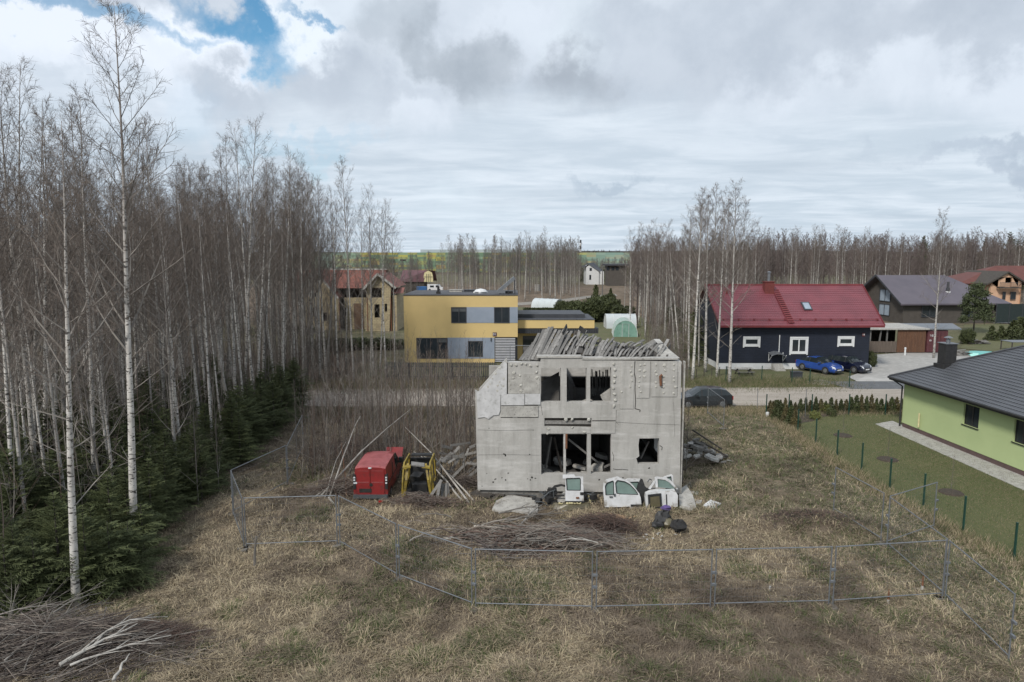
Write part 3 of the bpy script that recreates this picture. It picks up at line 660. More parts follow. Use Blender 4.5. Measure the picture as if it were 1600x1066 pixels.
mb = MB(); mb.box(xR2+.02, xR-.05, YY+2.8, YY+2.9, 0, zmid-.01); mb.box(xR-.12, xR-.04, YY+.3, YY+.38, 0, zmid-.01); mb.part('porch_wall', 'anthracite', yh)
mb = MB(); a = yv(770, 525.4); b = yv(776, 519.5); mb.box(a[0], b[0], YY-.05, YY-.032, a[1], b[1]); sg = mb.part('number_plate', None or 'sign_plum', yh) if 'sign_plum' in MATS else None
M('sign_plum', (.07, .02, .05), (.05, .015, .04), 3, .5)
if sg is None: sg = mb.part('number_plate', 'sign_plum', yh)
def text_mesh(txt, size, mat, name='number', parent=None, loc=(0, 0, 0), label=None, rot=(R(90), 0, 0)):
    cu = bpy.data.curves.new(name, 'FONT'); cu.body = txt; cu.size = size; cu.extrude = .006; cu.align_x = 'CENTER'; cu.align_y = 'CENTER'
    t_ = bpy.data.objects.new('tmp', cu); col.objects.link(t_); dg = bpy.context.evaluated_depsgraph_get(); dg.update()
    me = bpy.data.meshes.new_from_object(t_.evaluated_get(dg)); bpy.data.objects.remove(t_); me.materials.clear(); me.materials.append(MATS[mat])
    o = link(name, me, parent, loc); o.rotation_euler = rot; return o
c0 = Vector((0, 0, 0))
text_mesh('01', .36, 'white_paint', 'number', sg, ((a[0]+b[0])/2-yh.location.x, -.062, (a[1]+b[1])/2))
mb = MB(); a = yv(766.6, 533); b = yv(768, 528); mb.box(a[0], b[0], YY-.13, YY-.03, a[1], b[1]); mb.part('wall_lamp', 'anthracite', yh)
# low wing
mb = MB(); WY = YY+1.2; a = V(809, 500, WY); b = V(929, 500, WY); zf = V(900, 513, WY)[1]; zt2 = a[1]
mb.box(xR+.01, b[0], WY, WY+7, zf, zt2); mb.box(xR+.01, b[0]-2.0, WY+1.6, WY+7.2, 0, zf-.002); mb.part('wall', 'yellow_render', yh)
mb = MB(); c2 = V(914, 491, WY+2); mb.box(xR+.02, c2[0], WY+2, WY+7.5, zt2+.002, c2[1]); mb.box(xR+.01, b[0]+.05, WY-.05, WY+7.05, zt2+.001, zt2+.05); mb.part('roof_parapet', 'anthracite', yh)
mb = MB(); d0 = V(809, 521, WY+.2); d1 = V(935, 514.5, WY+.2)
for k in range(46): xx = d0[0]+(d1[0]-d0[0])*k/46; mb.box(xx, xx+.12, WY+.05, WY+.13, d0[1], zf-.004)
mb.box(d0[0], d1[0], WY+.14, WY+1.3, d0[1]+.02, zf-.01); mb.part('soffit', 'anthracite', yh)
mb = MB(); p = V(817, 556, WY+1.6); q = V(843, 525, WY+1.6); mb.box(p[0], q[0], WY+1.55, WY+1.597, 0.02, q[1]); mb.part('door', 'window_glass', yh)
mb = MB(); p = V(797, 540, YY-1.5); q = V(850, 540, YY-1.5); mb.tube([(p[0], YY-1.5, p[1]), (q[0], YY-1.5, q[1])], .035, 6)
for t_ in (0, .5, 1): xx = p[0]+(q[0]-p[0])*t_; mb.tube([(xx, YY-1.5, 0), (xx, YY-1.5, p[1])], .035, 6)
mb.part('railing', 'galvanised', yh)
# roof furniture
ch = empty('flue_pipe', 'black metal flue with a cap on the yellow house roof', 'flue', (V(685, 461, YY+1.5)[0], YY+1.5, zt+.1))
m = Lmb(); m.box(-.22, .22, -.22, .22, 0, .25); m.cyl((0, 0, .25), .13, .55, 12); m.part('pipe', 'black_plastic', ch)
m = Lmb(); m.cyl((0, 0, .9), .26, .1, 12, r2=.04); m.cyl((0, 0, .79), .02, .12, 6); m.part('cap', 'galvanised', ch)
m = MB(); xx = V(751, 460, YY+3)[0]; n = 12
for r0_, z0_, r1_, z1_ in ((.8, 0, .8, .15), (.74, .15, .5, .38), (.5, .38, .0, .48)): m.tube([(xx, YY+3, zt+.1+z0_), (xx, YY+3, zt+.1+z1_+.001)], [r0_, max(r1_, .01)], 4 if r0_ == .8 else 12)
m.solo('roof_dome', 'white_paint', 'white domed skylight in the middle of the flat roof of the yellow house', 'skylight')
sh = empty('solar_heater', 'tilted tube solar collector on a frame on the yellow house roof', 'solar collector', (V(797, 460, YY+1)[0], YY+1.2, zt+.1))
m = Lmb(); m.beam((-1.3, 0, .2), (.45, 0, 1.7), 1.5, .34, up=(0, 0, 1)); m.part('collector', 'galvanised', sh)
m = Lmb(); m.beam((.5, -.6, 0), (.5, -.6, 1.7), .13, .13); m.beam((.5, .6, 0), (.5, .6, 1.7), .13, .13); m.beam((-.2, -.6, 0), (-.2, -.6, 1.0), .07, .07); m.beam((.5, -.6, .05), (-1.1, -.6, .05), .07, .07); m.part('frame', 'anthracite', sh)
m = Lmb(); m.box(-.5, .3, -.3, .3, 0, .3); m.part('tank', 'black_plastic', sh)
for u_, l_ in ((712, 'low pale vent box left of the white dome on the yellow house roof'), (735, 'low dark vent box beside the white dome on the yellow house roof')):
    m = MB(); xx = V(u_, 461, YY+5)[0]; m.box(xx-.7, xx+.7, YY+5, YY+6, zt+.1, zt+.3); m.box(xx-.75, xx+.75, YY+4.95, YY+6.05, zt+.3, zt+.34); m.solo('roof_vent', 'concrete_light' if u_ < 720 else 'anthracite', l_, 'roof vent')
# slatted fence in front
FY = G(690, 595)[1]; fc = empty('picket_fence', 'dark vertical slat fence in front of the yellow house', 'fence', (V(690, 595, FY)[0], FY, 0))
a = V(604, 566, FY); b = V(775, 566, FY); m = MB(); n = int((b[0]-a[0])/.17)
for k in range(n): xx = a[0]+(b[0]-a[0])*k/n; m.box(xx, xx+.085, FY, FY+.02, .06, a[1]+rnd.uniform(-.01, .01))
m.part('slats', 'anthracite', fc)
m = MB()
for z in (.35, 1.25): m.box(a[0], b[0], FY+.022, FY+.06, z, z+.06)
m.part('rail', 'anthracite', fc)
for k in range(6): m = MB(); xx = a[0]+(b[0]-a[0])*k/5; m.box(xx-.04, xx+.04, FY+.062, FY+.14, 0, a[1]-.1); m.part('post', 'anthracite', fc)
# ---------------------------------------------------------------- navy house with the red metal roof
NY = G(1250, 577)[1]
def metal_tiles(name, c1, c2, rough=.45):
    h = nodes_of(name, rough); wv = h.new('ShaderNodeTexWave'); wv.wave_type = 'BANDS'; wv.bands_direction = 'X'; h.t.links.new(h.obj, wv.inputs['Vector']); wv.inputs['Scale'].default_value = 1.6
    c = h.mix(h.mr(h.nz(h.obj, .6, 5), .35, .65), c1, c2); h.color(c); h.bump(wv.outputs['Fac'], .5, .03); return h.m
metal_tiles('red_tiles', (.20, .055, .068), (.155, .045, .056)); metal_tiles('dark_tiles', (.085, .09, .10), (.068, .072, .08)); metal_tiles('orange_tiles', (.22, .085, .062), (.15, .058, .045), .75)
h = nodes_of('navy_boards', .7); wv = h.new('ShaderNodeTexWave'); wv.bands_direction = 'Z'; wv.wave_profile = 'SAW'; h.t.links.new(h.obj, wv.inputs['Vector']); wv.inputs['Scale'].default_value = 1.9
h.color(h.mix(h.mr(h.nz(h.obj, 1.2, 5), .35, .65), (.0085, .0125, .024), (.012, .017, .032))); h.bump(wv.outputs['Fac'], .6, .03)
h = nodes_of('brown_boards', .8); wv = h.new('ShaderNodeTexWave'); wv.bands_direction = 'Z'; wv.wave_profile = 'SAW'; h.t.links.new(h.obj, wv.inputs['Vector']); wv.inputs['Scale'].default_value = 1.6
h.color(h.mix(h.mr(h.nz(h.obj, 1.2, 5), .35, .65), (.085, .075, .066), (.066, .058, .05))); h.bump(wv.outputs['Fac'], .6, .03)
def tile_slope(mb, e0, e1, r1, r0, step=.35, lift=.022):
    """roof plane as overlapping rows: eave e0->e1, ridge r0 above e0, r1 above e1"""
    e0, e1, r0, r1 = map(Vector, (e0, e1, r0, r1)); L_ = max((r0-e0).length, (r1-e1).length); n = max(2, int(L_/step)); nr = (e1-e0).cross(r0-e0 if (r0-e0).length > .2 else r1-e1).normalized()
    if nr.z < 0: nr = -nr
    vs = []; fs = []
    for i in range(n):
        a0 = e0.lerp(r0, i/n); a1 = e1.lerp(r1, i/n); b0 = e0.lerp(r0, (i+1)/n); b1 = e1.lerp(r1, (i+1)/n); k = len(vs)
        vs += [a0, a1, a0+nr*lift, a1+nr*lift, b1, b0]; fs += [(k, k+1, k+3, k+2), (k+2, k+3, k+4, k+5)]
    mb.add(vs, fs)
nh = empty('navy_house', 'dark navy timber house with a red metal roof and white window frames', 'house', (V(1240, 577, NY)[0], NY, 0))
xL, xR = V(1122, 577, NY)[0], V(1356, 577, NY)[0]; NE = NY-.7
ez = V(1250, 509, NE)[1]; eL, eR = V(1124.5, 509, NE)[0], V(1382.8, 509, NE)[0]
RYn = NY+4.6; rz_ = V(1250, 445.5, RYn)[1]; rL, rR = V(1109, 445, RYn)[0], V(1347, 445, RYn)[0]; rL = eL-.1; 
zsof = ez-.12
m = MB(); m.box(xL, xR, NY, NY+9.2, .62, ez+.15); 
for xx in (xL, xR-.1): m.add([(xx, NY, ez+.151), (xx, NY+9.2, ez+.151), (xx, RYn, rz_-.15), (xx+.1, NY, ez+.151), (xx+.1, NY+9.2, ez+.151), (xx+.1, RYn, rz_-.15)], [(0, 1, 2), (3, 5, 4), (0, 2, 5, 3), (1, 4, 5, 2)])
m.part('wall', 'navy_boards', nh)
m = MB(); m.box(xL+.03, xR-.03, NY+.03, NY+9.1, 0, .618); m.part('foundation', 'white_paint', nh)
m = MB(); tile_slope(m, (eL, NE, ez), (eR, NE, ez), (rR+.05, RYn, rz_), (rL, RYn, rz_)); tile_slope(m, (eR, 2*RYn-NE, ez), (eL, 2*RYn-NE, ez), (rL, RYn, rz_), (rR+.05, RYn, rz_)); nroof = m.part('roof', 'red_tiles', nh)
M('red_paint', (.17, .028, .03), (.13, .02, .024), 2, .5); M('red_brick', (.16, .035, .03), (.11, .025, .022), 5, .8, .3)
m = MB(); m.tube([(rL-.02, RYn, rz_+.03), (rR+.07, RYn, rz_+.03)], .1, 6); m.beam((eL, NE-.02, ez-.08), (eR, NE-.02, ez-.08), .04, .2); m.beam((eR+.01, NE, ez+.0), (rR+.06, RYn, rz_), .05, .2); m.beam((eL-.01, NE, ez), (rL-.02, RYn, rz_), .05, .2); m.box(eL+.1, eR-.1, NE+.03, NY-.004, ez-.10, ez-.05); m.part('fascia', 'red_paint', nroof)
m = MB()
for k in range(11): f = .11; xx = eL+(eR-eL)*(.03+k*.094); y_ = NE+(RYn-NE)*f; z_ = ez+(rz_-ez)*f; m.box(xx, xx+.12, y_, y_+.2, z_, z_+.2)
m.tube([(eL+.3, NE+.55, ez+(rz_-ez)*.11+.13), (eR-.3, NE+.55, ez+(rz_-ez)*.11+.13)], .03, 5); m.part('snow_guard', 'red_paint', nroof)
def onroof(u, v, f=None):  # point on the front slope hit by a measured direction
    x, dy, dz = ray(u, v); k = (rz_-ez)/(RYn-NE); t = (ez-k*NE-CAM_H)/(dz-k*dy); return Vector((x*t, dy*t, CAM_H+dz*t))
m = MB(); a = onroof(1212, 455); b = onroof(1236, 505); up = Vector((0, -(rz_-ez), RYn-NE)).normalized()
for s_ in (-.28, .28): m.beam(a+Vector((s_, 0, 0))+up*.1, b+Vector((s_, 0, 0))+up*.1, .06, .06)
for k in range(17): p = a.lerp(b, k/16)+up*.13; m.box(p.x-.3, p.x+.3, p.y-.1, p.y+.1, p.z-.02, p.z+.02, rx=math.atan2(rz_-ez, RYn-NE))
m.part('roof_ladder', 'red_paint', nroof)
a = onroof(1254, 473.5); b = onroof(1266.5, 485.5); m = MB(); c_ = (a+b)/2+up*.06; m.box(c_.x-.42, c_.x+.42, c_.y-.62, c_.y+.62, c_.z-.05, c_.z+.07, rx=math.atan2(rz_-ez, RYn-NE)); sk = m.part('skylight', 'anthracite', nroof)
m = MB(); c_ = c_+up*.075; m.box(c_.x-.3, c_.x+.3, c_.y-.48, c_.y+.48, c_.z-.01, c_.z+.01, rx=math.atan2(rz_-ez, RYn-NE)); m.part('pane', 'sky_glass' if 'sky_glass' in MATS else M('sky_glass', (.3, .36, .42), (.25, .3, .36), 2, .08), sk)
c_ = onroof(1201, 456); m = MB(); m.box(c_.x-.47, c_.x+.47, c_.y-.3, c_.y+.5, c_.z-.6, c_.z+1.0); m.box(c_.x-.53, c_.x+.53, c_.y-.36, c_.y+.56, c_.z+1.0, c_.z+1.08); cn_ = m.part('chimney', 'red_brick', nroof)
m = MB(); m.cyl((c_.x, c_.y+.1, c_.z+1.08), .14, .9, 10); m.cyl((c_.x, c_.y+.1, c_.z+2.0), .24, .12, 10, r2=.06); m.part('flue', 'galvanised', cn_)
m = MB(); c_ = onroof(1136, 459); m.cyl((c_.x, c_.y, c_.z-.1), .11, .5, 8); m.part('vent_pipe', 'red_paint', nroof)
for u0, u1, v0, v1, n_ in ((1163, 1186, 528.5, 539.5, 0), (1235.5, 1261, 529, 551, 1), (1310.5, 1333, 528, 538.5, 0)):
    a, b = V(u0, v1, NY), V(u1, v0, NY); window_part(nh, a[0], b[0], a[1], b[1], NY, 'white_paint', mull=n_, fr=.13, trim=.14)
m = MB(); a, b = V(1346.8, 525.6, NY), V(1351.4, 520.4, NY); m.box(a[0], b[0], NY-.06, NY-.03, a[1], b[1]); sg = m.part('number_plate', 'sign_red' if 'sign_red' in MATS else M('sign_red', (.12, .03, .03), (.1, .025, .025), 3, .5) and 'sign_red', nh)
text_mesh('18', .24, 'white_paint', 'number', sg, ((a[0]+b[0])/2-nh.location.x, -.068, (a[1]+b[1])/2))
# canopy and steps
cp = empty('door_canopy', 'small curved clear canopy on brackets on the navy house wall', 'canopy', (V(1212, 560, NY)[0], NY, 0))
p = V(1200, 556, NY-1)[1]; m = Lmb(); vs = []; 
for i in range(7):
    t_ = i/6; xx = -.75+1.5*t_; zz = p+.35*math.sin(math.pi*(.15+.85*t_)); vs += [(xx, -1.0, zz-.2), (xx, -.02, zz)]
m.add(vs, [(2*i, 2*i+2, 2*i+3, 2*i+1) for i in range(6)]); m.add([(a_, b_, c__-.02) for a_, b_, c__ in vs], [(2*i+1, 2*i+3, 2*i+2, 2*i) for i in range(6)]); m.part('roof_sheet', 'galvanised', cp)
m = Lmb()
for xx in (-.7, .7): m.beam((xx, -.03, p-.7), (xx, -.9, p), .05, .05); m.beam((xx, -.03, p-.7), (xx, -.03, p+.2), .05, .05)
m.part('bracket', 'white_paint', cp)
m = MB()
for k in range(4): m.box(cp.location.x-.5, cp.location.x+.5, NY-.3-.28*(k+1), NY-.3-.28*k+.0, 0, .62-.15*k)
m.solo('door_steps', 'concrete_light', 'four pale steps under the clear canopy of the navy house', 'steps')
m = MB(); a = V(1217, 555, NY-.1); m.tube([(a[0], NY-.1, a[1]), (a[0], NY-.1, a[1]+2.0)], .045, 6); m.part('downpipe', 'white_paint', nh)
# ---------------------------------------------------------------- green house on the right
A = Vector((*G(1408.5, 668), 0)); B = Vector((*G(1600, 747), 0)); d1 = (B-A).normalized(); n1_ = Vector((-d1.y, d1.x, 0)); 
if n1_.x < 0: n1_ = -n1_
gang = math.atan2(d1.y, d1.x)
gh = empty('green_house', 'light green bungalow with a dark grey tiled hip roof', 'bungalow', tuple(A), gang)
M('green_render', (.42, .50, .25), (.385, .465, .23), .5, .9, .08); M('plinth_brown', (.115, .075, .07), (.09, .06, .055), 3, .9, .2)
def GH(u, v):   # where a measured direction meets the facade plane: (along, z)
    x, dy, dz = ray(u, v); t = (A.x*n1_.x+A.y*n1_.y)/(x*n1_.x+dy*n1_.y); p_ = Vector((x*t, dy*t, 0)); return (p_-A).dot(d1), CAM_H+dz*t
LEN, WID = 16.0, 10.0; s_n = 1 if (Matrix.Rotation(gang, 3, 'Z') @ Vector((0, 1, 0))).dot(n1_) > 0 else -1
ze = GH(1411, 590)[1]; m = Lmb()
wins = []
for u0, v0, u1, v1 in ((1503, 629, 1532, 676), (1581, 652, 1612, 706)):
    a, za_ = GH(u0, v1); b, zb_ = GH(u1, v0); wins.append((a, b, za_+.10, zb_-.05))
wins.append((wins[1][0]+4.5, wins[1][1]+4.8, wins[1][2], wins[1][3]))
w1 = GH(1503, 662); w1b = GH(1503, 629); 
wz0, wz1 = w1[1], w1b[1]
wins = [(a, b, wz0, wz1) for a, b, _, _ in wins]
holes = [[(a, c_), (b, c_), (b, d), (a, d)] for a, b, c_, d in wins]
m.poly([(0, .35), (LEN, .35), (LEN, ze), (0, ze)], holes, lambda a, b, d: (a, s_n*d, b), .22); m.box(0, .2, min(s_n*.23, s_n*WID), max(s_n*.23, s_n*WID), .35, ze); m.box(LEN-.2, LEN, min(s_n*.23, s_n*WID), max(s_n*.23, s_n*WID), .35, ze); m.part('wall', 'green_render', gh)
m = Lmb(); m.box(.03, LEN-.03, min(s_n*.03, s_n*WID), max(s_n*.03, s_n*WID), -.1, .349); m.part('plinth', 'plinth_brown', gh)
for a, b, c_, d in wins:
    m = Lmb(); y_ = s_n*.10; fr = .07
    for q in ((a, b, d-fr, d), (a, b, c_, c_+fr), (a, a+fr, c_+fr, d-fr), (b-fr, b, c_+fr, d-fr), ((a+b)/2-.05, (a+b)/2+.05, c_+fr, d-fr)): m.box(q[0], q[1], min(y_, y_+s_n*.06), max(y_, y_+s_n*.06), q[2], q[3])
    wf = m.part('window', 'black_plastic', gh)
    m = Lmb(); m.box(a+fr, b-fr, y_+s_n*.03-.004, y_+s_n*.03+.004, c_+fr, d-fr); m.part('pane', 'window_glass', wf)
    m = Lmb(); m.box(a-.05, b+.05, min(-s_n*.06, s_n*.1), max(-s_n*.06, s_n*.1), c_-.04, c_-.002); m.part('sill', 'black_plastic', wf)
    m = Lmb(); m.box(a+fr, a+fr+.35, y_+s_n*.10-.01, y_+s_n*.10+.01, c_+fr, d-fr); m.box(b-.5, b-fr, y_+s_n*.1-.01, y_+s_n*.1+.01, c_+fr, d-fr); m.part('curtain', 'white_paint', wf)
ov = .65; rh = 3.0; E0 = Vector((-ov, -s_n*ov, ze)); E1 = Vector((LEN+ov, -s_n*ov, ze)); E2 = Vector((LEN+ov, s_n*(WID+ov), ze)); E3 = Vector((-ov, s_n*(WID+ov), ze)); hw = WID/2+ov
K0 = Vector((-ov+hw, s_n*WID/2, ze+rh)); K1 = Vector((LEN+ov-hw, s_n*WID/2, ze+rh))
m = Lmb(); tile_slope(m, E0, E1, K1, K0, .34, .03); tile_slope(m, E2, E3, K0, K1, .34, .03); tile_slope(m, E3, E0, K0, K0, .34, .03); tile_slope(m, E1, E2, K1, K1, .34, .03); groof = m.part('roof', 'dark_tiles', gh)
m = Lmb()
for p, q in ((E0, K0), (E3, K0), (K0, K1), (E1, K1), (E2, K1)): m.tube([p+Vector((0, 0, .05)), q+Vector((0, 0, .05))], .07, 6)
m.part('ridge_cap', 'anthracite', groof)
m = Lmb()
for p, q in ((E0, E1), (E1, E2), (E2, E3), (E3, E0)): 
    dd = (q-p).normalized(); o_ = Vector((dd.y, -dd.x, 0))*s_n*.07; m.tube([p+o_+Vector((0, 0, -.03)), q+o_+Vector((0, 0, -.03))], .075, 8); m.beam(p+Vector((0, 0, -.1)), q+Vector((0, 0, -.1)), .03, .2)
m.part('gutter', 'black_plastic', groof)
m = Lmb(); m.add([tuple(p+Vector((0, 0, -.15))) for p in (E0, E1, E2, E3)], [(0, 1, 2, 3)]); m.part('soffit', 'dark_wood', groof)
m = Lmb(); m.tube([(-ov+.1, -s_n*(ov-.05), ze-.1), (-.05, -s_n*.1, ze-.55), (-.05, -s_n*.1, .1)], .05, 8); m.part('downpipe', 'black_plastic', gh)
m = Lmb(); m.cyl((1.9, -s_n*.12, .5), .05, .9, 8); m.part('tap_pipe', 'cream_foam', gh)
# chimney on the far part of the roof
x, dy, dz = ray(1479, 569); 
best = None
ci = Vector((-ov+2.4, s_n*2.9, 0)); cz_ = ze+rh*(2.4/hw)
# put the stack where the measured direction crosses the slope
Rm = Matrix.Rotation(gang, 3, 'Z')
for k in range(2000):
    t = 30+k*.02; pw = Vector((x*t, dy*t, CAM_H+dz*t))-A; pl = Rm.inverted() @ pw; inn = min(pl.x+ov, s_n*pl.y+ov); hz = ze+rh*inn/hw
    if inn > 0 and pl.z <= hz: ci = Vector((pl.x, pl.y, 0)); cz_ = hz; break
print('chimney local', ci, cz_, 'wall height', ze)
m = Lmb(); m.box(ci.x-.36, ci.x+.36, ci.y-.36, ci.y+.36, cz_-.5, cz_+1.3); m.box(ci.x-.5, ci.x+.5, ci.y-.5, ci.y+.5, cz_-.5, cz_+.02); chm = m.part('chimney', 'black_plastic', groof)
m = Lmb(); m.box(ci.x-.42, ci.x+.42, ci.y-.42, ci.y+.42, cz_+1.302, cz_+1.35); m.cyl((ci.x, ci.y, cz_+1.35), .12, .25, 10); m.cyl((ci.x, ci.y, cz_+1.67), .26, .1, 10, r2=.08); m.cyl((ci.x, ci.y, cz_+1.57), .03, .12, 6); m.part('cowl', 'galvanised', chm)
m = MB(); a = [A-n1_*1.5-d1*1.6, A-n1_*.02-d1*1.6, A-n1_*.02+d1*LEN, A-n1_*1.5+d1*LEN]
a = [(Vector((*G(1368, 664), 0))).xy, (A-d1*1.5+n1_*.3).xy, (A+n1_*.1+d1*LEN).xy, (Vector((*G(1600, 769.6), 0))+d1*(LEN-11)).xy]
m.poly([tuple(q) for q in a], [], lambda p, q, d: (p, q, .075-d), .07)
m.part('path', 'concrete_light', None)['kind'] = 'structure'
# ---------------------------------------------------------------- grey-brown house, carport, container
Cc = Vector((*G(1410, 506), 0)); sc_ = 1.0
C1 = Cc; C2 = Vector((*G(1557.5, 505), 0)); gx_ = (C2-C1).normalized(); gn = Vector((-gx_.y, gx_.x, 0))
def pl(p, q, z): r_ = C1+gx_*p+gn*q; return (r_.x, r_.y, z)
bw = (C2-C1).length; 
bh_ = empty('brown_house', 'large grey brown timber house with a dark purple grey roof behind the carport', 'house', tuple((C1+C2)/2))
zE = V(1410, 471, C1.y)[1]; W2 = 13.0; zR = zE+4.1
m = MB(); m.add([pl(0, 0, 0), pl(bw, 0, 0), pl(bw, W2, 0), pl(0, W2, 0), pl(0, 0, zE), pl(bw, 0, zE), pl(bw, W2, zE), pl(0, W2, zE), pl(.0, W2/2, zR-.2)], [(0, 1, 5, 4), (1, 2, 6, 5), (2, 3, 7, 6), (0, 4, 8, 7, 3)]); m.part('wall', 'brown_boards', bh_)
M('purple_roof', (.105, .092, .11), (.085, .075, .092), .4, .5)
o1 = .9; m = MB()
r0, r1 = pl(-o1*1.2, W2/2, zR), pl(bw-5.0, W2/2, zR); e0, e1, e2, e3 = pl(-o1*1.2, -o1, zE-.35), pl(bw+1.6, -o1, zE-.35), pl(bw+1.6, W2+o1, zE-.35), pl(-o1*1.2, W2+o1, zE-.35)
m.add([e0, e1, e2, e3, r0, r1], [(0, 1, 5, 4), (1, 2, 5), (2, 3, 4, 5)]); lo_ = [(p[0], p[1], p[2]-.25) for p in (e0, e1, e2, e3, r0, r1)]; m.add(lo_, [(0, 4, 5, 1), (1, 5, 2), (2, 5, 4, 3)]); m.add([e0, e1, lo_[0], lo_[1], r0, lo_[4], e3, lo_[3], e2, lo_[2]], [(0, 2, 3, 1), (0, 4, 5, 2), (4, 6, 7, 5), (1, 3, 9, 8)])
br = m.part('roof', 'purple_roof', bh_)
q = pl(-o1*1.2-.03, W2/2, zR)
for e_q in (e0, e3): m = MB(); m.beam(q, (e_q[0]-.04, e_q[1], e_q[2]-.05), .06, .3); m.part('barge_board', 'anthracite', br)
m = MB(); p = pl(9, 2.2, zE+1.3); m.cyl(p, .3, .8, 10); m.cyl((p[0], p[1], p[2]+.8), .2, 1.0, 8); m.part('chimney', 'anthracite', br)
m = MB(); m.cyl((p[0], p[1], p[2]-.05), .45, .25, 10); m.part('flashing', 'white_paint', br)
for a, b, c_, d in ((3.2, 5.8, 1.1, zE-.5), (10.2, 12.0, 1.1, zE-.6), (17.0, 18.2, .8, zE-.6)):
    if a > bw-1: continue
    m = MB(); P0 = pl(a, -.05, c_); P1 = pl(b, -.05, c_); m.beam(pl(a, -.05, c_), pl(a, -.05, d), .1, .12); m.beam(pl(b, -.05, c_), pl(b, -.05, d), .1, .12); m.beam(pl(a, -.05, c_), pl(b, -.05, c_), .12, .1); m.beam(pl(a, -.05, d), pl(b, -.05, d), .12, .1); m.beam(pl((a+b)/2, -.05, c_), pl((a+b)/2, -.05, d), .08, .08); wf = m.part('window', 'anthracite', bh_)
    m = MB(); m.add([pl(a, -.02, c_), pl(b, -.02, c_), pl(b, -.02, d), pl(a, -.02, d)], [(0, 1, 2, 3)]); m.part('pane', 'window_glass', wf)
for a, b, c_, d in ((3.6, 6.6, 3.4, 5.4), (3.6, 6.6, 1.0, 2.9)):   # gable side
    m = MB(); m.beam(pl(-.05, a, c_), pl(-.05, a, d), .1, .12); m.beam(pl(-.05, b, c_), pl(-.05, b, d), .1, .12); m.beam(pl(-.05, a, c_), pl(-.05, b, c_), .12, .1); m.beam(pl(-.05, a, d), pl(-.05, b, d), .12, .1); m.beam(pl(-.05, (a+b)/2, c_), pl(-.05, (a+b)/2, d), .08, .08); wf = m.part('window', 'anthracite', bh_)
    m = MB(); m.add([pl(-.02, a, c_), pl(-.02, b, c_), pl(-.02, b, d), pl(-.02, a, d)], [(3, 2, 1, 0)]); m.part('pane', 'sky_glass', wf)
# carport
CY = G(1400, 552)[1]; cpz = V(1400, 515, CY)[1]
cpo = empty('carport', 'long open carport under a thin pale sheet roof', 'carport', (V(1430, 552, CY)[0], CY, 0))
a = V(1357, 515, CY)[0]; b = V(1450, 515, CY)[0]; c_ = V(1500, 515, CY)[0]; bk = 6.0
m = MB(); m.box(a, b, CY-.4, CY+bk, cpz, cpz+.16); m.part('roof', 'concrete_light', cpo)
m = MB(); m.box(b+.01, c_, CY-.3, CY+bk, cpz-.02, cpz+.12); m.add([(c_+.01, CY-.3, cpz-.02), (c_+3.0, CY+bk, cpz-.02), (c_+.01, CY+bk, cpz-.02), (c_+.01, CY-.3, cpz+.12), (c_+3.0, CY+bk, cpz+.12), (c_+.01, CY+bk, cpz+.12)], [(0, 2, 1), (3, 4, 5), (0, 1, 4, 3), (1, 2, 5, 4)]); m.part('roof', 'galvanised', cpo)
m = MB(); p0 = V(1358, 515, CY)[0]
for u_ in (1359, 1372, 1385): xx = V(u_, 540, CY)[0]; mm = MB(); mm.beam((xx, CY, 0), (xx+(.25 if u_ == 1372 else 0), CY, cpz-.01), .14, .14); mm.part('post', 'grey_wood', cpo)
M('plank_brown', (.13, .062, .032), (.085, .042, .025), 1.2, .85, .3, stretch=(6, 6, .5), c3=(.19, .12, .08), s3=5)
M('plank_grey', (.14, .11, .09), (.10, .08, .065), 1.2, .85, .3, stretch=(6, 6, .5))
def board_wall(u0, u1, vt, mat, Y, name='boards', z0=.12, w_=.16):
    x0_, x1_ = V(u0, 550, Y)[0], V(u1, 550, Y)[0]; zt_ = V(u0, vt, Y)[1]; m = MB(); n_ = int((x1_-x0_)/w_)
    for k in range(n_): xx = x0_+(x1_-x0_)*k/n_; m.box(xx, xx+w_*.9, Y-rnd.uniform(0, .015), Y+.03, z0, zt_+rnd.uniform(-.03, .03))
    m.part(name, mat, cpo)
board_wall(1358, 1400.5, 533.5, 'plank_grey', CY-.12, 'low_boards'); board_wall(1401, 1445, 516, 'plank_brown', CY-.15, 'wall_boards')
m = MB(); m.box(p0, V(1445, 515, CY)[0], CY+bk-.1, CY+bk, 0, cpz-.05); m.part('back_wall', 'dark_wood', cpo)
M('container_red', (.11, .035, .04), (.085, .028, .033), 1.2, .55, c3=(.16, .06, .05), s3=3)
ct = empty('shipping_container', 'dark red shipping container at the right end of the carport', 'container', (V(1465, 553, CY)[0], CY, 0))
a = V(1445.5, 553, CY)[0]+.05; b = V(1478, 553, CY)[0]; m = MB(); LnC = 6.0; m.box(a, b, CY-.1, CY+LnC, .1, cpz-.08)
for k in range(14): yy = CY+.2+k*.41; m.box(b+.001, b+.05, yy, yy+.2, .25, cpz-.25)
m.part('body', 'container_red', ct)
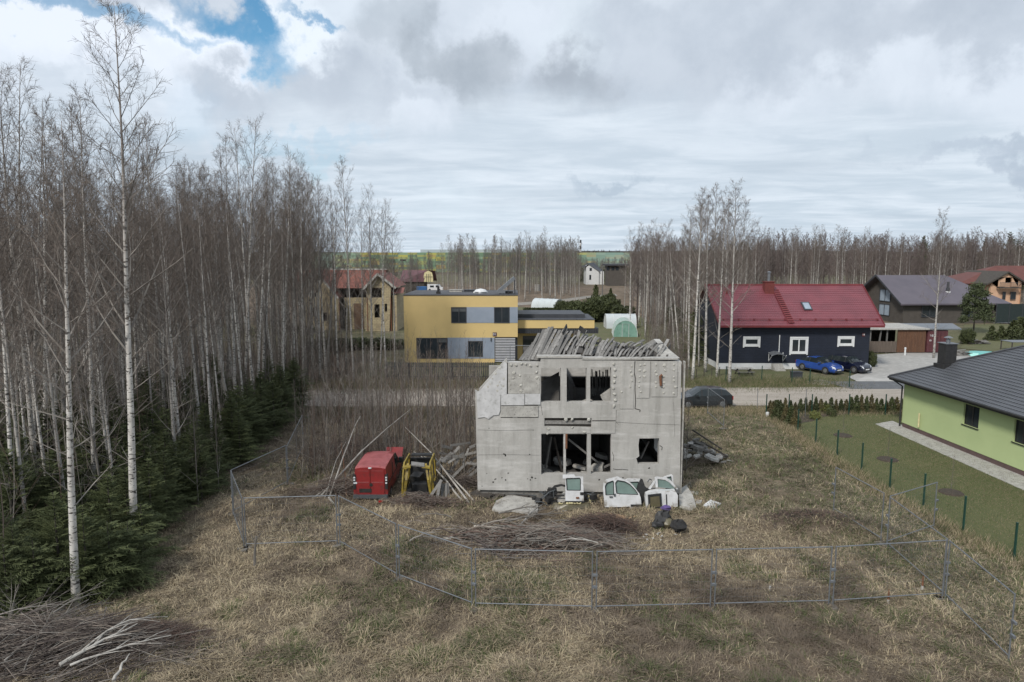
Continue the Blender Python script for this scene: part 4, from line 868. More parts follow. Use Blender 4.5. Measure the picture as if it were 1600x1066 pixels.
for k in range(2):
    m = MB(); h0 = a+(b-a)*k/2; h1 = a+(b-a)*(k+1)/2; m.box(h0+.03, h1-.03, CY-.16, CY-.104, .18, cpz-.16); dr = m.part('door', 'container_red', ct)
    m = MB()
    for f in (.3, .72): m.tube([(h0+(h1-h0)*f, CY-.2, .2), (h0+(h1-h0)*f, CY-.2, cpz-.2)], .025, 6)
    for z_ in (.55, .95, 1.3): m.box(h0+.15, h1-.15, CY-.19, CY-.165, z_, z_+.06)
    m.part('lock_bar', 'container_red', dr)
    if k == 0: text_mesh('tex', .5, 'white_paint', 'lettering', dr, ((h0+h1)/2-ct.location.x, -.18, cpz-.65)); m = MB(); m.cyl((h0+.35, CY-.185, cpz-1.25), .11, .02, 10, 'Y'); m.part('badge', 'white_paint', dr)
# things around the carport
def stick(u, v0, v1, r_, name, mat, label, cat, group=None):
    x_, y_ = G(u, v0); z_ = V(u, v1, y_)[1]; m = MB(); m.tube([(x_, y_, 0), (x_, y_, z_)], r_, 8); return m.solo(name, mat, label, cat, group)
bl = empty('garden_lamp', 'small white bollard lamp in front of the carport boards', 'lamp', (*G(1414, 556), 0)); m = Lmb(); m.cyl((0, 0, 0), .09, .75, 10); m.part('post', 'white_paint', bl); m = Lmb(); m.cyl((0, 0, .8), .12, .16, 10, r2=.08); m.cyl((0, 0, .75), .04, .06, 8); m.part('head', 'lamp_white', bl)
# ---------------------------------------------------------------- peach house and its dark fence
PY = 128.0; M('peach_render', (.56, .36, .24), (.50, .32, .21), 1, .9)
ph = empty('peach_house', 'peach house with a brown red roof and a balcony at the far right', 'house', (V(1590, 470, PY)[0], PY, 0))
a = V(1541, 475, PY)[0]; apx = V(1574.5, 424, PY); ez3 = V(1541, 441, PY); b = 2*apx[0]-a
zr3 = apx[1]; hol = []
for u0, u1, v0, v1 in ((1559.5, 1571.5, 433.5, 448), (1580.5, 1592, 433.5, 448)): p, q = V(u0, v1, PY), V(u1, v0, PY); hol.append([(p[0], p[1]), (q[0], p[1]), (q[0], q[1]), (p[0], q[1])])
m = MB(); m.wall([(a+.6, 0), (b-.6, 0), (b-.6, ez3[1]), (apx[0], zr3-.4), (a+.6, ez3[1])], hol, PY, .25); m.box(a+.6, b-.6, PY+.26, PY+10, 0, ez3[1]-.1); m.part('wall', 'peach_render', ph)
m = MB()
for s_, xe in ((1, a-.4), (-1, b+.4)):
    p0_ = Vector((xe, PY-.45, ez3[1]-.25)); p1_ = Vector((xe, PY+11, ez3[1]-.25)); q1_ = Vector((apx[0], PY+11, zr3)); q0_ = Vector((apx[0], PY-.45, zr3)); m.add([p0_, p1_, q1_, q0_]+[v_-Vector((0, 0, .3)) for v_ in (p0_, p1_, q1_, q0_)], [(0, 1, 2, 3), (7, 6, 5, 4), (0, 3, 7, 4), (0, 4, 5, 1)])
m.part('roof', 'dark_wood', ph)
mr_ = V(1556, 415.5, PY+6); m = MB(); m.add([(a-3.5, PY+3, ez3[1]-.4), (b+12, PY+3, ez3[1]-.4), (b+10, PY+8, mr_[1]), (V(1556, 415, PY+8)[0], PY+8, mr_[1]), (a-3.5, PY+14, ez3[1]-.4), (b+12, PY+14, ez3[1]-.4)], [(0, 1, 2, 3), (0, 3, 4), (3, 2, 5, 4)]); m.part('roof', M('brown_red_tiles', (.13, .045, .036), (.10, .036, .03), 1, .7), ph)
m = MB(); m.box(a+.7, b-.7, PY+.6, PY+.8, .1, zr3-2.6); m.box(V(1558, 440, PY)[0], V(1591.5, 440, PY)[0], PY-.9, PY+.0-.003, hol[0][0][1]-.3, hol[0][0][1]-.1); m.part('balcony', 'dark_wood', ph)
m = MB()
x0_, x1_ = V(1558, 440, PY)[0], V(1591.5, 440, PY)[0]
for k in range(24): xx = x0_+(x1_-x0_)*k/23; m.box(xx-.02, xx+.02, PY-.9, PY-.87, hol[0][0][1]-.1, hol[0][0][1]+.75)
m.box(x0_, x1_, PY-.92, PY-.85, hol[0][0][1]+.75, hol[0][0][1]+.82); m.part('railing', 'anthracite', ph)
for hh_ in hol: window_part(ph, hh_[0][0], hh_[1][0], hh_[0][1], hh_[2][1], PY+.15, 'anthracite', 'window_glass', mull=1, fr=.1, d=.02)
for u0, u1 in ((1566, 1572), (1578.5, 1588)): p, q = V(u0, 468, PY), V(u1, 456, PY); window_part(ph, p[0], q[0], p[1], q[1], PY, 'anthracite', mull=0, fr=.1)
FY2 = 112.0; df = empty('board_fence', 'tall dark green board fence in front of the peach house', 'fence', (V(1590, 499, FY2)[0], FY2, 0)); a = V(1558.5, 475, FY2); b_ = V(1660, 475, FY2)[0]
for k in range(5): m = MB(); w_ = (b_-a[0])/5; m.box(a[0]+w_*k+.02, a[0]+w_*(k+1)-.02, FY2, FY2+.05, .25, a[1]); m.part('panel', M('dark_fence', (.012, .022, .022), (.018, .028, .027), 2, .6), df); m = MB(); m.box(a[0]+w_*k-.07, a[0]+w_*k+.015, FY2-.03, FY2+.08, 0, a[1]+.1); m.part('post', 'anthracite', df)
# ---------------------------------------------------------------- unfinished cream block house on the left
M('cream_block', (.40, .34, .21), (.31, .26, .16), 3, .95, .4, c3=(.22, .17, .11), s3=4); 
h = nodes_of('block_wall', .95); bk_ = h.new('ShaderNodeTexBrick'); _s = h.new('ShaderNodeSeparateXYZ'); h.t.links.new(h.obj, _s.inputs[0]); _c = h.new('ShaderNodeCombineXYZ'); h.t.links.new(h.math('ADD', _s.outputs[0], _s.outputs[1]), _c.inputs[0]); h.t.links.new(_s.outputs[2], _c.inputs[1]); h.t.links.new(_c.outputs[0], bk_.inputs['Vector'])
bk_.inputs['Color1'].default_value = (.42, .355, .22, 1); bk_.inputs['Color2'].default_value = (.33, .275, .17, 1); bk_.inputs['Mortar'].default_value = (.20, .165, .12, 1); bk_.inputs['Scale'].default_value = 1.0; bk_.inputs['Mortar Size'].default_value = .02; bk_.inputs['Brick Width'].default_value = .55; bk_.inputs['Row Height'].default_value = .25
h.color(h.mix(h.mr(h.nz(h.obj, .8, 5), .45, .7, 0, .5), bk_.outputs[0], (.24, .19, .13)))
UY = 101.0
uh = empty('unfinished_house', 'unfinished cream block house with empty windows and an orange tile roof', 'house', (V(550, 503, UY)[0], UY, 0))
def uz(x, y, Y=UY): return V(440+x/3.8075, 360+y/3.8075, Y)
def wall_holes(outer, hs, Y, t=.35, mat='block_wall', name='wall'):
    m = MB(); m.wall(outer, [[(uz(a, d, Y)), (uz(b, d, Y)), (uz(b, c_, Y)), (uz(a, c_, Y))] for a, b, c_, d in hs], Y, t); return m.part(name, mat, uh)
g0 = uz(500, 548)[1]
wall_holes([(uz(497, 548)[0], 0), (uz(640, 548)[0], 0), (uz(642, 0)[0], uz(642, 335)[1]), uz(576, 262), (uz(497, 0)[0], uz(497, 340)[1])], [(533, 595, 343, 400), (508, 524, 445, 535), (552, 583, 440, 520), (612, 628, 437, 485)], UY)
m = MB(); m.box(uz(330, 0)[0], uz(490, 0)[0], UY+3, UY+3.3, 0, uz(400, 400, UY+3)[1]); m.part('wall', 'block_wall', uh)
for a, b, c_, d in ((365, 386, 460, 510),): m = MB(); p, q = uz(a, d, UY+3), uz(b, c_, UY+3); m.box(p[0], q[0], UY+2.98, UY+2.997, p[1], q[1]); m.part('window_dark_sheet', 'dark_gap', uh)  # dark sheet on the solid wall paints the shade of a window hole
m = MB(); p, q = uz(430, 500, UY+3), uz(486, 435, UY+3); m.box(p[0], q[0], UY+2.97, UY+2.995, 0, q[1]); m.part('porch_shade_sheet', M('porch_shade_brown', (.16, .105, .07), (.11, .07, .05), 2, .9), uh)  # flat brown sheet, its dark colour stands for the shaded porch recess
YL = UY+1.0
wall_holes([(uz(120, 0, YL)[0], 0), (uz(328, 0, YL)[0], 0), (uz(328, 0, YL)[0], uz(328, 400, YL)[1]), uz(200, 262, YL), (uz(120, 0, YL)[0], uz(120, 330, YL)[1])], [(150, 214, 345, 396), (158, 214, 460, 515), (243, 270, 490, 540)], YL)
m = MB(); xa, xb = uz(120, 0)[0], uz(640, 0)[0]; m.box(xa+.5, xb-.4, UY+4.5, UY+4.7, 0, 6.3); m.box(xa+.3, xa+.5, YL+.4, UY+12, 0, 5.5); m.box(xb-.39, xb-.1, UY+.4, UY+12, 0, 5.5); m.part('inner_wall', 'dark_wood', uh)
m = MB(); zr_ = uz(400, 235, UY+6.5)[1]; zev = uz(400, 345, UY+1.8)[1]
xr0, xr1 = uz(228, 0, UY+6.5)[0]-3.5, uz(572, 0, UY+6.5)[0]+1.5; pk = uz(576, 254); pe = uz(488, 346); pf = uz(684, 338)
tile_slope(m, (xr0, UY+1.8, zev), (pk[0], UY+1.8, zev), (pk[0], UY+6.5, zr_), (xr0, UY+6.5, zr_), .4, .03); tile_slope(m, (xr0, UY+12.5, zev), (xr1, UY+12.5, zev), (xr1, UY+6.5, zr_), (xr0, UY+6.5, zr_), .4, .03)
# right gable roof, running back
for a_, b_ in ((pe, pk), (pk, pf)): m.add([(a_[0], UY-.7, a_[1]), (b_[0], UY-.7, b_[1]), (b_[0], UY+9, b_[1]), (a_[0], UY+9, a_[1])], [(0, 1, 2, 3)])
pl0, pl1, pl2 = uz(100, 350, YL), uz(205, 232, YL), uz(345, 400, YL)
for a_, b_ in ((pl0, pl1), (pl1, pl2)): m.add([(a_[0], YL-.7, a_[1]), (b_[0], YL-.7, b_[1]), (b_[0], YL+9, b_[1]), (a_[0], YL+9, a_[1])], [(0, 1, 2, 3)])
p, q = uz(643, 375), uz(718, 342, UY+3); m.add([(p[0], UY+.2, p[1]), (uz(722, 372)[0], UY+.2, p[1]), (uz(700, 0)[0], UY+4, q[1]), (p[0], UY+4, q[1])], [(0, 1, 2, 3)])
ur = m.part('roof', 'orange_tiles', uh)
m = MB()
for a_, b_, Yq in ((pe, pk, UY-.74), (pk, pf, UY-.74), (pl0, pl1, YL-.74), (pl1, pl2, YL-.74)): mm = MB(); mm.beam((a_[0], Yq, a_[1]-.12), (b_[0], Yq, b_[1]-.12), .08, .3); mm.part('barge_board', 'concrete_light', ur)
m.tube([(xr0, UY+6.5, zr_+.05), (pk[0], UY+6.5, zr_+.05)], .14, 6); m.part('ridge_cap', 'concrete_light', ur)
m = MB(); p = uz(643, 500, UY+.6); m.box(uz(643, 0)[0]+.05, uz(672, 0)[0], UY+.5, UY+8, 0, uz(650, 385)[1]); m.part('wall', 'block_wall', uh)
m = MB()
for x_ in (498, 640, 328, 218): xx = uz(x_, 0)[0]; m.box(xx-.06, xx+.06, UY-.06, UY-.004, 0, 5.0)
m.part('quoin', 'rust', uh)
# ---------------------------------------------------------------- barn, blue tank, parked vans far behind
BY = 190.0; ba = empty('timber_barn', 'small dark timber barn with a maroon roof and cream gable', 'barn', (V(645, 452, BY)[0], BY, 0))
a, b = V(625, 440, BY)[0], V(671, 440, BY)[0]; m = MB(); m.box(a, b-1.5, BY, BY+7, 0, V(640, 440, BY)[1]); m.part('wall', 'dark_wood', ba)
xg0, xg1 = V(655, 0, BY)[0], V(670.5, 0, BY)[0]; zt_, zb_ = V(664, 423, BY)[1], V(664, 440.5, BY)[1]
M('maroon_roof', (.12, .055, .065), (.10, .045, .055), 1, .6); xm_ = (xg0+xg1)/2
arch = [(xg0, zb_), (xg1, zb_), (xg1, zb_+1.5), (xm_+1., zt_-.5), (xm_, zt_), (xm_-1., zt_-.5), (xg0, zb_+1.5)]
m = MB(); m.wall(arch, [], BY-.3, .2); m.part('gable', 'cream_foam', ba)
m = MB(); 
for xx in (xg0+.8, xm_, xg1-.8): m.box(xx-.06, xx+.06, BY-.36, BY-.303, zb_, zb_+2.2)
m.box(xg0, xg1, BY-.35, BY-.304, zb_+1.3, zb_+1.42); m.part('gable_frame', 'dark_wood', ba)
m = MB(); m.add([(V(624, 440, BY)[0], BY-.4, zb_), (xg0-.02, BY-.4, zb_), (xm_-.2, BY-.1, zt_+.1), (V(627, 422, BY)[0], BY+3, zt_+.1)], [(0, 1, 2, 3)]); m.add([(V(627, 422, BY)[0], BY+3, zt_+.1), (xm_-.2, BY-.1, zt_+.1), (xg1+.2, BY+3, zt_-.1), (xg1+.2, BY+8, zb_), (V(624, 440, BY)[0], BY+8, zb_)], [(0, 1, 2, 3, 4)]); m.part('roof', 'maroon_roof', ba)
QY = 175.0; m = MB(); a, b = V(651, 454, QY), V(666, 448, QY); m.box(a[0], b[0], QY, QY+1.6, 0, b[1]); 
for k in range(6): xx = a[0]+(b[0]-a[0])*k/6; m.box(xx, xx+.12, QY-.08, QY-.003, .2, b[1]-.1)
m.solo('blue_skip', M('blue_sheet', (.03, .12, .30), (.025, .10, .25), 2, .6), 'blue ribbed metal skip in front of the timber barn', 'skip')
# far white house, dark flat building, pole, chimney stack, water tower like mast
WY_ = 262.0; wh = empty('white_house', 'small white house with a dark gable roof at the edge of the far wood', 'house', (V(930, 440, WY_)[0], WY_, 0))
def wv_(x, y, Y=WY_): return V(780+x/4.44, 340+y/4.44, Y)
a0, a1, pk_ = wv_(603, 440), wv_(692, 440), wv_(625, 330)
m = MB(); m.wall([(a0[0], 0), (a1[0], 0), (a1[0], wv_(0, 372)[1]), wv_(628, 328), (a0[0], wv_(0, 345)[1])], [], WY_, 9); m.box(a1[0]+.01, wv_(735, 0)[0], WY_+.5, WY_+8, 0, wv_(0, 375)[1]); m.part('wall', 'white_paint', wh)
m = MB(); p, q, r_ = wv_(612, 318), wv_(695, 374), wv_(600, 345); m.add([(p[0], WY_-.5, p[1]), (q[0], WY_-.5, q[1]), (wv_(738, 374)[0], WY_+6, q[1]), (wv_(668, 318)[0], WY_+6, p[1]+.3)], [(0, 1, 2, 3)]); m.add([(p[0], WY_-.5, p[1]), (wv_(668, 318)[0], WY_+6, p[1]+.3), (r_[0]-1, WY_+8, r_[1]), (r_[0]-.6, WY_-.5, r_[1])], [(0, 1, 2, 3)]); m.part('roof', 'anthracite', wh)
for q in ((627, 643, 350, 370), (625, 638, 398, 432)): p0_, p1_ = wv_(q[0], q[3]), wv_(q[1], q[2]); m = MB(); m.box(p0_[0], p1_[0], WY_-.06, WY_-.01, p0_[1], p1_[1]); m.part('window', 'window_glass', wh)
DY_ = 250.0; fb = empty('flat_building', 'dark two storey building with an overhanging flat roof beside the white house', 'house', (V(963, 425, DY_)[0], DY_, 0)); a, b = V(950, 425, DY_), V(980, 414, DY_)
m = MB(); m.box(a[0], b[0], DY_, DY_+8, 0, b[1]-.3); m.part('wall', 'brown_boards', fb); m = MB(); m.box(a[0]-.8, b[0]+.8, DY_-1, DY_+9, b[1]-.29, b[1]+.3); m.part('roof', 'anthracite', fb)
for u_ in (955, 963, 970): m = MB(); xx = V(u_, 0, DY_)[0]; m.box(xx, xx+1.1, DY_-.06, DY_-.01, b[1]-2.0, b[1]-.8); m.part('window', 'window_glass', fb)
x_, y_ = G(941, 462); up_ = empty('utility_pole', 'grey utility pole in front of the small white house', 'pole', (x_, y_, 0)); zt_ = V(941, 416, y_)[1]; m = Lmb(); m.tube([(0, 0, 0), (0, 0, zt_)], [.17, .11], 8); m.part('pole', 'grey_wood', up_); m = Lmb(); m.box(-.8, .8, -.06, .06, zt_-.7, zt_-.55); m.part('crossarm', 'grey_wood', up_)
ck = empty('chimney_stack', 'tall thin red and white banded mast on the far horizon', 'mast', (V(907, 395, 700)[0], 700, 0)); z0_, z1_ = 8, V(907, 375, 700)[1]
for k in range(6): m = Lmb(); m.cyl((0, 0, 0 if k == 0 else z0_+(z1_-z0_)*k/6), .9, (z1_-z0_)/6+(z0_ if k == 0 else 0)-.02, 8); m.part('band', 'white_paint' if k % 2 == 0 else 'anthracite', ck)
# the long warehouse clad in coloured panels
h = nodes_of('pixel_cladding', .6); o_ = h.obj
sx_ = h.new('ShaderNodeSeparateXYZ'); h.t.links.new(o_, sx_.inputs[0]); cb = h.new('ShaderNodeCombineXYZ')
h.t.links.new(h.math('FLOOR', h.math('MULTIPLY', sx_.outputs[0], .17)), cb.inputs[0]); h.t.links.new(h.math('FLOOR', h.math('MULTIPLY', sx_.outputs[2], .8)), cb.inputs[1])
wn_ = h.new('ShaderNodeTexWhiteNoise'); wn_.noise_dimensions = '2D'; h.t.links.new(cb.outputs[0], wn_.inputs['Vector'])
rp = h.new('ShaderNodeValToRGB'); rp.color_ramp.interpolation = 'CONSTANT'; h.t.links.new(wn_.outputs[0], rp.inputs[0])
cols = [(.11, .20, .12), (.38, .37, .09), (.15, .24, .15), (.13, .21, .13), (.22, .30, .20), (.34, .27, .10), (.20, .28, .14), (.28, .30, .11)]
cr = rp.color_ramp
for i, c_ in enumerate(cols):
    e_ = cr.elements[0] if i == 0 else (cr.elements[1] if i == 1 else cr.elements.new(i/len(cols))); e_.position = i/len(cols); e_.color = (*c_, 1)
zone = h.mr(sx_.outputs[0], 60., 85.); zone2 = h.mr(sx_.outputs[0], -70., -90.)
c = h.mix(h.math('MULTIPLY', h.math('MAXIMUM', zone, zone2), .62), rp.outputs[0], (.27, .38, .35)); h.color(c)
HY = 430.0; wa_ = empty('warehouse', 'very long warehouse clad in green and yellow panels on the horizon', 'warehouse', (V(740, 400, HY)[0], HY, 0))
a, b = V(486, 396, HY), V(985, 396, HY); zt_ = CAM_H+(398-394.5)*HY/F_PX; m = MB(); m.box(a[0], b[0], HY, HY+60, 0, zt_); m.part('wall', 'pixel_cladding', wa_)
m = MB(); m.box(V(649, 0, HY)[0], V(905, 0, HY)[0], HY+4, HY+55, zt_+.01, zt_+1.9); m.part('upper_storey', M('pale_cladding', (.36, .40, .43), (.32, .36, .39), .1, .7), wa_)
m = MB(); p, q = V(625, 407.5, HY), V(634, 405.5, HY); m.box(p[0], q[0], HY-.3, HY-.01, p[1], q[1]); m.part('opening', 'dark_gap', wa_)
# greenhouses
def tunnel(name, label, cx, cy, w_, l_, h_, rz, mat, endmat, frame='white_paint'):
    t_ = empty(name, label, 'greenhouse', (cx, cy, 0), rz); n = 12; pr = [(math.cos(math.pi*k/n)*w_/2, math.sin(math.pi*k/n)**.8*h_) for k in range(n+1)]
    m = Lmb(); m.add([(-l_/2, a_, b_) for a_, b_ in pr]+[(l_/2, a_, b_) for a_, b_ in pr], [(k, n+1+k, n+2+k, k+1) for k in range(n)]); m.part('cover', mat, t_, smooth=True)
    for s_ in (-1, 1): m = Lmb(); m.add([(s_*l_/2, a_, b_) for a_, b_ in pr], [tuple(range(n+1))]); e_ = m.part('end_wall', endmat, t_)
    m = Lmb()
    for k in range(5): xx = -l_/2+l_*k/4; m.tube([(xx, a_*1.01, b_*1.01) for a_, b_ in pr], .03, 4)
    for s_ in (-1, 1): m.tube([(s_*(l_/2+.03), .45, 0), (s_*(l_/2+.03), .45, h_*.8), (s_*(l_/2+.03), -.45, h_*.8), (s_*(l_/2+.03), -.45, 0)], .03, 4)
    m.part('frame', frame, t_); return t_
M('greenhouse_sheet', (.50, .54, .55), (.44, .48, .49), 1, .25); M('greenhouse_end', (.30, .32, .31), (.24, .26, .25), 1, .4); M('green_film', (.20, .34, .28), (.14, .27, .22), 1.2, .45, c3=(.08, .15, .12), s3=2.)
x_, y_ = G(856, 484); tunnel('greenhouse', 'white arched polytunnel beyond the low wing of the yellow house', x_, y_+1.5, 3.4, 6.0, 2.2, R(-38), 'greenhouse_sheet', 'greenhouse_end')
x_, y_ = G(971, 514); tunnel('greenhouse', 'long clear greenhouse lying crosswise behind the green tunnel', x_, y_+1.5, 3.0, 4.6, 2.2, R(0), 'greenhouse_sheet', 'greenhouse_end')
x_, y_ = G(980, 527); tunnel('greenhouse', 'green film tunnel with its round end facing the ruin', x_, y_+2.4, 3.3, 5.0, 2.3, R(84), 'green_film', 'green_film')
x_, y_ = G(837, 482); m = MB(); m.cyl((x_, y_, 0), .45, 1.0, 12); m.cyl((x_, y_, 1.0), .47, .05, 12); m.solo('barrel', M('blue_plastic', (.02, .03, .22), (.02, .03, .18), 2, .4), 'blue barrel beside the white polytunnel', 'barrel')
x_, y_ = G(839.5, 455); m = MB(); m.cyl((x_, y_, 0), .9, 1.9, 14); m.cyl((x_, y_, 1.9), .95, .12, 14); m.solo('concrete_ring', 'concrete_light', 'pale concrete well ring standing upright on the far bare field', 'well ring')
# ================================================================ vehicles
ST = {'hatch': (4.2, 1.74, [(-2.10, .62, .62, .86, 0), (-2.06, .90, .93, .93, 0), (-1.98, .98, 1.02, .97, 'w'), (-1.62, .98, 1.36, .99, 0), (-1.2, .97, 1.45, 1, 0), (-.3, .95, 1.48, 1, 0), (.28, .93, 1.44, 1, 'w'), (1.02, .93, .98, 1, 0), (1.25, .90, .92, 1, 0), (1.80, .78, .80, .96, 0), (2.03, .66, .68, .86, 0), (2.12, .45, .47, .76, 0)]),
      'sedan': (4.3, 1.76, [(-2.16, .66, .67, .86, 0), (-2.10, .92, .94, .94, 0), (-1.68, .96, .99, .98, 'w'), (-1.05, .95, 1.34, .99, 0), (-.5, .94, 1.43, 1, 0), (.1, .92, 1.42, 1, 'w'), (.95, .90, .96, 1, 0), (1.25, .88, .90, 1, 0), (1.85, .74, .76, .95, 0), (2.08, .62, .64, .84, 0), (2.16, .42, .44, .74, 0)])}
def loft(stations, W, zb=.20, rooff=.76):
    vs = []; rows = []
    for x, zbelt, zr, wf, fl in stations:
        w2 = W/2*wf; wr = W/2*(rooff if zr-zbelt > .12 else rooff+(wf-rooff)*.85)*min(1, wf+.02)
        half = [(w2*.88, zb), (w2*.985, zb+.12), (w2, min(zbelt*.62, .55)), (w2*.97, zbelt), (wr, max(zr-.05, zbelt+.01)), (wr*.62, zr+.005), (0, zr+.02)]
        rows.append([(x, a, b) for a, b in half]+[(x, -a, b) for a, b in half[:-1]][::-1])
    return rows
def car(name, label, loc, rz, paint, style='hatch', plate=True, lights='lamp_white', scale=1.0, group=None):
    Lc, W, stn = ST[style]; c = empty(name, label, 'car', loc, rz, group); c.scale = (scale,)*3
    rows = loft(stn, W); n = len(rows[0]); body = Lmb(); gl = Lmb()
    fb_, fg = [], []
    for i in range(len(rows)-1):
        cab = stn[i][2]-stn[i][1] > .2 and stn[i+1][2]-stn[i+1][1] > .2; ws = stn[i][4] == 'w' or (stn[i+1][4] == 'w' and False)
        for k in range(n-1):
            f = (i*n+k, (i+1)*n+k, (i+1)*n+k+1, i*n+k+1)
            side = k in (3, n-5); top = k in (4, 5, n-6, n-7) or (4 <= k <= n-6)
            isg = (side and (cab or (ws and (stn[i][2]-stn[i][1] > .2 or stn[i+1][2]-stn[i+1][1] > .2)))) or (ws and top)
            (fg if isg else fb_).append(f)
    vs = [p for r_ in rows for p in r_]
    body.add(vs, fb_+[tuple(range(n))[::-1], tuple((len(rows)-1)*n+k for k in range(n))]); bo = body.part('body', paint, c, smooth=False)
    gl.add(vs, fg); gl.part('window', 'car_glass', c)
    for s_ in (-1, 1):   # pillars and sills
        m = Lmb()
        for i in range(len(stn)-1):
            if stn[i][2]-stn[i][1] > .2 and i % 2 == 0: p, q = Vector(rows[i][3]), Vector(rows[i][4]); p.y *= s_*1.01; q.y *= s_*1.01; m.beam(p, q, .07, .02, up=(0, s_, 0))
        m.box(-1.2, 1.2, s_*W*.49-.02, s_*W*.49+.02, .2, .28); m.part('trim', 'black_plastic', c)
    m = Lmb(); m.box(stn[-1][0]-.10, stn[-1][0]+.02, -W*.33, W*.33, .22, .36); m.box(stn[-1][0]-.12, stn[-1][0]+.005, -.35, .35, .44, .54); m.box(stn[0][0]-.03, stn[0][0]+.08, -W*.38, W*.38, .24, .40); m.part('grille', 'black_plastic', c)
    for s_ in (-1, 1):
        x1_ = stn[-2][0]; m = Lmb(); m.add([(x1_-.28, s_*W*.455, .72), (x1_+.0, s_*W*.40, .66), (x1_+.085, s_*W*.27, .56), (x1_+.02, s_*W*.30, .70), (x1_-.20, s_*W*.40, .79)], [(0, 1, 2, 3, 4) if s_ > 0 else (4, 3, 2, 1, 0)]); m.add([(x1_-.30, s_*W*.47, .60), (x1_-.02, s_*W*.43, .56), (x1_+.09, s_*W*.27, .50), (x1_+.085, s_*W*.27, .56), (x1_+.0, s_*W*.40, .66), (x1_-.28, s_*W*.47, .72)], [(0, 1, 4, 5), (1, 2, 3, 4)]); m.part('headlight', lights, c)
        m = Lmb(); m.box(stn[0][0]-.01, stn[0][0]+.12, min(s_*W*.33, s_*W*.46), max(s_*W*.33, s_*W*.46), .62, .88); m.part('tail_light', 'lamp_red', c)
        m = Lmb(); m.box(.62, .78, min(s_*W*.5, s_*W*.61), max(s_*W*.5, s_*W*.61), .93, 1.05); m.part('mirror', paint, c)
        for xw in (-1.28, 1.32):
            m = Lmb(); m.cyl((xw, s_*(W/2-.19) - (0 if s_ > 0 else 0), .32), .315, s_*.2, 20, 'Y'); wh_ = m.part('wheel', 'tyre', c)
            m = Lmb(); m.cyl((xw, s_*(W/2+.012), .32), .20, s_*.012, 12, 'Y', r2=.19); m.part('rim', 'rim', wh_)
            m = Lmb(); nn = 14; m.add([(xw+math.cos(math.pi*2*k/nn)*.37, s_*(W/2+.004), .33+math.sin(math.pi*2*k/nn)*.37) for k in range(nn)], [tuple(range(nn))]); m.part('wheel_arch', 'black_plastic', c)
    if plate: m = Lmb(); m.box(stn[-1][0]+.02, stn[-1][0]+.035, -.26, .26, .36, .47); m.part('number_plate', 'white_paint', c)
    m = Lmb(); m.box(-.5, .7, -W*.36, W*.36, .4, .9); m.box(-.75, -.55, -W*.34, W*.34, .5, 1.25); m.part('seats', 'black_plastic', c)
    return c
bx, by = G(1280, 581); car('parked_car', 'bright blue saloon car parked by the navy house wall', (bx, by, .06), R(-62), 'blue_car', 'sedan')
bx, by = G(1324, 580); car('parked_car', 'very dark blue hatchback parked right of the bright blue car', (bx, by, .06), R(-63), 'navy_car', 'hatch')
bx, by = G(1098, 636); car('parked_car', 'dark grey hatchback on the road verge half hidden by the ruin', (bx, by+.3, .0), R(184), 'dark_car', 'hatch', scale=1.0)
m = empty('white_van', 'white van parked by the blue skip far behind the yellow house', 'van', (*G(680, 455), 0)); m['label'] = 'white van parked right of the blue skip near the timber barn'
q = Lmb(); q.box(-2.4, 1.4, -1, 1, .4, 2.1); q.add([(1.41, -1, .4), (1.41, 1, .4), (1.41, 1, 2.1), (1.41, -1, 2.1), (2.4, -1, .4), (2.4, 1, .4), (2.4, 1, 1.1), (2.4, -1, 1.1), (1.9, -1, 1.25), (1.9, 1, 1.25)], [(0, 3, 8, 7, 4), (1, 5, 6, 9, 2), (4, 7, 6, 5), (7, 8, 9, 6), (8, 3, 2, 9)]); q.part('body', 'white_paint', m)
q = Lmb(); q.box(-1.5, -.3, -1.02, -1.003, 1.2, 1.8); q.box(.3, 1.2, -1.02, -1.003, 1.2, 1.8); q.part('window', 'car_glass', m)
for xx in (-1.6, 1.4):
    q = Lmb(); q.cyl((xx, -1.03, .38), .38, .25, 12, 'Y'); q.part('wheel', 'tyre', m)

# red van, seen from behind
vy = G(580, 781)[1]; vx0 = V(552, 770, vy)[0]; vx1 = V(606.5, 770, vy)[0]; vw = vx1-vx0; vh = V(580, 729.5, vy)[1]
van = empty('red_van', 'dirty red panel van with its bonnet raised sunk in dead brush', 'van', ((vx0+vx1)/2, vy, -.2), R(90)); W = vw; Hh = vh+.2
s_ = [(-4.35, .5, .5, .80, 0), (-4.25, .85, .86, .92, 0), (-3.75, .98, 1.0, .97, 0), (-3.45, 1.02, 1.06, .99, 'w'), (-2.75, 1.02, Hh-.08, 1, 0), (-2.2, 1.02, Hh-.005, 1, 0), (-1.1, 1.02, Hh+.02, 1, 0), (-.12, 1.02, Hh, 1, 0), (0, 1.02, Hh-.05, .985, 0)]
s_ = [(-x-0.0, a, b, c_, d) for x, a, b, c_, d in s_][::-1]   # front towards +x (local)
rows = loft([(x, a, b, c_, d) for x, a, b, c_, d in s_], W, .28, .87); n = len(rows[0]); vs = [p for r_ in rows for p in r_]; fb_, fg = [], []
for i in range(len(rows)-1):
    for k in range(n-1):
        f = (i*n+k, (i+1)*n+k, (i+1)*n+k+1, i*n+k+1); top = 4 <= k <= n-6; side = k in (3, n-5)
        (fg if (i == 4 and top) or (side and i in (3, 4)) else fb_).append(f)
m = Lmb(); m.mats = ['red_car', 'pale_red']; m.add(vs, fb_+[tuple(range(n))[::-1], tuple((len(rows)-1)*n+k for k in range(n))])
for i, f in enumerate(m.f):
    if len(f) == 4 and all(vs[a][2] > Hh-.12 for a in f): m.m[i] = 1  # faces at roof height take a paler red
m.part('body', None, van)
m = Lmb(); m.add(vs, fg); m.part('window', 'car_glass', van)
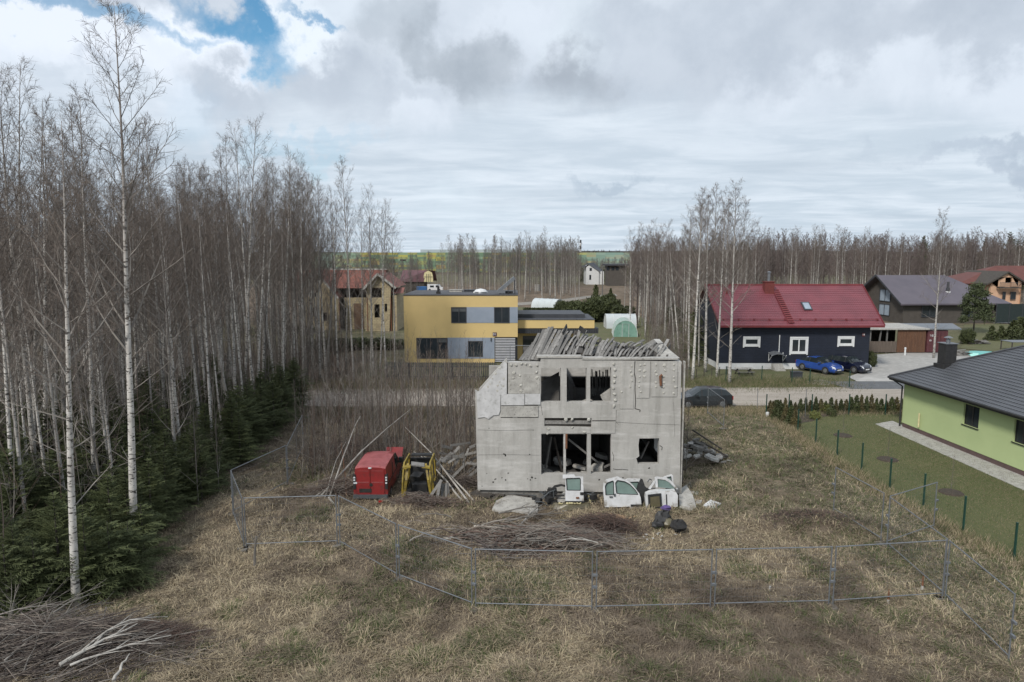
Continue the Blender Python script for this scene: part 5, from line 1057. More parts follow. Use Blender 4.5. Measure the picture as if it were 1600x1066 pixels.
hw_ = W/2
for s1 in (-1, 1):
    m = Lmb(); a, b = (.015, hw_*.80) if s1 > 0 else (-hw_*.80, -.015)
    m.box(-.03, -.005, a, b, .46, Hh-.12)
    d_ = m.part('rear_door', 'red_car', van)
    m = Lmb(); m.box(-.042, -.031, a+.03, b-.03, 1.02, 1.035); m.box(-.04, -.031, a+.05, b-.05, Hh-.2, Hh-.185); m.box(-.04, -.031, a+.05, b-.05, Hh*.60-.02, Hh*.60); m.part('moulding', 'pale_red', d_)
    m = Lmb(); m.box(-.035, .12, min(s1*hw_*.84, s1*hw_*.985), max(s1*hw_*.84, s1*hw_*.985), .72, 1.42); tl = m.part('tail_light', 'black_plastic', van)
    for z_ in (.98, 1.12, 1.24): m = Lmb(); m.box(-.05, -.036, min(s1*hw_*.86, s1*hw_*.96), max(s1*hw_*.86, s1*hw_*.96), z_, z_+.07); m.part('lens', 'lamp_white', tl)
    for xw in (.75, 3.4):
        m = Lmb(); m.cyl((xw, s1*(hw_-.2), .31), .31, s1*.2, 20, 'Y'); wh_ = m.part('wheel', 'tyre', van); m = Lmb(); m.cyl((xw, s1*(hw_+.01), .31), .18, s1*.01, 12, 'Y'); m.part('rim', 'rim', wh_)
    m = Lmb(); m.box(3.0, 3.2, min(s1*hw_, s1*(hw_+.2)), max(s1*hw_, s1*(hw_+.2)), 1.05, 1.3); m.part('mirror', 'black_plastic', van)
    m = Lmb(); m.box(.2, 2.7, s1*hw_*.985-.012, s1*hw_*.985+.012, .93, .96); m.box(1.35, 1.37, s1*hw_*.985-.01, s1*hw_*.985+.012, .45, Hh-.2); m.box(2.5, 2.52, s1*hw_*.985-.01, s1*hw_*.985+.012, .45, Hh-.2); m.part('rail', 'dark_gap', van)
m = Lmb(); m.box(-.13, .10, -hw_*.98, hw_*.98, .30, .46); m.box(.10, .5, -hw_*1.0, -hw_*.97, .30, .50); m.box(.1, .5, hw_*.97, hw_*1.0, .30, .50); m.part('bumper', 'grey_plastic', van)
m = Lmb(); m.box(-.045, -.031, -.05, .52, .56, .74); m.part('plate_recess', 'dark_gap', van)
m = Lmb(); m.cyl((-.032, -.03, .93), .075, -.02, 14, 'X'); m.part('badge', 'dark_gap', van)
m = Lmb(); m.cyl((-.032, .66, 1.02), .05, -.012, 10, 'X'); m.part('sticker', 'lamp_white', van)
m = Lmb(); m.box(-.04, .06, -.06, .08, Hh-.085, Hh-.03); m.part('brake_lamp', 'lamp_white', van)
m = Lmb(); m.beam((3.6, -.42, .98), (4.2, -.42, 1.5), W*.55, .05, up=(0, 0, 1)); m.part('bonnet', 'red_car', van)
m = Lmb(); m.box(3.6, 4.3, -hw_*.7, hw_*.7, .4, .9); m.part('engine_bay', 'black_plastic', van)
# yellow shell
yy_ = G(652, 783)[1]; X0, X1 = V(628, 770, yy_)[0], V(675, 770, yy_)[0]; zt_ = V(650, 726, yy_)[1]
ys_ = empty('car_shell', 'stripped yellow car body shell with an open dark inside', 'car wreck', ((X0+X1)/2, yy_, 0)); cx_ = (X0+X1)/2
def sidepanel(x_, t_, name='side_panel'):
    m = MB(); o_ = [(0, .15), (2.3, .2), (2.3, 1.05), (2.0, zt_-.05), (.35, zt_), (.12, zt_-.25), (-.02, .9)]
    m.poly([(yy_+a, b) for a, b in o_], [[(yy_+.35, .95), (yy_+.95, .95), (yy_+.95, zt_-.22), (yy_+.5, zt_-.2)], [(yy_+1.1, .5), (yy_+1.95, .5), (yy_+1.85, zt_-.25), (yy_+1.1, zt_-.22)], [(yy_+.3, .3), (yy_+.85, .3), (yy_+.8, .7), (yy_+.4, .72)]], lambda a, b, d: (x_+d+(b-.8)*(.05 if x_ < cx_ else -.05), a, b), t_); m.part(name, 'yellow_car', ys_)
sidepanel(X0, .06); sidepanel(X1-.1, .06)
m = MB(); m.beam((X0+.08, yy_+.05, .2), (X0+.22, yy_-.06, 1.0), .18, .12, up=(1, 0, 0)); m.beam((X0+.22, yy_-.06, 1.0), (X0+.28, yy_+.25, zt_-.03), .15, .10, up=(1, 0, 0)); m.beam((X0+.06, yy_+.02, zt_-.16), (X0+.42, yy_+.05, zt_-.10), .28, .08); m.part('door_pillar', 'yellow_car', ys_)
m = MB(); m.beam((X1-.05, yy_+.05, .25), (X1-.16, yy_-.02, 1.0), .12, .10, up=(1, 0, 0)); m.beam((X1-.16, yy_-.02, 1.0), (X1-.30, yy_+.25, zt_-.03), .12, .09, up=(1, 0, 0)); m.beam((X1-.45, yy_+.1, zt_-.12), (X1-.08, yy_+.1, zt_-.16), .25, .07); m.part('door_pillar', 'yellow_car', ys_)
m = MB(); m.box(X0+.1, X1-.1, yy_+.3, yy_+2.2, .15, .22); m.box(X0+.1, X1-.12, yy_+2.1, yy_+2.25, .2, 1.4); m.box(X0+.2, X1-.2, yy_+1.7, yy_+2.0, zt_-.12, zt_-.04); m.part('floor_pan', 'black_plastic', ys_)
m = MB(); m.box(X0+.35, X1-.35, yy_+.5, yy_+1.0, .22, .62, rz=.2); m.box(X0+.3, X0+.8, yy_+1.0, yy_+1.5, .22, .9, rz=-.3, rx=.2); m.part('seat', 'black_plastic', ys_)
plank((*V(643, 727, yy_+.1)[:1], yy_+.0, zt_+.04), (V(663, 735, yy_+.1)[0], yy_+.1, zt_-.06), .28, .06, None, up=(0, -.3, 1)); o = bpy.context.scene.collection.objects[-1]
tagit(o, 'grey board lying across the top of the yellow car shell', 'board')
# ---------------------------------------------------------------- car parts along the foot of the facade
JY = G(890, 795)[1]-.0
def jz(x, y, Y=JY): return V(840+x/5.333, 730+y/5.333, Y)
def px_panel(name, label, cat, outer, holes, Y, t, mat, glassm=None, lean=.12, extras=()):
    o2 = [jz(*p, Y) for p in outer]; h2 = [[jz(*p, Y) for p in hh] for hh in holes]; zz = min(p[1] for p in o2)
    pc = lambda a, b, d: (a, Y+d+(b-zz)*lean, b)
    e_ = empty(name, label, cat, (sum(p[0] for p in o2)/len(o2), Y, max(0, zz)))
    m = MB(); m.poly(o2, h2, pc, t); m.part('panel', mat, e_)
    if glassm:
        for hh in h2: m = MB(); cx, cz = sum(p[0] for p in hh)/len(hh), sum(p[1] for p in hh)/len(hh); m.poly([(cx+(p[0]-cx)*1.03, cz+(p[1]-cz)*1.03) for p in hh], [], lambda a, b, d: pc(a, b, t*.4+d), .006); m.part('window', glassm, e_)
        m = MB()
        for hh in h2:
            for p, q in zip(hh, hh[1:]+hh[:1]): m.beam(pc(p[0], p[1], -.006), pc(q[0], q[1], -.006), .03, .012, up=(0, 1, 0))
        m.part('window_seal', 'black_plastic', e_)
    for nm, mt, a0, b0, a1, b1 in extras:
        p, q = jz(a0, b1, Y), jz(a1, b0, Y); m = MB(); m.box(p[0], q[0], Y+(p[1]-zz)*lean-.05, Y+(p[1]-zz)*lean-.004, p[1], q[1]); m.part(nm, mt, e_)
    return e_
px_panel('van_door', 'white van rear door with a green tinted window leaning on the ruin', 'car door', [(232, 292), (386, 292), (382, 92), (318, 88), (310, 74), (212, 78), (212, 104), (234, 106)], [[(246, 196), (358, 198), (360, 108), (352, 100), (240, 104)]], JY-.1, .10, 'white_car', 'green_glass', .14, [('trim', 'black_plastic', 228, 282, 386, 296), ('handle', 'black_plastic', 355, 212, 386, 232), ('hinge', 'rust', 320, 250, 345, 262)])
px_panel('wheel_arch_liner', 'curved black arch of plastic left of the white van door', 'car part', [(110, 235), (112, 190), (140, 160), (200, 148), (240, 160), (240, 172), (200, 162), (150, 174), (124, 200), (124, 240), (225, 235), (225, 246), (108, 246)], [], JY+.35, .08, 'black_plastic', None, .1)
px_panel('joined_car_doors', 'white car side of two doors joined with a rounded front window', 'car door', [(560, 335), (548, 190), (552, 145), (580, 116), (672, 92), (700, 104), (760, 126), (800, 160), (850, 225), (862, 260), (868, 330), (856, 346), (772, 348), (768, 332)], [[(570, 236), (566, 165), (580, 140), (630, 122), (636, 130), (636, 234)], [(660, 222), (652, 140), (668, 118), (730, 128), (770, 150), (815, 195), (840, 232), (690, 228)]], JY-.25, .12, 'white_car', 'green_glass', .10, [('trim', 'black_plastic', 776, 312, 866, 326), ('handle', 'grey_plastic', 600, 246, 626, 256), ('handle', 'grey_plastic', 636, 225, 650, 245)])
px_panel('sliding_door', 'small white door with a square window standing behind the joined white doors', 'car door', [(760, 300), (735, 110), (752, 102), (870, 104), (872, 124), (850, 290)], [[(782, 200), (768, 128), (840, 126), (846, 200)]], JY+.25, .08, 'white_car', 'green_glass', .05)
px_panel('black_sheet', 'crumpled black sheet between the white doors', 'plastic sheet', [(840, 330), (830, 200), (846, 150), (868, 112), (884, 118), (900, 170), (930, 200), (928, 262), (905, 330), (870, 345)], [], JY+.05, .15, 'black_plastic', None, .12)
px_panel('car_front_door', 'white door with an open window frame on top of the grey bodywork', 'car door', [(985, 170), (977, 90), (992, 84), (1075, 92), (1110, 112), (1172, 184), (1158, 186), (1100, 128), (1070, 108), (1000, 98), (1003, 170)], [], JY+.0, .07, 'white_car', None, .05)
px_panel('car_glass_pane', 'dark green pane standing inside the tilted white window frame', 'glass pane', [(1006, 168), (1001, 102), (1066, 112), (1096, 130), (1148, 182), (1080, 176)], [], JY+.08, .02, 'green_glass', None, .05)
px_panel('car_rear_door', 'white door edge rising behind the tilted window frame', 'car door', [(1090, 140), (1050, 84), (1120, 64), (1130, 72), (1136, 175), (1110, 165)], [[(1098, 120), (1080, 88), (1112, 80), (1116, 128)]], JY+.35, .07, 'white_car', 'green_glass', .03)
px_panel('car_body_piece', 'pale grey rear bodywork with a framed dark tailgate opening', 'car part', [(905, 345), (898, 260), (904, 228), (940, 212), (1010, 200), (1070, 204), (1150, 200), (1172, 240), (1168, 330), (1080, 335)], [[(932, 338), (928, 240), (1028, 230), (1032, 336)], [(1072, 326), (1070, 232), (1082, 230), (1086, 326)]], JY-.3, .25, 'white_car', None, .08)
px_panel('tailgate_seal', 'black framed brownish tailgate glass set in the pale grey bodywork', 'car part', [(926, 342), (922, 236), (1032, 224), (1038, 340)], [[(938, 332), (934, 246), (1020, 238), (1026, 332)]], JY-.36, .05, 'black_plastic', 'cream_dirty' if 'cream_dirty' in MATS else (M('cream_dirty', (.12, .105, .06), (.08, .07, .045), 3, .4) and 'cream_dirty'), .08)
px_panel('car_pillar', 'bent white windscreen pillar left of the tilted window frame', 'car part', [(925, 182), (970, 118), (980, 116), (982, 128), (940, 186)], [], JY-.05, .06, 'white_car', None, .05)
def junkbox(name, label, cat, u, v, sx__, sy__, sz__, mat, rz=0, seed=1, n=7, parts=('tube',)):
    x_, y_ = G(u, v); e_ = empty(name, label, cat, (x_, y_, 0), rz); r_ = random.Random(seed); m = Lmb()
    for k in range(n): a, b, c_ = r_.uniform(-.5, .5)*sx__, r_.uniform(-.5, .5)*sy__, r_.uniform(0, .7)*sz__; w_ = r_.uniform(.12, .35)*sx__; m.box(a-w_/2, a+w_/2, b-w_*.4, b+w_*.4, c_, c_+r_.uniform(.15, .4)*sz__, rz=r_.uniform(-1, 1), rx=r_.uniform(-.4, .4))
    m.part('block', mat, e_); m = Lmb()
    for k in range(n): p = Vector((r_.uniform(-.5, .5)*sx__, r_.uniform(-.5, .5)*sy__, r_.uniform(.1, 1)*sz__)); q = Vector((r_.uniform(-.5, .5)*sx__, r_.uniform(-.5, .5)*sy__, r_.uniform(.1, 1)*sz__)); mid = (p+q)/2+Vector((0, 0, .1)); m.tube([p, mid, q], .025, 6)
    m.part('pipe', 'grey_plastic', e_); return e_
junkbox('engine_block', 'oily black engine with hoses beside the broken concrete slab', 'engine', 851, 792, 1.0, .7, .75, 'black_plastic', .2, 3, 9)
junkbox('scrap_heap', 'low heap of black car trim right of the white van door', 'scrap', 920, 790, 1.0, .6, .55, 'black_plastic', 0, 5, 8)
junkbox('scrap_heap', 'flat dark scrap strewn under the left part of the facade', 'scrap', 800, 778, 3.0, .3, .3, 'dark_wood', 0, 7, 12)
junkbox('scrap_heap', 'dark hoses and trim behind the pale grey bodywork', 'scrap', 1030, 786, 1.4, .5, 1.0, 'black_plastic', 0, 9, 8)
def slab_thing(pts, z0, t_, mat, label, cat='slab', name='concrete_slab', tilt=0.0, rim=.03):
    P_ = [G(u, v) for u, v in pts]; cy = sum(p[1] for p in P_)/len(P_); r_ = random.Random(len(label)); m = MB()
    m.poly(P_, [], lambda a, b, d: (a, b, z0+t_-d+(b-cy)*tilt), t_); return m.solo(name, mat, label, cat)
slab_thing([(769, 800), (775, 788), (796, 779), (822, 783), (842, 785), (840, 803), (828, 806), (800, 801), (784, 803)], .05, .10, 'concrete_light', 'large broken grey concrete slab lying left of the engine', tilt=.03)
slab_thing([(866, 792), (884, 778), (888, 800), (872, 803)], .1, .08, 'concrete_light', 'tilted pale concrete sheet under the white van door', tilt=.2)
slab_thing([(1062, 797), (1060, 776), (1072, 770), (1082, 782), (1088, 796), (1080, 801)], .12, .1, 'concrete_light', 'grey slab leaning right of the pale bodywork', tilt=.12)
slab_thing([(1098, 793), (1110, 785), (1127, 790), (1116, 799)], .03, .07, 'white_paint', 'white square board lying alone on the straw right of the slabs', 'board', 'white_board', .05)
slab_thing([(1066, 768), (1078, 758), (1081, 764), (1074, 772)], .05, .12, 'concrete_light', 'small pale block by the right corner of the ruin')
slab_thing([(1078, 769), (1092, 771), (1090, 776), (1076, 773)], .04, .06, 'concrete_light', 'narrow pale shard right of the ruin corner')
slab_thing([(1082, 783), (1097, 785), (1095, 790), (1084, 788)], .04, .06, 'concrete_light', 'narrow pale shard between the grey slab and the white board')
m = MB(); x_, y_ = G(924, 790); m.box(x_-.14, x_+.14, y_-.12, y_+.12, .15, .5, rz=.3, rx=-.3); m.solo('foam_block', 'cream_foam', 'cream foam block right of the white van door', 'foam')
m = MB(); x_, y_ = G(893, 797); nv = 14
vs = [(x_+math.cos(6.283*k/nv)*.95, y_+math.sin(6.283*k/nv)*.30, .10) for k in range(nv)]+[(x_+math.cos(6.283*k/nv)*.8, y_+math.sin(6.283*k/nv)*.22, .28+.06*math.sin(k*2)) for k in range(nv)]
m.add(vs, [(k, (k+1) % nv, nv+(k+1) % nv, nv+k) for k in range(nv)]+[tuple(range(nv, 2*nv))]); m.solo('headliner', 'cream_dirty', 'curled cream car headlining in front of the white van door', 'car part')
m = MB(); 
for k in range(12): a_ = rnd.uniform(-.7, .7); m.box(x_+a_-.05, x_+a_+.05, y_-.12, y_-.02, .32, .36, rz=rnd.uniform(0, 3))
m.solo('foam_crumbs', 'cream_foam', 'crumbled cream foam bits scattered on the dark headlining', 'foam crumbs', kind='stuff')
# bin bags and tyre in front of the right brush
def lump(x_, y_, z_, r_, mat, label, cat, name, sq=.75, seed=0):
    rr = random.Random(seed); m = MB(); nu, nv_ = 10, 7; vs = []
    for j in range(nv_):
        ph_ = math.pi*j/(nv_-1)
        for i in range(nu): th = 6.283*i/nu; q = r_*(1+rr.uniform(-.26, .22)); vs.append((x_+q*math.sin(ph_)*math.cos(th), y_+q*math.sin(ph_)*math.sin(th)*.9, z_+r_*sq+q*sq*math.cos(ph_)))
    fs = [(j*nu+i, (j+1)*nu+i, (j+1)*nu+(i+1) % nu, j*nu+(i+1) % nu) for j in range(nv_-1) for i in range(nu)]
    m.add(vs, fs); return m.solo(name, mat, label, cat, smooth=False)
x_, y_ = G(1036, 822); lump(x_, y_, 0, .42, 'black_plastic', 'crumpled black bin bag beneath the purple cloth', 'bag', 'bin_bag', .8, 1)
x_, y_ = G(1045, 826); lump(x_, y_, .05, .24, 'cream_dirty', 'dirty cream bag between the black bin bag and the tyre', 'bag', 'bin_bag', .8, 2)
x_, y_ = G(1040, 808); lump(x_, y_, .3, .22, 'purple_cloth', 'purple cloth heaped on top of the black bin bag', 'cloth', 'purple_cloth', .5, 3)
x_, y_ = G(1059, 832); lump(x_, y_, 0, .32, 'tyre', 'rounded black bag lying right of the cream bag', 'bag', 'bin_bag', .85, 5); x_, y_ = G(1027, 826); lump(x_, y_, 0, .26, 'black_plastic', 'small black bag at the left end of the bag pile', 'bag', 'bin_bag', .7, 8)
x_, y_ = G(595, 788); m = MB(); m.cyl((x_, y_, .02), .11, .14, 10); m.solo('red_canister', 'lamp_red', 'small red can lying in the grass behind the red van', 'can')
# rubble heap right of the ruin
hx_, hy_ = G(1098, 716)
for i in range(46):
    a = rnd.uniform(-1.5, 1.3)+.1; b = rnd.uniform(-1.0, 1.2); hgt = max(0, 1.25*(1-abs(a-(-.5))/1.6)*(1-abs(b)/1.6))
    chunk((hx_+a, hy_+b, hgt*rnd.uniform(.4, 1)), rnd.uniform(.15, .5), 300+i, ('concrete_light', 'concrete_dark', 'gravel_grey')[i % 3], 'rubble_block', rnd.uniform(.15, .45), label='broken slab of grey concrete in the rubble heap right of the ruin', group='rubble heap right of the ruin')
for i, (a, b, c_, d) in enumerate([((1082, 672), 1.6, (1128, 702), .5), ((1078, 700), .9, (1120, 712), .3), ((1095, 690), 1.0, (1138, 716), .15)]):
    y0_ = hy_+.1*i; p, q = V(*a, y0_), V(*c_, y0_-.3); m = MB(); m.beam((p[0], y0_, p[1]), (q[0], y0_-.3, max(q[1], .1)), .1, .08); m.solo('fallen_beam', 'dark_wood', ['long dark beam sloping down over the rubble heap right of the ruin', 'short dark beam low in the rubble heap right of the ruin', 'dark beam end reaching out of the rubble heap to the right'][i], 'beam')
# heap of grey boards left of the ruin, and the ones by the yellow shell
hx_, hy_ = G(717, 748)
for i in range(26):
    a = rnd.uniform(-1.2, 1.2); b = rnd.uniform(-.8, .8); z_ = rnd.uniform(.5, 2.5)*(1-abs(a-.2)/2.4); an = rnd.uniform(-1.2, 1.2); ln = rnd.uniform(.5, 1.1)
    p = Vector((hx_+a-math.cos(an)*ln/2, hy_+b-.3, max(.05, z_-math.sin(an)*ln/2))); q = Vector((hx_+a+math.cos(an)*ln/2, hy_+b+.3, max(.05, z_+math.sin(an)*ln/2)))
    tagit(plank(p, q, rnd.uniform(.1, .16), .03, None, up=(0, -1, .5)), 'weathered grey board in the heap against the left side of the ruin', 'board', 'boards heaped left of the ruin')
for i, (a, za_, b, zb_) in enumerate([((667, 785), .05, (690, 750), 1.0), ((682, 786), .05, (688, 752), .9), ((690, 783), .05, (692, 756), .8), ((697, 783), .05, (697, 755), .85), ((701, 782), .05, (699, 754), .8), ((678, 770), .5, (700, 762), .9)]):
    p = G(*a); yq = p[1]+.35; q = V(*b, yq); tagit(plank((p[0], p[1], za_), (q[0], yq, max(.1, q[1])), .13, .035, None, up=(0, -1, .2)), 'grey board stacked upright right of the yellow car shell', 'board', 'boards stacked beside the yellow car shell')
# cut birch poles leaning together over the wrecks
def pole(p0, p1, Y1, r_, label, mat='birch_bark', bow=.25, group=None, name='birch_pole'):
    a = G(*p0); q = V(*p1, Y1); A_ = Vector((a[0], a[1], .05)); B_ = Vector((q[0], Y1, q[1])); m = MB(); n_ = 7
    m.tube([A_.lerp(B_, k/n_)+Vector((rnd.uniform(-.03, .03), 0, bow*math.sin(math.pi*k/n_))) for k in range(n_+1)], [r_*(1-.7*k/n_) for k in range(n_+1)], 6)
    return m.solo(name, mat, label, 'pole', group)
PB = 34.5
pole((498, 780), (642, 639), PB+2, .05, 'long pale birch pole leaning right over the red van roof', 'bark_plain' if 'bark_plain' in MATS else (M('bark_plain', (.42, .40, .36), (.22, .20, .18), 3, .8, c3=(.1, .09, .08), s3=5) and 'bark_plain'))
pole((482, 786), (560, 735), PB-1, .04, 'short pale birch pole low at the left of the red van', 'bark_plain', .1)
pole((514, 780), (563, 650), PB, .045, 'pale birch pole standing steeply left of the red van', 'bark_plain')
pole((507, 781), (540, 690), PB-.5, .03, 'thin pale pole rising beside the steep birch pole left of the van', 'bark_plain')
pole((527, 778), (576, 688), PB, .03, 'thin brown pole touching the left side of the red van', 'grey_bark')
pole((542, 776), (534, 692), PB-1, .025, 'thin reddish upright pole left of the red van', 'rust', .05)
pole((723, 786), (647, 706), PB, .05, 'pale birch pole leaning left towards the yellow car shell', 'bark_plain')
pole((733, 788), (633, 668), PB+1, .05, 'long pale birch pole leaning left across two others by the ruin', 'bark_plain')
pole((741, 785), (660, 712), PB, .045, 'pale birch pole nearest the ruin leaning left', 'bark_plain')
pole((715, 780), (668, 728), PB-1, .03, 'short thin pole under the three birch poles by the ruin', 'grey_bark')
pole((612, 784), (618, 812), G(618, 812)[1], .02, 'thin stick lying towards the fence in front of the red van', 'bark_plain', .0)
a, b = G(514, 786), G(571, 832); m = MB(); m.tube([(a[0], a[1], .25), ((a[0]*.7+b[0]*.3), a[1]*.65+b[1]*.35, .12), (b[0], b[1], .08)], [.05, .04, .015], 6); m.solo('birch_pole', 'bark_plain', 'bent pale birch stick on the grass behind the corner fence post', 'pole')
x_, y_ = G(398, 885); m = MB(); m.tube([(x_, y_, 0), (x_+.02, y_, .5), (x_+.1, y_, 1.15)], [.05, .045, .03], 6); m.tube([(x_+.08, y_, 1.0), (x_+.28, y_, 1.25)], [.025, .015], 5); m.tube([(x_+.05, y_, .9), (x_-.08, y_, 1.2)], [.025, .012], 5); m.solo('dead_stump', 'grey_bark', 'thin forked dead stump in front of the left fence panel', 'stump')
# ---------------------------------------------------------------- temporary mesh fence
def fpanel(p0, p1, label, hgt=2.0, feet=True, group='temporary mesh fence panels', top0=None):
    a = Vector((*G(*p0), 0)); b = Vector((*G(*p1), 0)); d_ = (b-a); ln = d_.length; e_ = empty('fence_panel', label, 'fence', tuple(a), math.atan2(d_.y, d_.x), group)
    g0, g1 = GZ(a.x, a.y)+.08, GZ(b.x, b.y)+.08; i0, i1 = .07, ln-.07; f = .022
    m = Lmb(); m.tube([(i0, 0, g0), (i0, 0, g0+hgt)], f, 8); m.tube([(i1, 0, g1), (i1, 0, g1+hgt)], f, 8); m.tube([(i0, 0, g0+hgt-.02), (i1, 0, g1+hgt-.02)], .019, 8); m.tube([(i0, 0, g0+.14), (i1, 0, g1+.14)], .017, 8); m.part('frame', 'galvanised', e_)
    P0, P1 = [], []; n_ = int(ln/.11)
    for k in range(1, n_): t = k/n_; P0.append((i0+(i1-i0)*t, 0, g0+(g1-g0)*t+.14)); P1.append((i0+(i1-i0)*t, 0, g0+(g1-g0)*t+hgt-.03))
    for z_ in np.arange(.35, hgt-.05, .27): P0.append((i0, 0, g0+z_)); P1.append((i1, 0, g1+z_))
    v_, f_ = prisms(P0, P1, np.full(len(P0), .0014), np.full(len(P0), .0014)); link('mesh_infill', npmesh('mesh_infill', v_, f_, ['fence_wire']), e_)
    if feet: 
        m = Lmb(); m.box(-.07, .13, -.26, .26, g0-.09, g0-.01); m.part('foot', 'concrete_dark', e_)
    m = Lmb()
    for z_ in (.75, 1.15): m.box(i1-.01, i1+.17, -.035, .035, g1+z_, g1+z_+.07)
    m.part('clamp', 'galvanised', e_); return e_
FP = [((382, 862), (530, 856), 'mesh fence panel at the left corner below the spruces'), ((530, 856), (622, 906), 'mesh fence panel slanting from the left corner towards the viewer'),
      ((622, 906), (740, 950), 'mesh fence panel slanting down to the front row'), ((740, 950), (928, 957), 'front mesh fence panel before the left half of the brush heap'),
      ((928, 957), (1113, 950), 'front mesh fence panel below the white car doors'), ((1113, 950), (1298, 946), 'front mesh fence panel below the bare dirt mound'),
      ((1298, 946), (1475, 937), 'front mesh fence panel at the right end of the front row'), ((1475, 937), (1578, 1038), 'mesh fence panel running from the right corner towards the viewer'),
      ((1475, 937), (1384, 855), 'mesh fence panel running back from the right corner'), ((1384, 855), (1460, 828), 'mesh fence panel swung open towards the green garden posts'),
      ((1378, 851), (1300, 808), 'mesh fence panel running back along the garden side'), ((382, 862), (364, 808), 'narrow looking mesh fence panel at the foot of the spruces'),
      ((364, 808), (450, 756), 'mesh fence panel running back beside the spruces'), ((450, 756), (474, 700), 'mesh fence panel deepest on the left near the road'),
      ((1131, 670), (1105, 648), 'mesh fence panel behind the ruin beside the dark grey car')]
for p, q, l_ in FP: fpanel(p, q, l_, hgt=1.98 if p[1] > 800 else 1.9, group=None)
# ---------------------------------------------------------------- green garden fence
def gpost_fence(pts, label, name='wire_fence', ht=1.5, nm='green_post', wire='green_wire'):
    P_ = [Vector((*G(u, v), 0)) for u, v in pts]; e_ = empty(name, label, 'fence', tuple(P_[0]))
    for p in P_: z_ = GZ(p.x, p.y); m = MB(); m.box(p.x-.03, p.x+.03, p.y-.03, p.y+.03, z_, z_+ht); m.box(p.x-.036, p.x+.036, p.y-.036, p.y+.036, z_+ht, z_+ht+.02); m.part('post', nm, e_)
    A0, A1 = [], []
    for p, q in zip(P_[:-1], P_[1:]):
        for z_ in np.arange(.05, ht, .16): A0.append((p.x, p.y, z_)); A1.append((q.x, q.y, z_))
        n_ = max(2, int((q-p).length/.16))
        for k in range(1, n_): c_ = p.lerp(q, k/n_); A0.append((c_.x, c_.y, .05)); A1.append((c_.x, c_.y, ht-.05))
    A0 = np.array(A0)-np.array(P_[0]); A1 = np.array(A1)-np.array(P_[0]); v_, f_ = prisms(A0, A1, np.full(len(A0), .0014), np.full(len(A0), .0014)); link('wire_mesh', npmesh('wire_mesh', v_, f_, [wire]), e_); return e_
gpost_fence([(1246.4, 676), (1274.4, 693), (1307.8, 713), (1346, 736), (1390, 764), (1442.6, 791), (1504.7, 831), (1584, 878), (1700, 945)], 'row of dark green posts with thin wire mesh along the left of the lawn')
gpost_fence([(1197, 649), (1232, 649), (1268, 649), (1326, 649), (1383, 649)], 'dark green post and wire fence behind the thuja hedge by the road')
gpost_fence([(1134, 598), (1190, 597), (1237, 600), (1265, 601), (1327, 606)], 'thin dark posts with wire between the road and the navy house', ht=1.45)
gpost_fence([(1065, 592), (1078, 591), (1088, 590), (1100, 589), (1112, 588), (1124, 587), (1136, 586)], 'low rail fence of dark posts under the birches by the navy house', 'rail_fence', .8, 'dark_wood')
stick(1183, 640, 607, .02, 'thin_pole', 'galvanised', 'thin grey pole left of the thuja hedge', 'pole'); stick(1258, 652, 608, .02, 'thin_pole', 'galvanised', 'thin grey pole rising out of the planting bed', 'pole')
m = MB(); x_, y_ = G(1244, 592); m.box(x_-.45, x_+.45, y_-.3, y_+.3, 0, .62); m.box(x_-.5, x_+.5, y_-.35, y_+.35, .62, .68); m.solo('storage_box', 'anthracite', 'dark square box on the grass left of the bright blue car', 'box')
tb = empty('picnic_bench', 'small picnic bench on the grass below the navy house', 'bench', (*G(1162, 587), 0)); m = Lmb(); m.box(-.8, .8, -.3, .3, .7, .75); m.part('table_top', 'concrete_light', tb)
for s1 in (-1, 1): m = Lmb(); m.box(-.8, .8, s1*.65-.12, s1*.65+.12, .42, .46); m.part('seat', 'grey_wood', tb); m = Lmb(); m.beam((s1*.6, -.7, 0), (s1*.6, .0, .7), .07, .07); m.beam((s1*.6, .7, 0), (s1*.6, 0, .7), .07, .07); m.box(s1*.6-.03, s1*.6+.03, -.7, .7, .36, .42); m.part('leg', 'dark_wood', tb)
x_, y_ = G(1199, 652); m = MB(); m.cyl((x_, y_, 0), .12, .35, 8); m.solo('survey_stone', 'white_paint', 'short white stone at the end post of the garden fence', 'stone')
# mulch rings with saplings
for i, (u, v, ru) in enumerate([(1317, 682, 14), (1387, 719.5, 16), (1486, 771.5, 18)]):
    x_, y_ = G(u, v); r_ = (G(u+ru, v)[0]-x_); m = MB(); m.cyl((x_, y_, .045), r_, .06, 20, r2=r_*.85); m.solo('mulch_ring', 'mulch', ['farthest round mulch bed on the lawn', 'middle round mulch bed on the lawn', 'nearest round mulch bed on the lawn'][i], 'mulch bed')
# garden bits by the far right
x_, y_ = G(1532, 556); 
m = MB(); n_ = 12; m.add([(x_+math.cos(6.283*k/n_)*1.9, y_+math.sin(6.283*k/n_)*1.2, .0) for k in range(n_)]+[(x_+math.cos(6.283*k/n_)*1.7, y_+math.sin(6.283*k/n_)*1.05, .42) for k in range(n_)], [(k, (k+1) % n_, n_+(k+1) % n_, n_+k) for k in range(n_)]+[tuple(range(n_, 2*n_))]); m.solo('paddling_pool', M('turquoise', (.16, .50, .46), (.13, .42, .40), 2, .4), 'turquoise upturned pool on the grass behind the dark tiled roof', 'pool')
pt = empty('patio_table', 'table with a pale sheet top on the grass at the right edge', 'table', (*G(1592, 548), 0)); m = Lmb(); m.box(-1.6, 1.9, -1, 1, 1.1, 1.16); m.part('top', 'galvanised', pt)
for a in (-1.5, 1.8):
    for b in (-.9, .9): m = Lmb(); m.box(a-.05, a+.05, b-.05, b+.05, 0, 1.098); m.part('leg', 'dark_wood', pt)
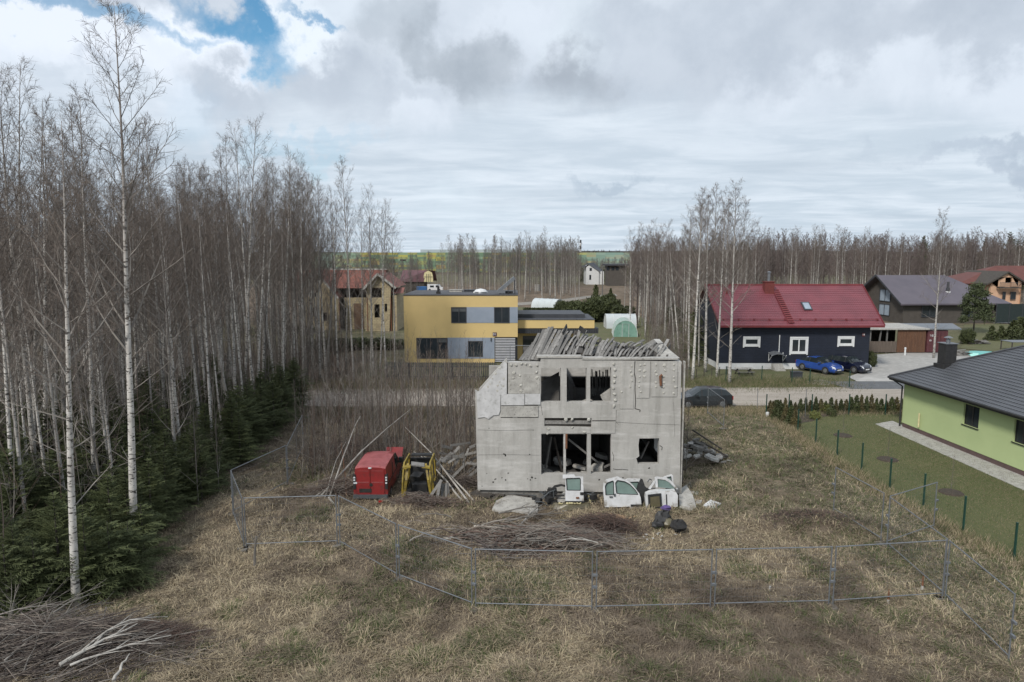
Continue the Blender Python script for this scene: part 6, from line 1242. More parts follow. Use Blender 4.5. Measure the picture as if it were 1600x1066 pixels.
for (u, v, n_, sp_, lb, gp) in ((1504, 556, 36, .9, 'split log in the dark woodpile beside the container', 'woodpile beside the container'), (1527, 538, 26, 1.3, 'pale branch in the low stack behind the turquoise pool', 'branch stack behind the pool')):
    x_, y_ = G(u, v)
    for k in range(n_): a, b = rnd.uniform(-sp_, sp_), rnd.uniform(-.5, .5); z_ = rnd.uniform(.1, .6)*(1-abs(a)/sp_*.6); an = rnd.uniform(-.5, .5); l2 = rnd.uniform(.3, .8); m = MB(); m.tube([(x_+a-l2, y_+b-an*.5, z_), (x_+a+l2, y_+b+an*.5, z_+rnd.uniform(-.1, .1))], rnd.uniform(.05, .1), 6); m.solo('log', 'grey_wood' if k % 3 else 'dark_wood', lb, 'log', gp)
# ================================================================ vegetation
def birch_geo(seed, H=16., r0=.11, spread=.16, tmin=.42, nprim=38, nsec=7, nter=4, tr=.0045, elev=(48, 68), low=0, lean=.0, wob=.18):
    r_ = random.Random(seed); n = 16; path = []; x = y = 0.; dx = r_.uniform(-.01, .01); dy = r_.uniform(-.01, .01)
    for i in range(n+1):
        t = i/n; path.append(Vector((x, y, H*t-.15*(i == 0)))); dx += r_.uniform(-1, 1)*wob*.05; dy += r_.uniform(-1, 1)*wob*.05; dx *= .85; dy *= .85; x += dx*H/n; y += dy*H/n
    rad = [r0*(1.12 if i == 0 else 1)*(1-i/n)**1.05+.008 for i in range(n+1)]
    def at(t): k = min(n-1, int(t*n)); f = t*n-k; return path[k].lerp(path[k+1], f), rad[k]*(1-f)+rad[k+1]*f
    S = {0: [], 1: []}
    def seg(k, a, b, ra, rb): S[k].append((a, b, ra, rb))
    def branch(p, d, L_, r_b, depth, k, nseg=4, up=.25):
        pts = [p]; q = p; dd = d.normalized()
        for i in range(nseg):
            dd = (dd+Vector((r_.uniform(-.12, .12), r_.uniform(-.12, .12), up*.3+r_.uniform(-.08, .08)))).normalized(); nq = q+dd*L_/nseg; f0, f1 = 1-i/nseg*.75, 1-(i+1)/nseg*.75
            seg(k, q, nq, r_b*f0, r_b*f1); q = nq; pts.append(q)
        return pts, dd
    def side(d, ang):
        a = Vector((r_.uniform(-1, 1), r_.uniform(-1, 1), r_.uniform(-.6, 1))); o = d.cross(a)
        if o.length < .05: o = d.orthogonal()
        return (d*math.cos(ang)+o.normalized()*math.sin(ang)).normalized()
    az_ = r_.uniform(0, 6)
    for j in range(nprim+low):
        if j < nprim: t = tmin+(.985-tmin)*(j/nprim)**.9
        else: t = r_.uniform(.16, tmin)
        p, rr = at(t); az_ += 2.4+r_.uniform(-.5, .5); e_ = R(r_.uniform(*elev)) if j < nprim else R(r_.uniform(15, 50))
        L_ = H*(spread*(1-t)**.62+.025)*r_.uniform(.6, 1.25) if j < nprim else r_.uniform(.8, 2.4)
        d = Vector((math.cos(az_)*math.cos(e_), math.sin(az_)*math.cos(e_), math.sin(e_))); rb = max(.007, min(rr*.5, .012*L_))
        pts, dd = branch(p, d, L_, rb, 0, 0 if (j >= nprim or rb > .02) else 1, 4, .28 if j < nprim else .1)
        ns = nsec if j < nprim else 3
        for s_ in range(ns):
            f = .2+.8*(s_+r_.random()*.6)/ns; k = min(3, int(f*4)); q = pts[k].lerp(pts[k+1], f*4-k if f < 1 else 1); L2 = L_*.42*(1.15-f*.75)*r_.uniform(.6, 1.3)
            d2 = side((pts[k+1]-pts[k]).normalized(), R(r_.uniform(25, 50))); p2, _ = branch(q, d2, L2, max(tr*1.3, rb*.35), 1, 1, 2, .15)
            for u_ in range(nter if j < nprim else 1):
                f2 = r_.uniform(.15, 1); k2 = min(1, int(f2*2)); q2 = p2[k2].lerp(p2[k2+1], f2*2-k2); d3 = side((p2[k2+1]-p2[k2]).normalized(), R(r_.uniform(25, 55))); l3 = r_.uniform(.2, .55)*min(1, .4+L2*.5)
                d3 = (d3+Vector((0, 0, r_.uniform(-.35, .25)))).normalized(); seg(1, q2, q2+d3*l3, tr, tr*.5)
    return path, rad, S
def birch_meshes(name, geo, bark='birch_bark', n=7, ns=3):
    path, rad, S = geo; mb = MB(); mb.tube(path, rad, n); mb.mats = [bark]; tm = mb.mesh(name+'_trunk', smooth=True)
    V_, F_, mi = [], [], []; b = 0
    for k in (0, 1):
        if not S[k]: continue
        v, f = prisms([tuple(s[0]) for s in S[k]], [tuple(s[1]) for s in S[k]], [s[2] for s in S[k]], [s[3] for s in S[k]], ns)
        V_.append(v); F_.append(f+b); mi.append(np.full(len(f), k)); b += len(v)
    return tm, npmesh(name+'_crown', np.concatenate(V_), np.concatenate(F_), ['twigs_pale', 'twigs'], np.concatenate(mi))
def tree(name, meshes, loc, rz, sc, label, cat='birch', group=None, tilt=(0, 0)):
    o = empty(name, label, cat, loc, rz, group); o.rotation_euler = (tilt[0], tilt[1], rz); o.rotation_mode = 'XYZ'; o.scale = sc
    for nm, me in zip(('trunk', 'crown'), meshes): link(nm, me, o)
    return o
FORM = [birch_meshes('forest_birch', birch_geo(50+i, 16, .078+.014*(i % 3), .19+.03*(i % 3), .36+.05*(i % 4), 36, 8, 5, .0042, low=6, elev=(40, 66), wob=.3)) for i in range(8)]
GREY = [birch_meshes('grey_tree', birch_geo(80+i, 15, .06, .21, .26+.05*i, 36, 8, 5, .0042, low=8, elev=(40, 66), wob=.35), 'grey_bark') for i in range(4)]
OPEN = [birch_meshes('open_birch', birch_geo(20, 20.5, .15, .19, .34, 50, 10, 6, .0045, (32, 60), low=9, wob=.3), n=10), birch_meshes('open_birch', birch_geo(21, 16, .13, .19, .42, 38, 9, 6, .0045, (38, 62), low=8), n=10), birch_meshes('open_birch', birch_geo(23, 17, .13, .21, .34, 44, 9, 6, .005, (34, 60), low=6), n=9)]
def z_at(u, v, y_): return V(u, v, y_)[1]
def put_birch(ub, vb, ut, vt, meshes, H0, label, yaw=None, g=None, name='birch_tree', wide=1.0, cat='birch'):
    x_, y_ = G(ub, vb); Hh_ = z_at(ut, vt, y_); xt = V(ut, vt, y_)[0]; s_ = Hh_/H0*1.01; ty_ = math.atan2(xt-x_, Hh_)
    o = tree(name, meshes, (x_, y_, GZ(x_, y_)), yaw if yaw is not None else rnd.uniform(0, 6), (wide*s_**.7, wide*s_**.7, s_), label, cat, g, (0, ty_))
    # tilt about world Y whatever the yaw
    o.rotation_euler = (Matrix.Rotation(ty_, 3, 'Y') @ Matrix.Rotation(o.rotation_euler[2], 3, 'Z')).to_euler(); return o
put_birch(210, 868, 176, 8, OPEN[0], 20.5, 'tallest birch at the forest edge with a bright white trunk and a high open crown', .6, wide=1.0)
put_birch(119, 952, 92, 195, OPEN[1], 16, 'nearest birch with a bright white trunk rising from the dark brush pile', 2.0)
named = [(60, 800, 8, 130, 'leaning white birch at the far left edge of the forest'), (38, 735, 22, 110, 'white birch second from the left edge standing in spruces'), (53, 792, 60, 190, 'white birch behind the nearest birch on its left'), (72, 762, 64, 175, 'thick pale birch left of the nearest birch trunk'),
         (90, 722, 72, 165, 'slightly leaning birch just left of the nearest birch'), (147, 806, 132, 150, 'white birch between the two big front birches'), (261, 690, 232, 190, 'white birch right of the tallest birch'), (228, 640, 222, 205, 'thin birch behind the white birch right of the tallest'), (161, 662, 110, 160, 'leaning birch behind the tallest birch')]
for ub, vb, ut, vt, lb in named: put_birch(ub, vb, ut, vt, FORM[rnd.randrange(8)], 16, lb, wide=1.05)
mid = [(381, 632, 401, 190, 'white birch twin trunk nearest the spruces at the middle of the wood'), (394.5, 628, 372, 205, 'white birch right of the twin trunk above the spruces'), (370, 612, 352, 215, 'white birch left of the twin trunk above the spruces'), (361, 607, 340, 235, 'slim birch farthest left of the four white trunks above the spruces'),
       (409, 615, 428, 262, 'thin birch leaning right above the spruces'), (473, 600, 470, 250, 'birch by the left end of the dirt road'), (553, 600, 531, 252, 'birch with a curved base in front of the unfinished house'), (509, 584, 492, 290, 'slim leaning birch left of the unfinished house gable'), (528, 582, 520, 300, 'thin birch in front of the unfinished house roof'),
       (584, 591, 574, 297, 'white birch before the right gable of the unfinished house'), (579, 588, 580, 330, 'thin twin birch beside the right gable birch'), (593, 582, 606, 318, 'birch nearest the left edge of the yellow house'), (440, 600, 446, 240, 'birch behind the spruces left of the road end'), (455, 596, 462, 265, 'thin birch left of the birch by the road end'), (500, 590, 496, 282, 'thin birch over the left end of the unfinished roof'), (540, 578, 545, 312, 'slim birch behind the birch with the curved base'), (568, 586, 562, 325, 'slim birch left of the right gable'), (617, 586, 613, 345, 'small birch before the corner of the yellow house'), (488, 578, 480, 290, 'slim birch right of the road end birch'), (603, 590, 597, 335, 'slim birch left of the yellow house corner')]
for ub, vb, ut, vt, lb in mid: put_birch(ub, vb, ut, vt, (FORM+OPEN[2:])[rnd.randrange(8)], 16, lb, wide=.95)
rt = [(1139.6, 600, 1153, 288, 'leaning white birch in front of the navy house'), (1082, 595, 1100, 300, 'white birch behind the dark grey car'), (1092, 573, 1092, 318, 'slim birch just right of the birch behind the grey car'), (1113, 558, 1120, 293, 'tall birch left of the navy house wall'), (1122, 556, 1134, 330, 'thin birch touching the corner of the navy house'),
      (1062, 560, 1050, 350, 'thin leaning birch right behind the ruin'), (1054, 553, 1044, 365, 'thin birch above the right end of the ruin roof'), (1016, 506, 1022, 345, 'birch beside the green film tunnel'), (1000, 488, 1003, 350, 'birch behind the greenhouses'), (1030, 486, 1034, 352, 'birch right behind the greenhouses'), (1068, 540, 1072, 352, 'birch between the ruin and the navy house'), (1102, 582, 1109, 300, 'birch beside the tall birch left of the navy house wall'), (1130, 566, 1141, 306, 'birch rising before the left end of the red roof'), (1076, 577, 1082, 328, 'birch left of the birch behind the dark grey car'), (1120, 590, 1131, 318, 'slim birch just left of the leaning white birch'), (1150, 520, 1166, 312, 'birch whose crown shows over the left of the red ridge'), (1088, 545, 1096, 322, 'slim birch deeper behind the dark grey car'), (1178, 522, 1184, 345, 'birch rising behind the left part of the red roof'),
      (1459, 560, 1476, 330, 'lone white birch in front of the shipping container'), (853, 458, 850, 356, 'birch standing on the far bare field'), (745, 458, 742, 372, 'round topped birch behind the yellow house roof'), (700, 462, 700, 368, 'birch behind the left half of the yellow house roof'), (693, 462, 690, 380, 'thin birch left of the others behind the yellow house roof'), (787, 458, 790, 378, 'birch behind the solar collector'), (899, 474, 897, 375, 'birch clump stem beyond the white polytunnel'), (905, 474, 906, 385, 'second birch stem beyond the white polytunnel')]
for ub, vb, ut, vt, lb in rt: put_birch(ub, vb, ut, vt, (FORM if ub not in (1139.6, 1113, 1459, 1102, 1082, 1130) else OPEN[2:])[rnd.randrange(8 if ub not in (1139.6, 1113, 1459, 1102, 1082, 1130) else 1)], 16 if ub not in (1139.6, 1113, 1459, 1102, 1082, 1130) else 17, lb, wide=1.05 if ub not in (1459,) else .9)
# the wood on the left, tree by tree
pts = []; rr = random.Random(4)
def far_enough(x_, y_, d_): return all((x_-a)**2+(y_-b)**2 > d_*d_ for a, b in pts)
tries = 0
while len(pts) < 205 and tries < 9000:
    tries += 1; y_ = rr.uniform(17, 76); edge_ = -15.6-(.0 if y_ < 50 else (y_-50)*.10)-max(0, (26-y_)*.35); x_ = edge_-abs(rr.gauss(0, 1))*12*(y_/45)**.4-rr.uniform(0, 1.2)
    if x_/y_ < -.80: continue
    if y_ > 49.5 and y_ < 57 and x_ > -19.5: continue
    if far_enough(x_, y_, 1.0): pts.append((x_, y_))
def zone_(x_, y_):
    u_ = 800+F_PX*x_/y_; front = x_ > edge_x(y_)-4.0
    z_ = 'at the left edge of the view' if u_ < 120 else 'around the tallest birch' if u_ < 250 else 'in the middle of the left wood' if u_ < 370 else 'at the right end of the left wood'
    return ('in the front rows ' if front else 'standing deep ')+z_
def edge_x(y_): return -15.6-(.0 if y_ < 50 else (y_-50)*.10)-max(0, (26-y_)*.35)
for i, (x_, y_) in enumerate(pts):
    g = i % 4 == 1; ms = GREY[rr.randrange(4)] if g else FORM[rr.randrange(8)]; H0 = 15. if g else 16.
    u_ = 800+F_PX*x_/y_                                    # taller towards the back so that the canopy keeps its height
    Ht = min(20, rr.uniform(11.0, 16.5)+max(0, y_-30)*.10-(2.0 if x_ > edge_x(y_)-2.5 else 0)); s_ = Ht/H0
    tree('bare_tree' if g else 'birch_tree', ms, (x_, y_, GZ(x_, y_)), rr.uniform(0, 6.28), (s_**.6, s_**.6, s_), ('grey barked bare tree ' if g else 'slender birch ')+zone_(x_, y_), 'tree' if g else 'birch', ('bare trees ' if g else 'birches ')+zone_(x_, y_), (rr.gauss(0, .045), rr.gauss(0, .045)))
# thin leafless understorey between the trunks: nobody could count it
M('brush_red', (.13, .085, .068), (.09, .062, .052), 1, .9); M('brush_dark', (.075, .057, .05), (.05, .04, .036), 1, .9)
def thicket(name, spots, hts, label, cat, mats=('twigs', 'twigs_pale', 'brush_red', 'grey_bark', 'brush_dark'), rad=.010, nb=7, spread=.35, seed=0):
    r_ = np.random.default_rng(seed); n = len(spots); P = np.array([(a, b, GZ(a, b)-.03) for a, b in spots]); Hs = np.array(hts); A0, A1, q0, q1 = [], [], [], []
    lean = r_.normal(0, .10, (n, 2)); prev = P.copy(); d = np.concatenate([lean, np.ones((n, 1))], 1)
    for k in range(3):
        d = d+np.concatenate([r_.normal(0, .06, (n, 2)), np.zeros((n, 1))], 1); nxt = prev+d*(Hs/3)[:, None]; A0.append(prev); A1.append(nxt); q0.append(rad*(1-k*.28)*(Hs/3)**.5); q1.append(rad*(1-(k+1)*.28)*(Hs/3)**.5)
        for j in range(nb):
            f = r_.uniform(.1, 1, (n, 1)); b0 = prev+(nxt-prev)*f; th = r_.uniform(0, 6.28, n); l_ = Hs*spread*r_.uniform(.3, 1, n)*(.8-.2*k); dd = np.stack([np.cos(th)*.55, np.sin(th)*.55, np.full(n, .8)], 1); b1 = b0+dd*l_[:, None]; A0.append(b0); A1.append(b1); q0.append(np.full(n, rad*.45)); q1.append(np.full(n, rad*.2))
            if nb > 3 and j % 2 == 0:
                c0 = b0+(b1-b0)*.5; th = r_.uniform(0, 6.28, n); dd = np.stack([np.cos(th)*.6, np.sin(th)*.6, np.full(n, .6)], 1); A0.append(c0); A1.append(c0+dd*(l_*.45)[:, None]); q0.append(np.full(n, rad*.3)); q1.append(np.full(n, rad*.2))
        prev = nxt
    v, f = prisms(np.concatenate(A0), np.concatenate(A1), np.concatenate(q0), np.concatenate(q1)); return link(name, npmesh(name, v, f, list(mats), np.repeat(np.tile(r_.integers(len(mats), size=n), len(A0)), 3)), None, None, label, cat, None, 'stuff')
r2 = np.random.default_rng(9)
sp_ = []; 
while len(sp_) < 1100:
    y_ = r2.uniform(18, 85); x_ = -16.0-abs(r2.normal(0, 14))-(0 if y_ < 50 else (y_-50)*.1)
    if x_/y_ > -.82 and not (49 < y_ < 57.5 and x_ > -22): sp_.append((x_, y_))
thicket('undergrowth', sp_, r2.uniform(2.5, 9.5, len(sp_)), 'tangled thin bare undergrowth between the trunks of the left wood', 'undergrowth', rad=.014, nb=6, seed=1)
sp_ = []
while len(sp_) < 800:
    u_ = r2.uniform(470, 748); v_ = r2.uniform(592, 752)
    if 548 < u_ < 680 and v_ > 742: continue
    if 606 < v_ < 648 and r2.random() < .55: continue
    sp_.append(G(u_, v_))
thicket('brushwood', sp_, r2.uniform(.6, 1, len(sp_))*np.where(r2.random(len(sp_)) < .5, 1.9, 5.0), 'dense thin leafless saplings and scrub between the road and the wrecks', 'scrub', rad=.014, nb=6, spread=.32, seed=2)
sp_ = [G(r2.uniform(600, 770), r2.uniform(594, 604)) for _ in range(60)]
thicket('roadside_scrub', sp_, r2.uniform(1.5, 4.2, len(sp_)), 'thin roadside scrub in front of the dark slat fence', 'scrub', rad=.009, nb=5, seed=3)
sp_ = [G(r2.uniform(1005, 1075), r2.uniform(470, 600)) for _ in range(420)]
thicket('roadside_scrub', sp_, r2.uniform(1.5, 6.5, len(sp_)), 'tangled bare scrub between the ruin and the navy house', 'scrub', rad=.016, nb=5, seed=4)
sp_ = [G(r2.uniform(470, 640), r2.uniform(565, 602)) for _ in range(120)]
thicket('roadside_scrub', sp_, r2.uniform(1.5, 6, len(sp_)), 'bare scrub beyond the road in front of the unfinished house', 'scrub', rad=.012, nb=5, seed=6)
# saplings standing on their own
SAP = [birch_meshes('sapling', birch_geo(140+i, 5.0, .022, .2, .2, 16, 4, 2, .004, (55, 75), low=2), 'grey_bark', 5) for i in range(4)]
for i, (u, v, vt) in enumerate([(492, 742, 600), (515, 738, 585), (540, 700, 560), (575, 690, 540), (604, 690, 548), (632, 712, 560), (655, 722, 545), (676, 728, 570), (690, 750, 590), (705, 740, 560), (668, 700, 550), (640, 680, 545), (590, 668, 535), (560, 660, 540), (612, 662, 520), (702, 690, 540), (726, 755, 600), (735, 700, 560), (310, 790, 610), (342, 770, 600), (464, 720, 590), (718, 600, 545), (655, 602, 540), (1066, 760, 610), (1072, 742, 625)]):
    x_, y_ = G(u, v); Hq = z_at(u, vt, y_); tree('bare_sapling', SAP[i % 4], (x_, y_, GZ(x_, y_)), rnd.uniform(0, 6), (Hq/5*.9, Hq/5*.9, Hq/5), ('thin leafless sapling growing in the scrub around the wrecks' if i < 18 else ['thin bare sapling at the spruce edge above the fence corner', 'bare sapling at the spruce edge right of the other one', 'bare sapling beside the deepest fence panels', 'bare tree sapling in front of the grey panel of the yellow house', 'thin bare sapling in front of the big dark window of the yellow house', 'bare shrub stem against the right wall of the ruin', 'bare shrub behind the right corner of the ruin'][i-18]), 'sapling', 'saplings around the wrecks' if i < 18 else None)
for i in range(44):
    u, v = rnd.uniform(555, 742), rnd.uniform(655, 745)
    if u < 680 and v > 735: v = 715
    x_, y_ = G(u, v); Hq = rnd.uniform(2.8, 5.4); tree('bare_sapling', SAP[i % 4], (x_, y_, GZ(x_, y_)), rnd.uniform(0, 6), (Hq/5*.9, Hq/5*.9, Hq/5), 'thin leafless sapling growing in the scrub around the wrecks', 'sapling', 'saplings around the wrecks', (rnd.gauss(0, .06), rnd.gauss(0, .06)))
# hazel like shoot with long arching stems at the far left
def shoots(name, u, v, n_, ht, label, seed, mat='twigs_pale', rad=.012, lean=(0, 0)):
    r_ = random.Random(seed); x_, y_ = G(u, v); m = MB()
    for k in range(n_):
        th = r_.uniform(0, 6.28); q = Vector((x_, y_, 0)); d = Vector((math.cos(th)*.5+lean[0], math.sin(th)*.5+lean[1], 1)).normalized(); pts_ = [q]
        for j in range(6): d = (d+Vector((math.cos(th)*.10, math.sin(th)*.10, -.06))+Vector((r_.uniform(-.08, .08),)*3)).normalized(); q = q+d*ht/6*r_.uniform(.8, 1.1); pts_.append(q)
        m.tube(pts_, [rad*(1-j*.13) for j in range(7)], 5)
        for j in range(2, 6): dd = (d+Vector((r_.uniform(-.8, .8), r_.uniform(-.8, .8), r_.uniform(-.2, .6)))).normalized(); m.tube([pts_[j], pts_[j]+dd*ht*.18], [rad*.45, rad*.2], 4)
    return m.solo(name, mat, label, 'shrub')
shoots('hazel_shrub', 40, 985, 9, 2.6, 'pale bare shrub with arching stems at the left edge above the brush pile', 3, lean=(.4, 0)); shoots('hazel_shrub', 8, 1005, 7, 2.2, 'pale bare shrub cut by the left edge of the view', 5, lean=(.3, 0)); shoots('hazel_shrub', 1068, 735, 9, 2.6, 'bare arching shrub growing at the right corner of the ruin', 7, 'twigs', lean=(.5, -.2)); shoots('hazel_shrub', 735, 764, 14, 1.7, 'dense bare shrub against the left foot of the ruin', 8, 'twigs', .009); shoots('hazel_shrub', 700, 768, 14, 1.5, 'bare shrub beneath the heap of boards left of the ruin', 9, 'twigs', .009); shoots('hazel_shrub', 1078, 690, 9, 1.8, 'bare shrub behind the rubble heap', 17, 'twigs', .012)
for i in range(10): shoots('dead_shrub', 500+i*24+rnd.uniform(-8, 8), 752+rnd.uniform(-22, 10), 12, 1.3, ['dead bramble tuft farthest left in the scrub around the wrecks', 'dead bramble tuft left of the red van', 'dead bramble tuft by the left rear wheel of the red van', 'dead bramble tuft beside the red van', 'dead bramble tuft right behind the red van', 'dead bramble tuft between the red van and the yellow shell', 'dead bramble tuft behind the yellow car shell', 'dead bramble tuft right of the yellow car shell', 'dead bramble tuft behind the stacked boards', 'dead bramble tuft nearest the ruin'][i], 30+i, 'twigs', .007)
# ---------------------------------------------------------------- spruces
def spruce_mesh(seed, H=4., spread=.34, dens=1.0, nw=None, mat='spruce_green', droop=.25, fine=.011):
    r_ = random.Random(seed); A0, A1, q0, q1 = [], [], [], []; nw_ = nw or int(H*6*dens)
    def s(a, b, ra, rb): A0.append(tuple(a)); A1.append(tuple(b)); q0.append(ra); q1.append(rb)
    for w_ in range(nw_):
        t = w_/nw_; z = H*(.04+.95*t); L_ = H*spread*(1-t)**.8*r_.uniform(.75, 1.15)+.08
        for k in range(r_.randint(4, 6)):
            th = r_.uniform(0, 6.28); q = Vector((0, 0, z)); d = Vector((math.cos(th), math.sin(th), .25+t*.6)).normalized(); Lk = L_*r_.uniform(.65, 1.15); n_ = 5
            for j in range(n_):
                nq = q+d*Lk/n_; s(q, nq, fine*1.1, fine)
                for sd_ in (-1, 1):
                    for m_ in range(2):
                        b0 = q.lerp(nq, (m_+r_.random())/2); o = Vector((-d.y, d.x, 0)).normalized()*sd_; dd = (d*.75+o*.8+Vector((0, 0, r_.uniform(-.35, .15)))).normalized(); l2 = Lk*.40*(1.1-j/n_*.8)*r_.uniform(.6, 1.2); b1 = b0+dd*l2; s(b0, b1, fine, fine*.4)
                        for c_ in range(3): f = r_.uniform(.15, .95); e0 = b0.lerp(b1, f); dd2 = (dd+Vector((r_.uniform(-.8, .8), r_.uniform(-.8, .8), r_.uniform(-.6, .2)))).normalized(); s(e0, e0+dd2*l2*.38, fine*.9, fine*.3)
                q = nq; d = (d+Vector((0, 0, -droop*.25))).normalized()
    v, f = prisms(A0, A1, q0, q1); cr_ = npmesh('spruce_crown', v, f, [mat]); m = MB(); m.tube([(0, 0, -.1), (0, 0, H*.98)], [.02+H*.012, .008], 6); m.mats = ['dark_wood']; return m.mesh('spruce_trunk'), cr_
SPR = [spruce_mesh(200+i, 4.0, .36+.03*(i % 2), 1.0) for i in range(4)]
spots_ = []; rr = random.Random(8)
def edge_u(v):   # measured right edge of the spruce belt, in the photograph
    t_ = [(595, 482), (640, 478), (665, 440), (690, 415), (740, 362), (780, 320), (830, 255), (870, 215), (910, 240), (950, 130)]
    for (a, ua), (b, ub) in zip(t_[:-1], t_[1:]):
        if a <= v <= b: return ua+(ub-ua)*(v-a)/(b-a)
    return 120
tr_ = 0
while len(spots_) < 120 and tr_ < 5000:
    tr_ += 1; v_ = 640+310*rr.random()**.8; u_ = edge_u(v_)-20-abs(rr.gauss(0, 1))*170
    if u_ < -60: continue
    x_, y_ = G(u_, v_)
    if all((x_-a)**2+(y_-b)**2 > 1.3 for a, b, _ in spots_): spots_.append((x_, y_, u_ > edge_u(v_)-80))
def sz_(x_, y_): u_ = 800+F_PX*x_/y_; return 'below the birches left of the nearest birch' if u_ < 110 else 'between the two big front birches' if u_ < 205 else 'between the tallest birch and the fence corner' if u_ < 360 else 'at the end of the left wood by the road'
for k in range(400):
    v_ = rr.uniform(632, 815); u_ = edge_u(v_)-rr.uniform(0, 62); x_, y_ = G(u_, v_)
    if len(spots_) < 168 and all((x_-a)**2+(y_-b)**2 > 1.0 for a, b, _ in spots_): spots_.append((x_, y_, True))
for i, (x_, y_, ed) in enumerate(spots_):
    s_ = rr.uniform(.6, 1.0)*(1.0 if ed else 1.15)*(.8 if y_ < 24 else 1); tree('spruce_tree', SPR[i % 4], (x_, y_, GZ(x_, y_)), rr.uniform(0, 6), (s_*1.15, s_*1.15, s_), 'young dark green spruce '+sz_(x_, y_), 'spruce', 'young spruces '+sz_(x_, y_))
LOWS = spruce_mesh(260, 2.2, .62, 1.1, droop=.55)
for i, (u, v, s_, lb) in enumerate([(175, 920, 1.15, 'low spreading spruce right of the nearest birch trunk'), (205, 905, 1.0, 'low spruce reaching out onto the dead grass below the tallest birch'), (150, 930, .9, 'small low spruce behind the brush pile'), (60, 955, 1.1, 'low dense spruce left of the nearest birch trunk'), (15, 965, 1.1, 'low dense spruce at the left edge above the brush pile'), (225, 870, 1.0, 'low spruce just right of the tallest birch foot')]):
    x_, y_ = G(u, v); tree('spruce_tree', LOWS, (x_, y_, GZ(x_, y_)), i*1.3, (s_,)*3, lb, 'spruce')
for i, (u, v, s_, lb) in enumerate([(1098, 562, 1.3, 'spruce under the birches left of the navy house'), (1110, 566, 1.1, 'small spruce under the birches at the corner of the navy house'), (1088, 556, 1.6, 'spruce farthest left of the navy house'), (1116, 520, 1.9, 'tall dark spruce close behind the corner of the navy house'), (1050, 520, 1.1, 'dark spruce beside the birch wood right of the green tunnel'), (1130, 572, .5, 'tiny spruce at the white foundation of the navy house')]):
    x_, y_ = G(u, v); tree('spruce_tree', SPR[i % 4], (x_, y_, 0), i*1.1, (s_*1.1, s_*1.1, s_), lb, 'spruce')
# leafy masses for hedges, thujas, pine: many small faces spread in a volume
def leafy(seed, fn, n, size, mat, name='foliage', inner=.35, vert=.5):
    r_ = np.random.default_rng(seed); pts_ = fn(r_, n); n = len(pts_); a = r_.normal(size=(n, 3)); a[:, 2] = a[:, 2]*1.0+vert*2*np.sign(r_.random(n)-.2); a /= np.linalg.norm(a, axis=1, keepdims=True); b = np.cross(a, r_.normal(size=(n, 3))); b /= np.linalg.norm(b, axis=1, keepdims=True)
    s_ = size*r_.uniform(.5, 1.3, (n, 1)); V_ = np.stack([pts_-b*s_*.28, pts_+b*s_*.28, pts_+a*s_+b*s_*.10, pts_+a*s_-b*s_*.10], 1).reshape(-1, 3); F_ = np.arange(n*4).reshape(-1, 4); return npmesh(name, V_, F_, [mat])
def cone(h_, r0, pw=.8):
    def f(r_, n): z = r_.random(n)**1.25; rad = r0*(1-z)**pw*np.sqrt(r_.uniform(.25, 1, n))*(1+.18*np.sin(z*17+r_.random(n))); th = r_.uniform(0, 6.28, n); return np.stack([rad*np.cos(th), rad*np.sin(th), .05+z*h_], 1)
    return f
def ball(rx, ry, rz):
    def f(r_, n): d = r_.normal(size=(n, 3)); d /= np.linalg.norm(d, axis=1, keepdims=True); k = r_.uniform(.5, 1, (n, 1))**.5; k *= 1+.14*np.sin(d[:, 0:1]*5+d[:, 2:3]*6+1)+.08*np.sin(d[:, 1:2]*11); p = d*k*np.array([rx, ry, rz]); p[:, 2] += rz; return p[p[:, 2] > .02]
    return f
THU = [leafy(10+i, cone(1.0, .34, .75), 900, .10, 'thuja_green' if i % 3 else 'thuja_brown') for i in range(5)]
def shrub(name, me, loc, sc, label, cat='thuja', group=None):
    o = empty(name, label, cat, loc, rnd.uniform(0, 6), group); o.scale = sc; link('foliage', me, o); m = Lmb(); m.tube([(0, 0, -.05), (0, 0, .5)], [.03, .01], 5); m.mats = ['dark_wood']
    link('stem', STEM, o); return o
_m = MB(); _m.tube([(0, 0, -.05), (0, 0, .5)], [.03, .01], 5); _m.mats = ['dark_wood']; STEM = _m.mesh('stem')
for k in range(27):
    u = 1203+k*7.9; x_, y_ = G(u, 646-.05*k); s_ = rnd.uniform(1.0, 1.25); shrub('thuja_shrub', THU[k % 5], (x_, y_, 0), (s_*rnd.uniform(.6, .95), s_*rnd.uniform(.6, .95), s_*rnd.uniform(.7, 1.0)), 'narrow young thuja in the hedge row along the road', 'thuja', 'thujas of the hedge row by the road')
for k in range(6): x_, y_ = G(1207+k*7, 652+k*3.2); s_ = rnd.uniform(.9, 1.25); shrub('thuja_shrub', THU[k % 5], (x_, y_, 0), (s_, s_, s_), 'young thuja in the short diagonal row at the corner of the lawn', 'thuja', 'thujas of the diagonal row')
GLB = leafy(31, ball(.5, .5, .4), 900, .10, 'lime_leaf'); GLD = leafy(32, ball(.5, .5, .42), 900, .10, 'thuja_green')
for u, v, s_, me, lb in ((1287, 645, .9, GLB, 'round lime green shrub close to the hedge row'), (1273, 656, .75, GLB, 'low lime green shrub in front of the planting bed'), (1299, 651, .7, GLD, 'round dark shrub right of the lime green shrubs'), (1244, 663, .6, GLD, 'small dark shrub at the corner post of the lawn')): shrub('round_shrub', me, (*G(u, v), 0), (s_,)*3, lb, 'shrub')
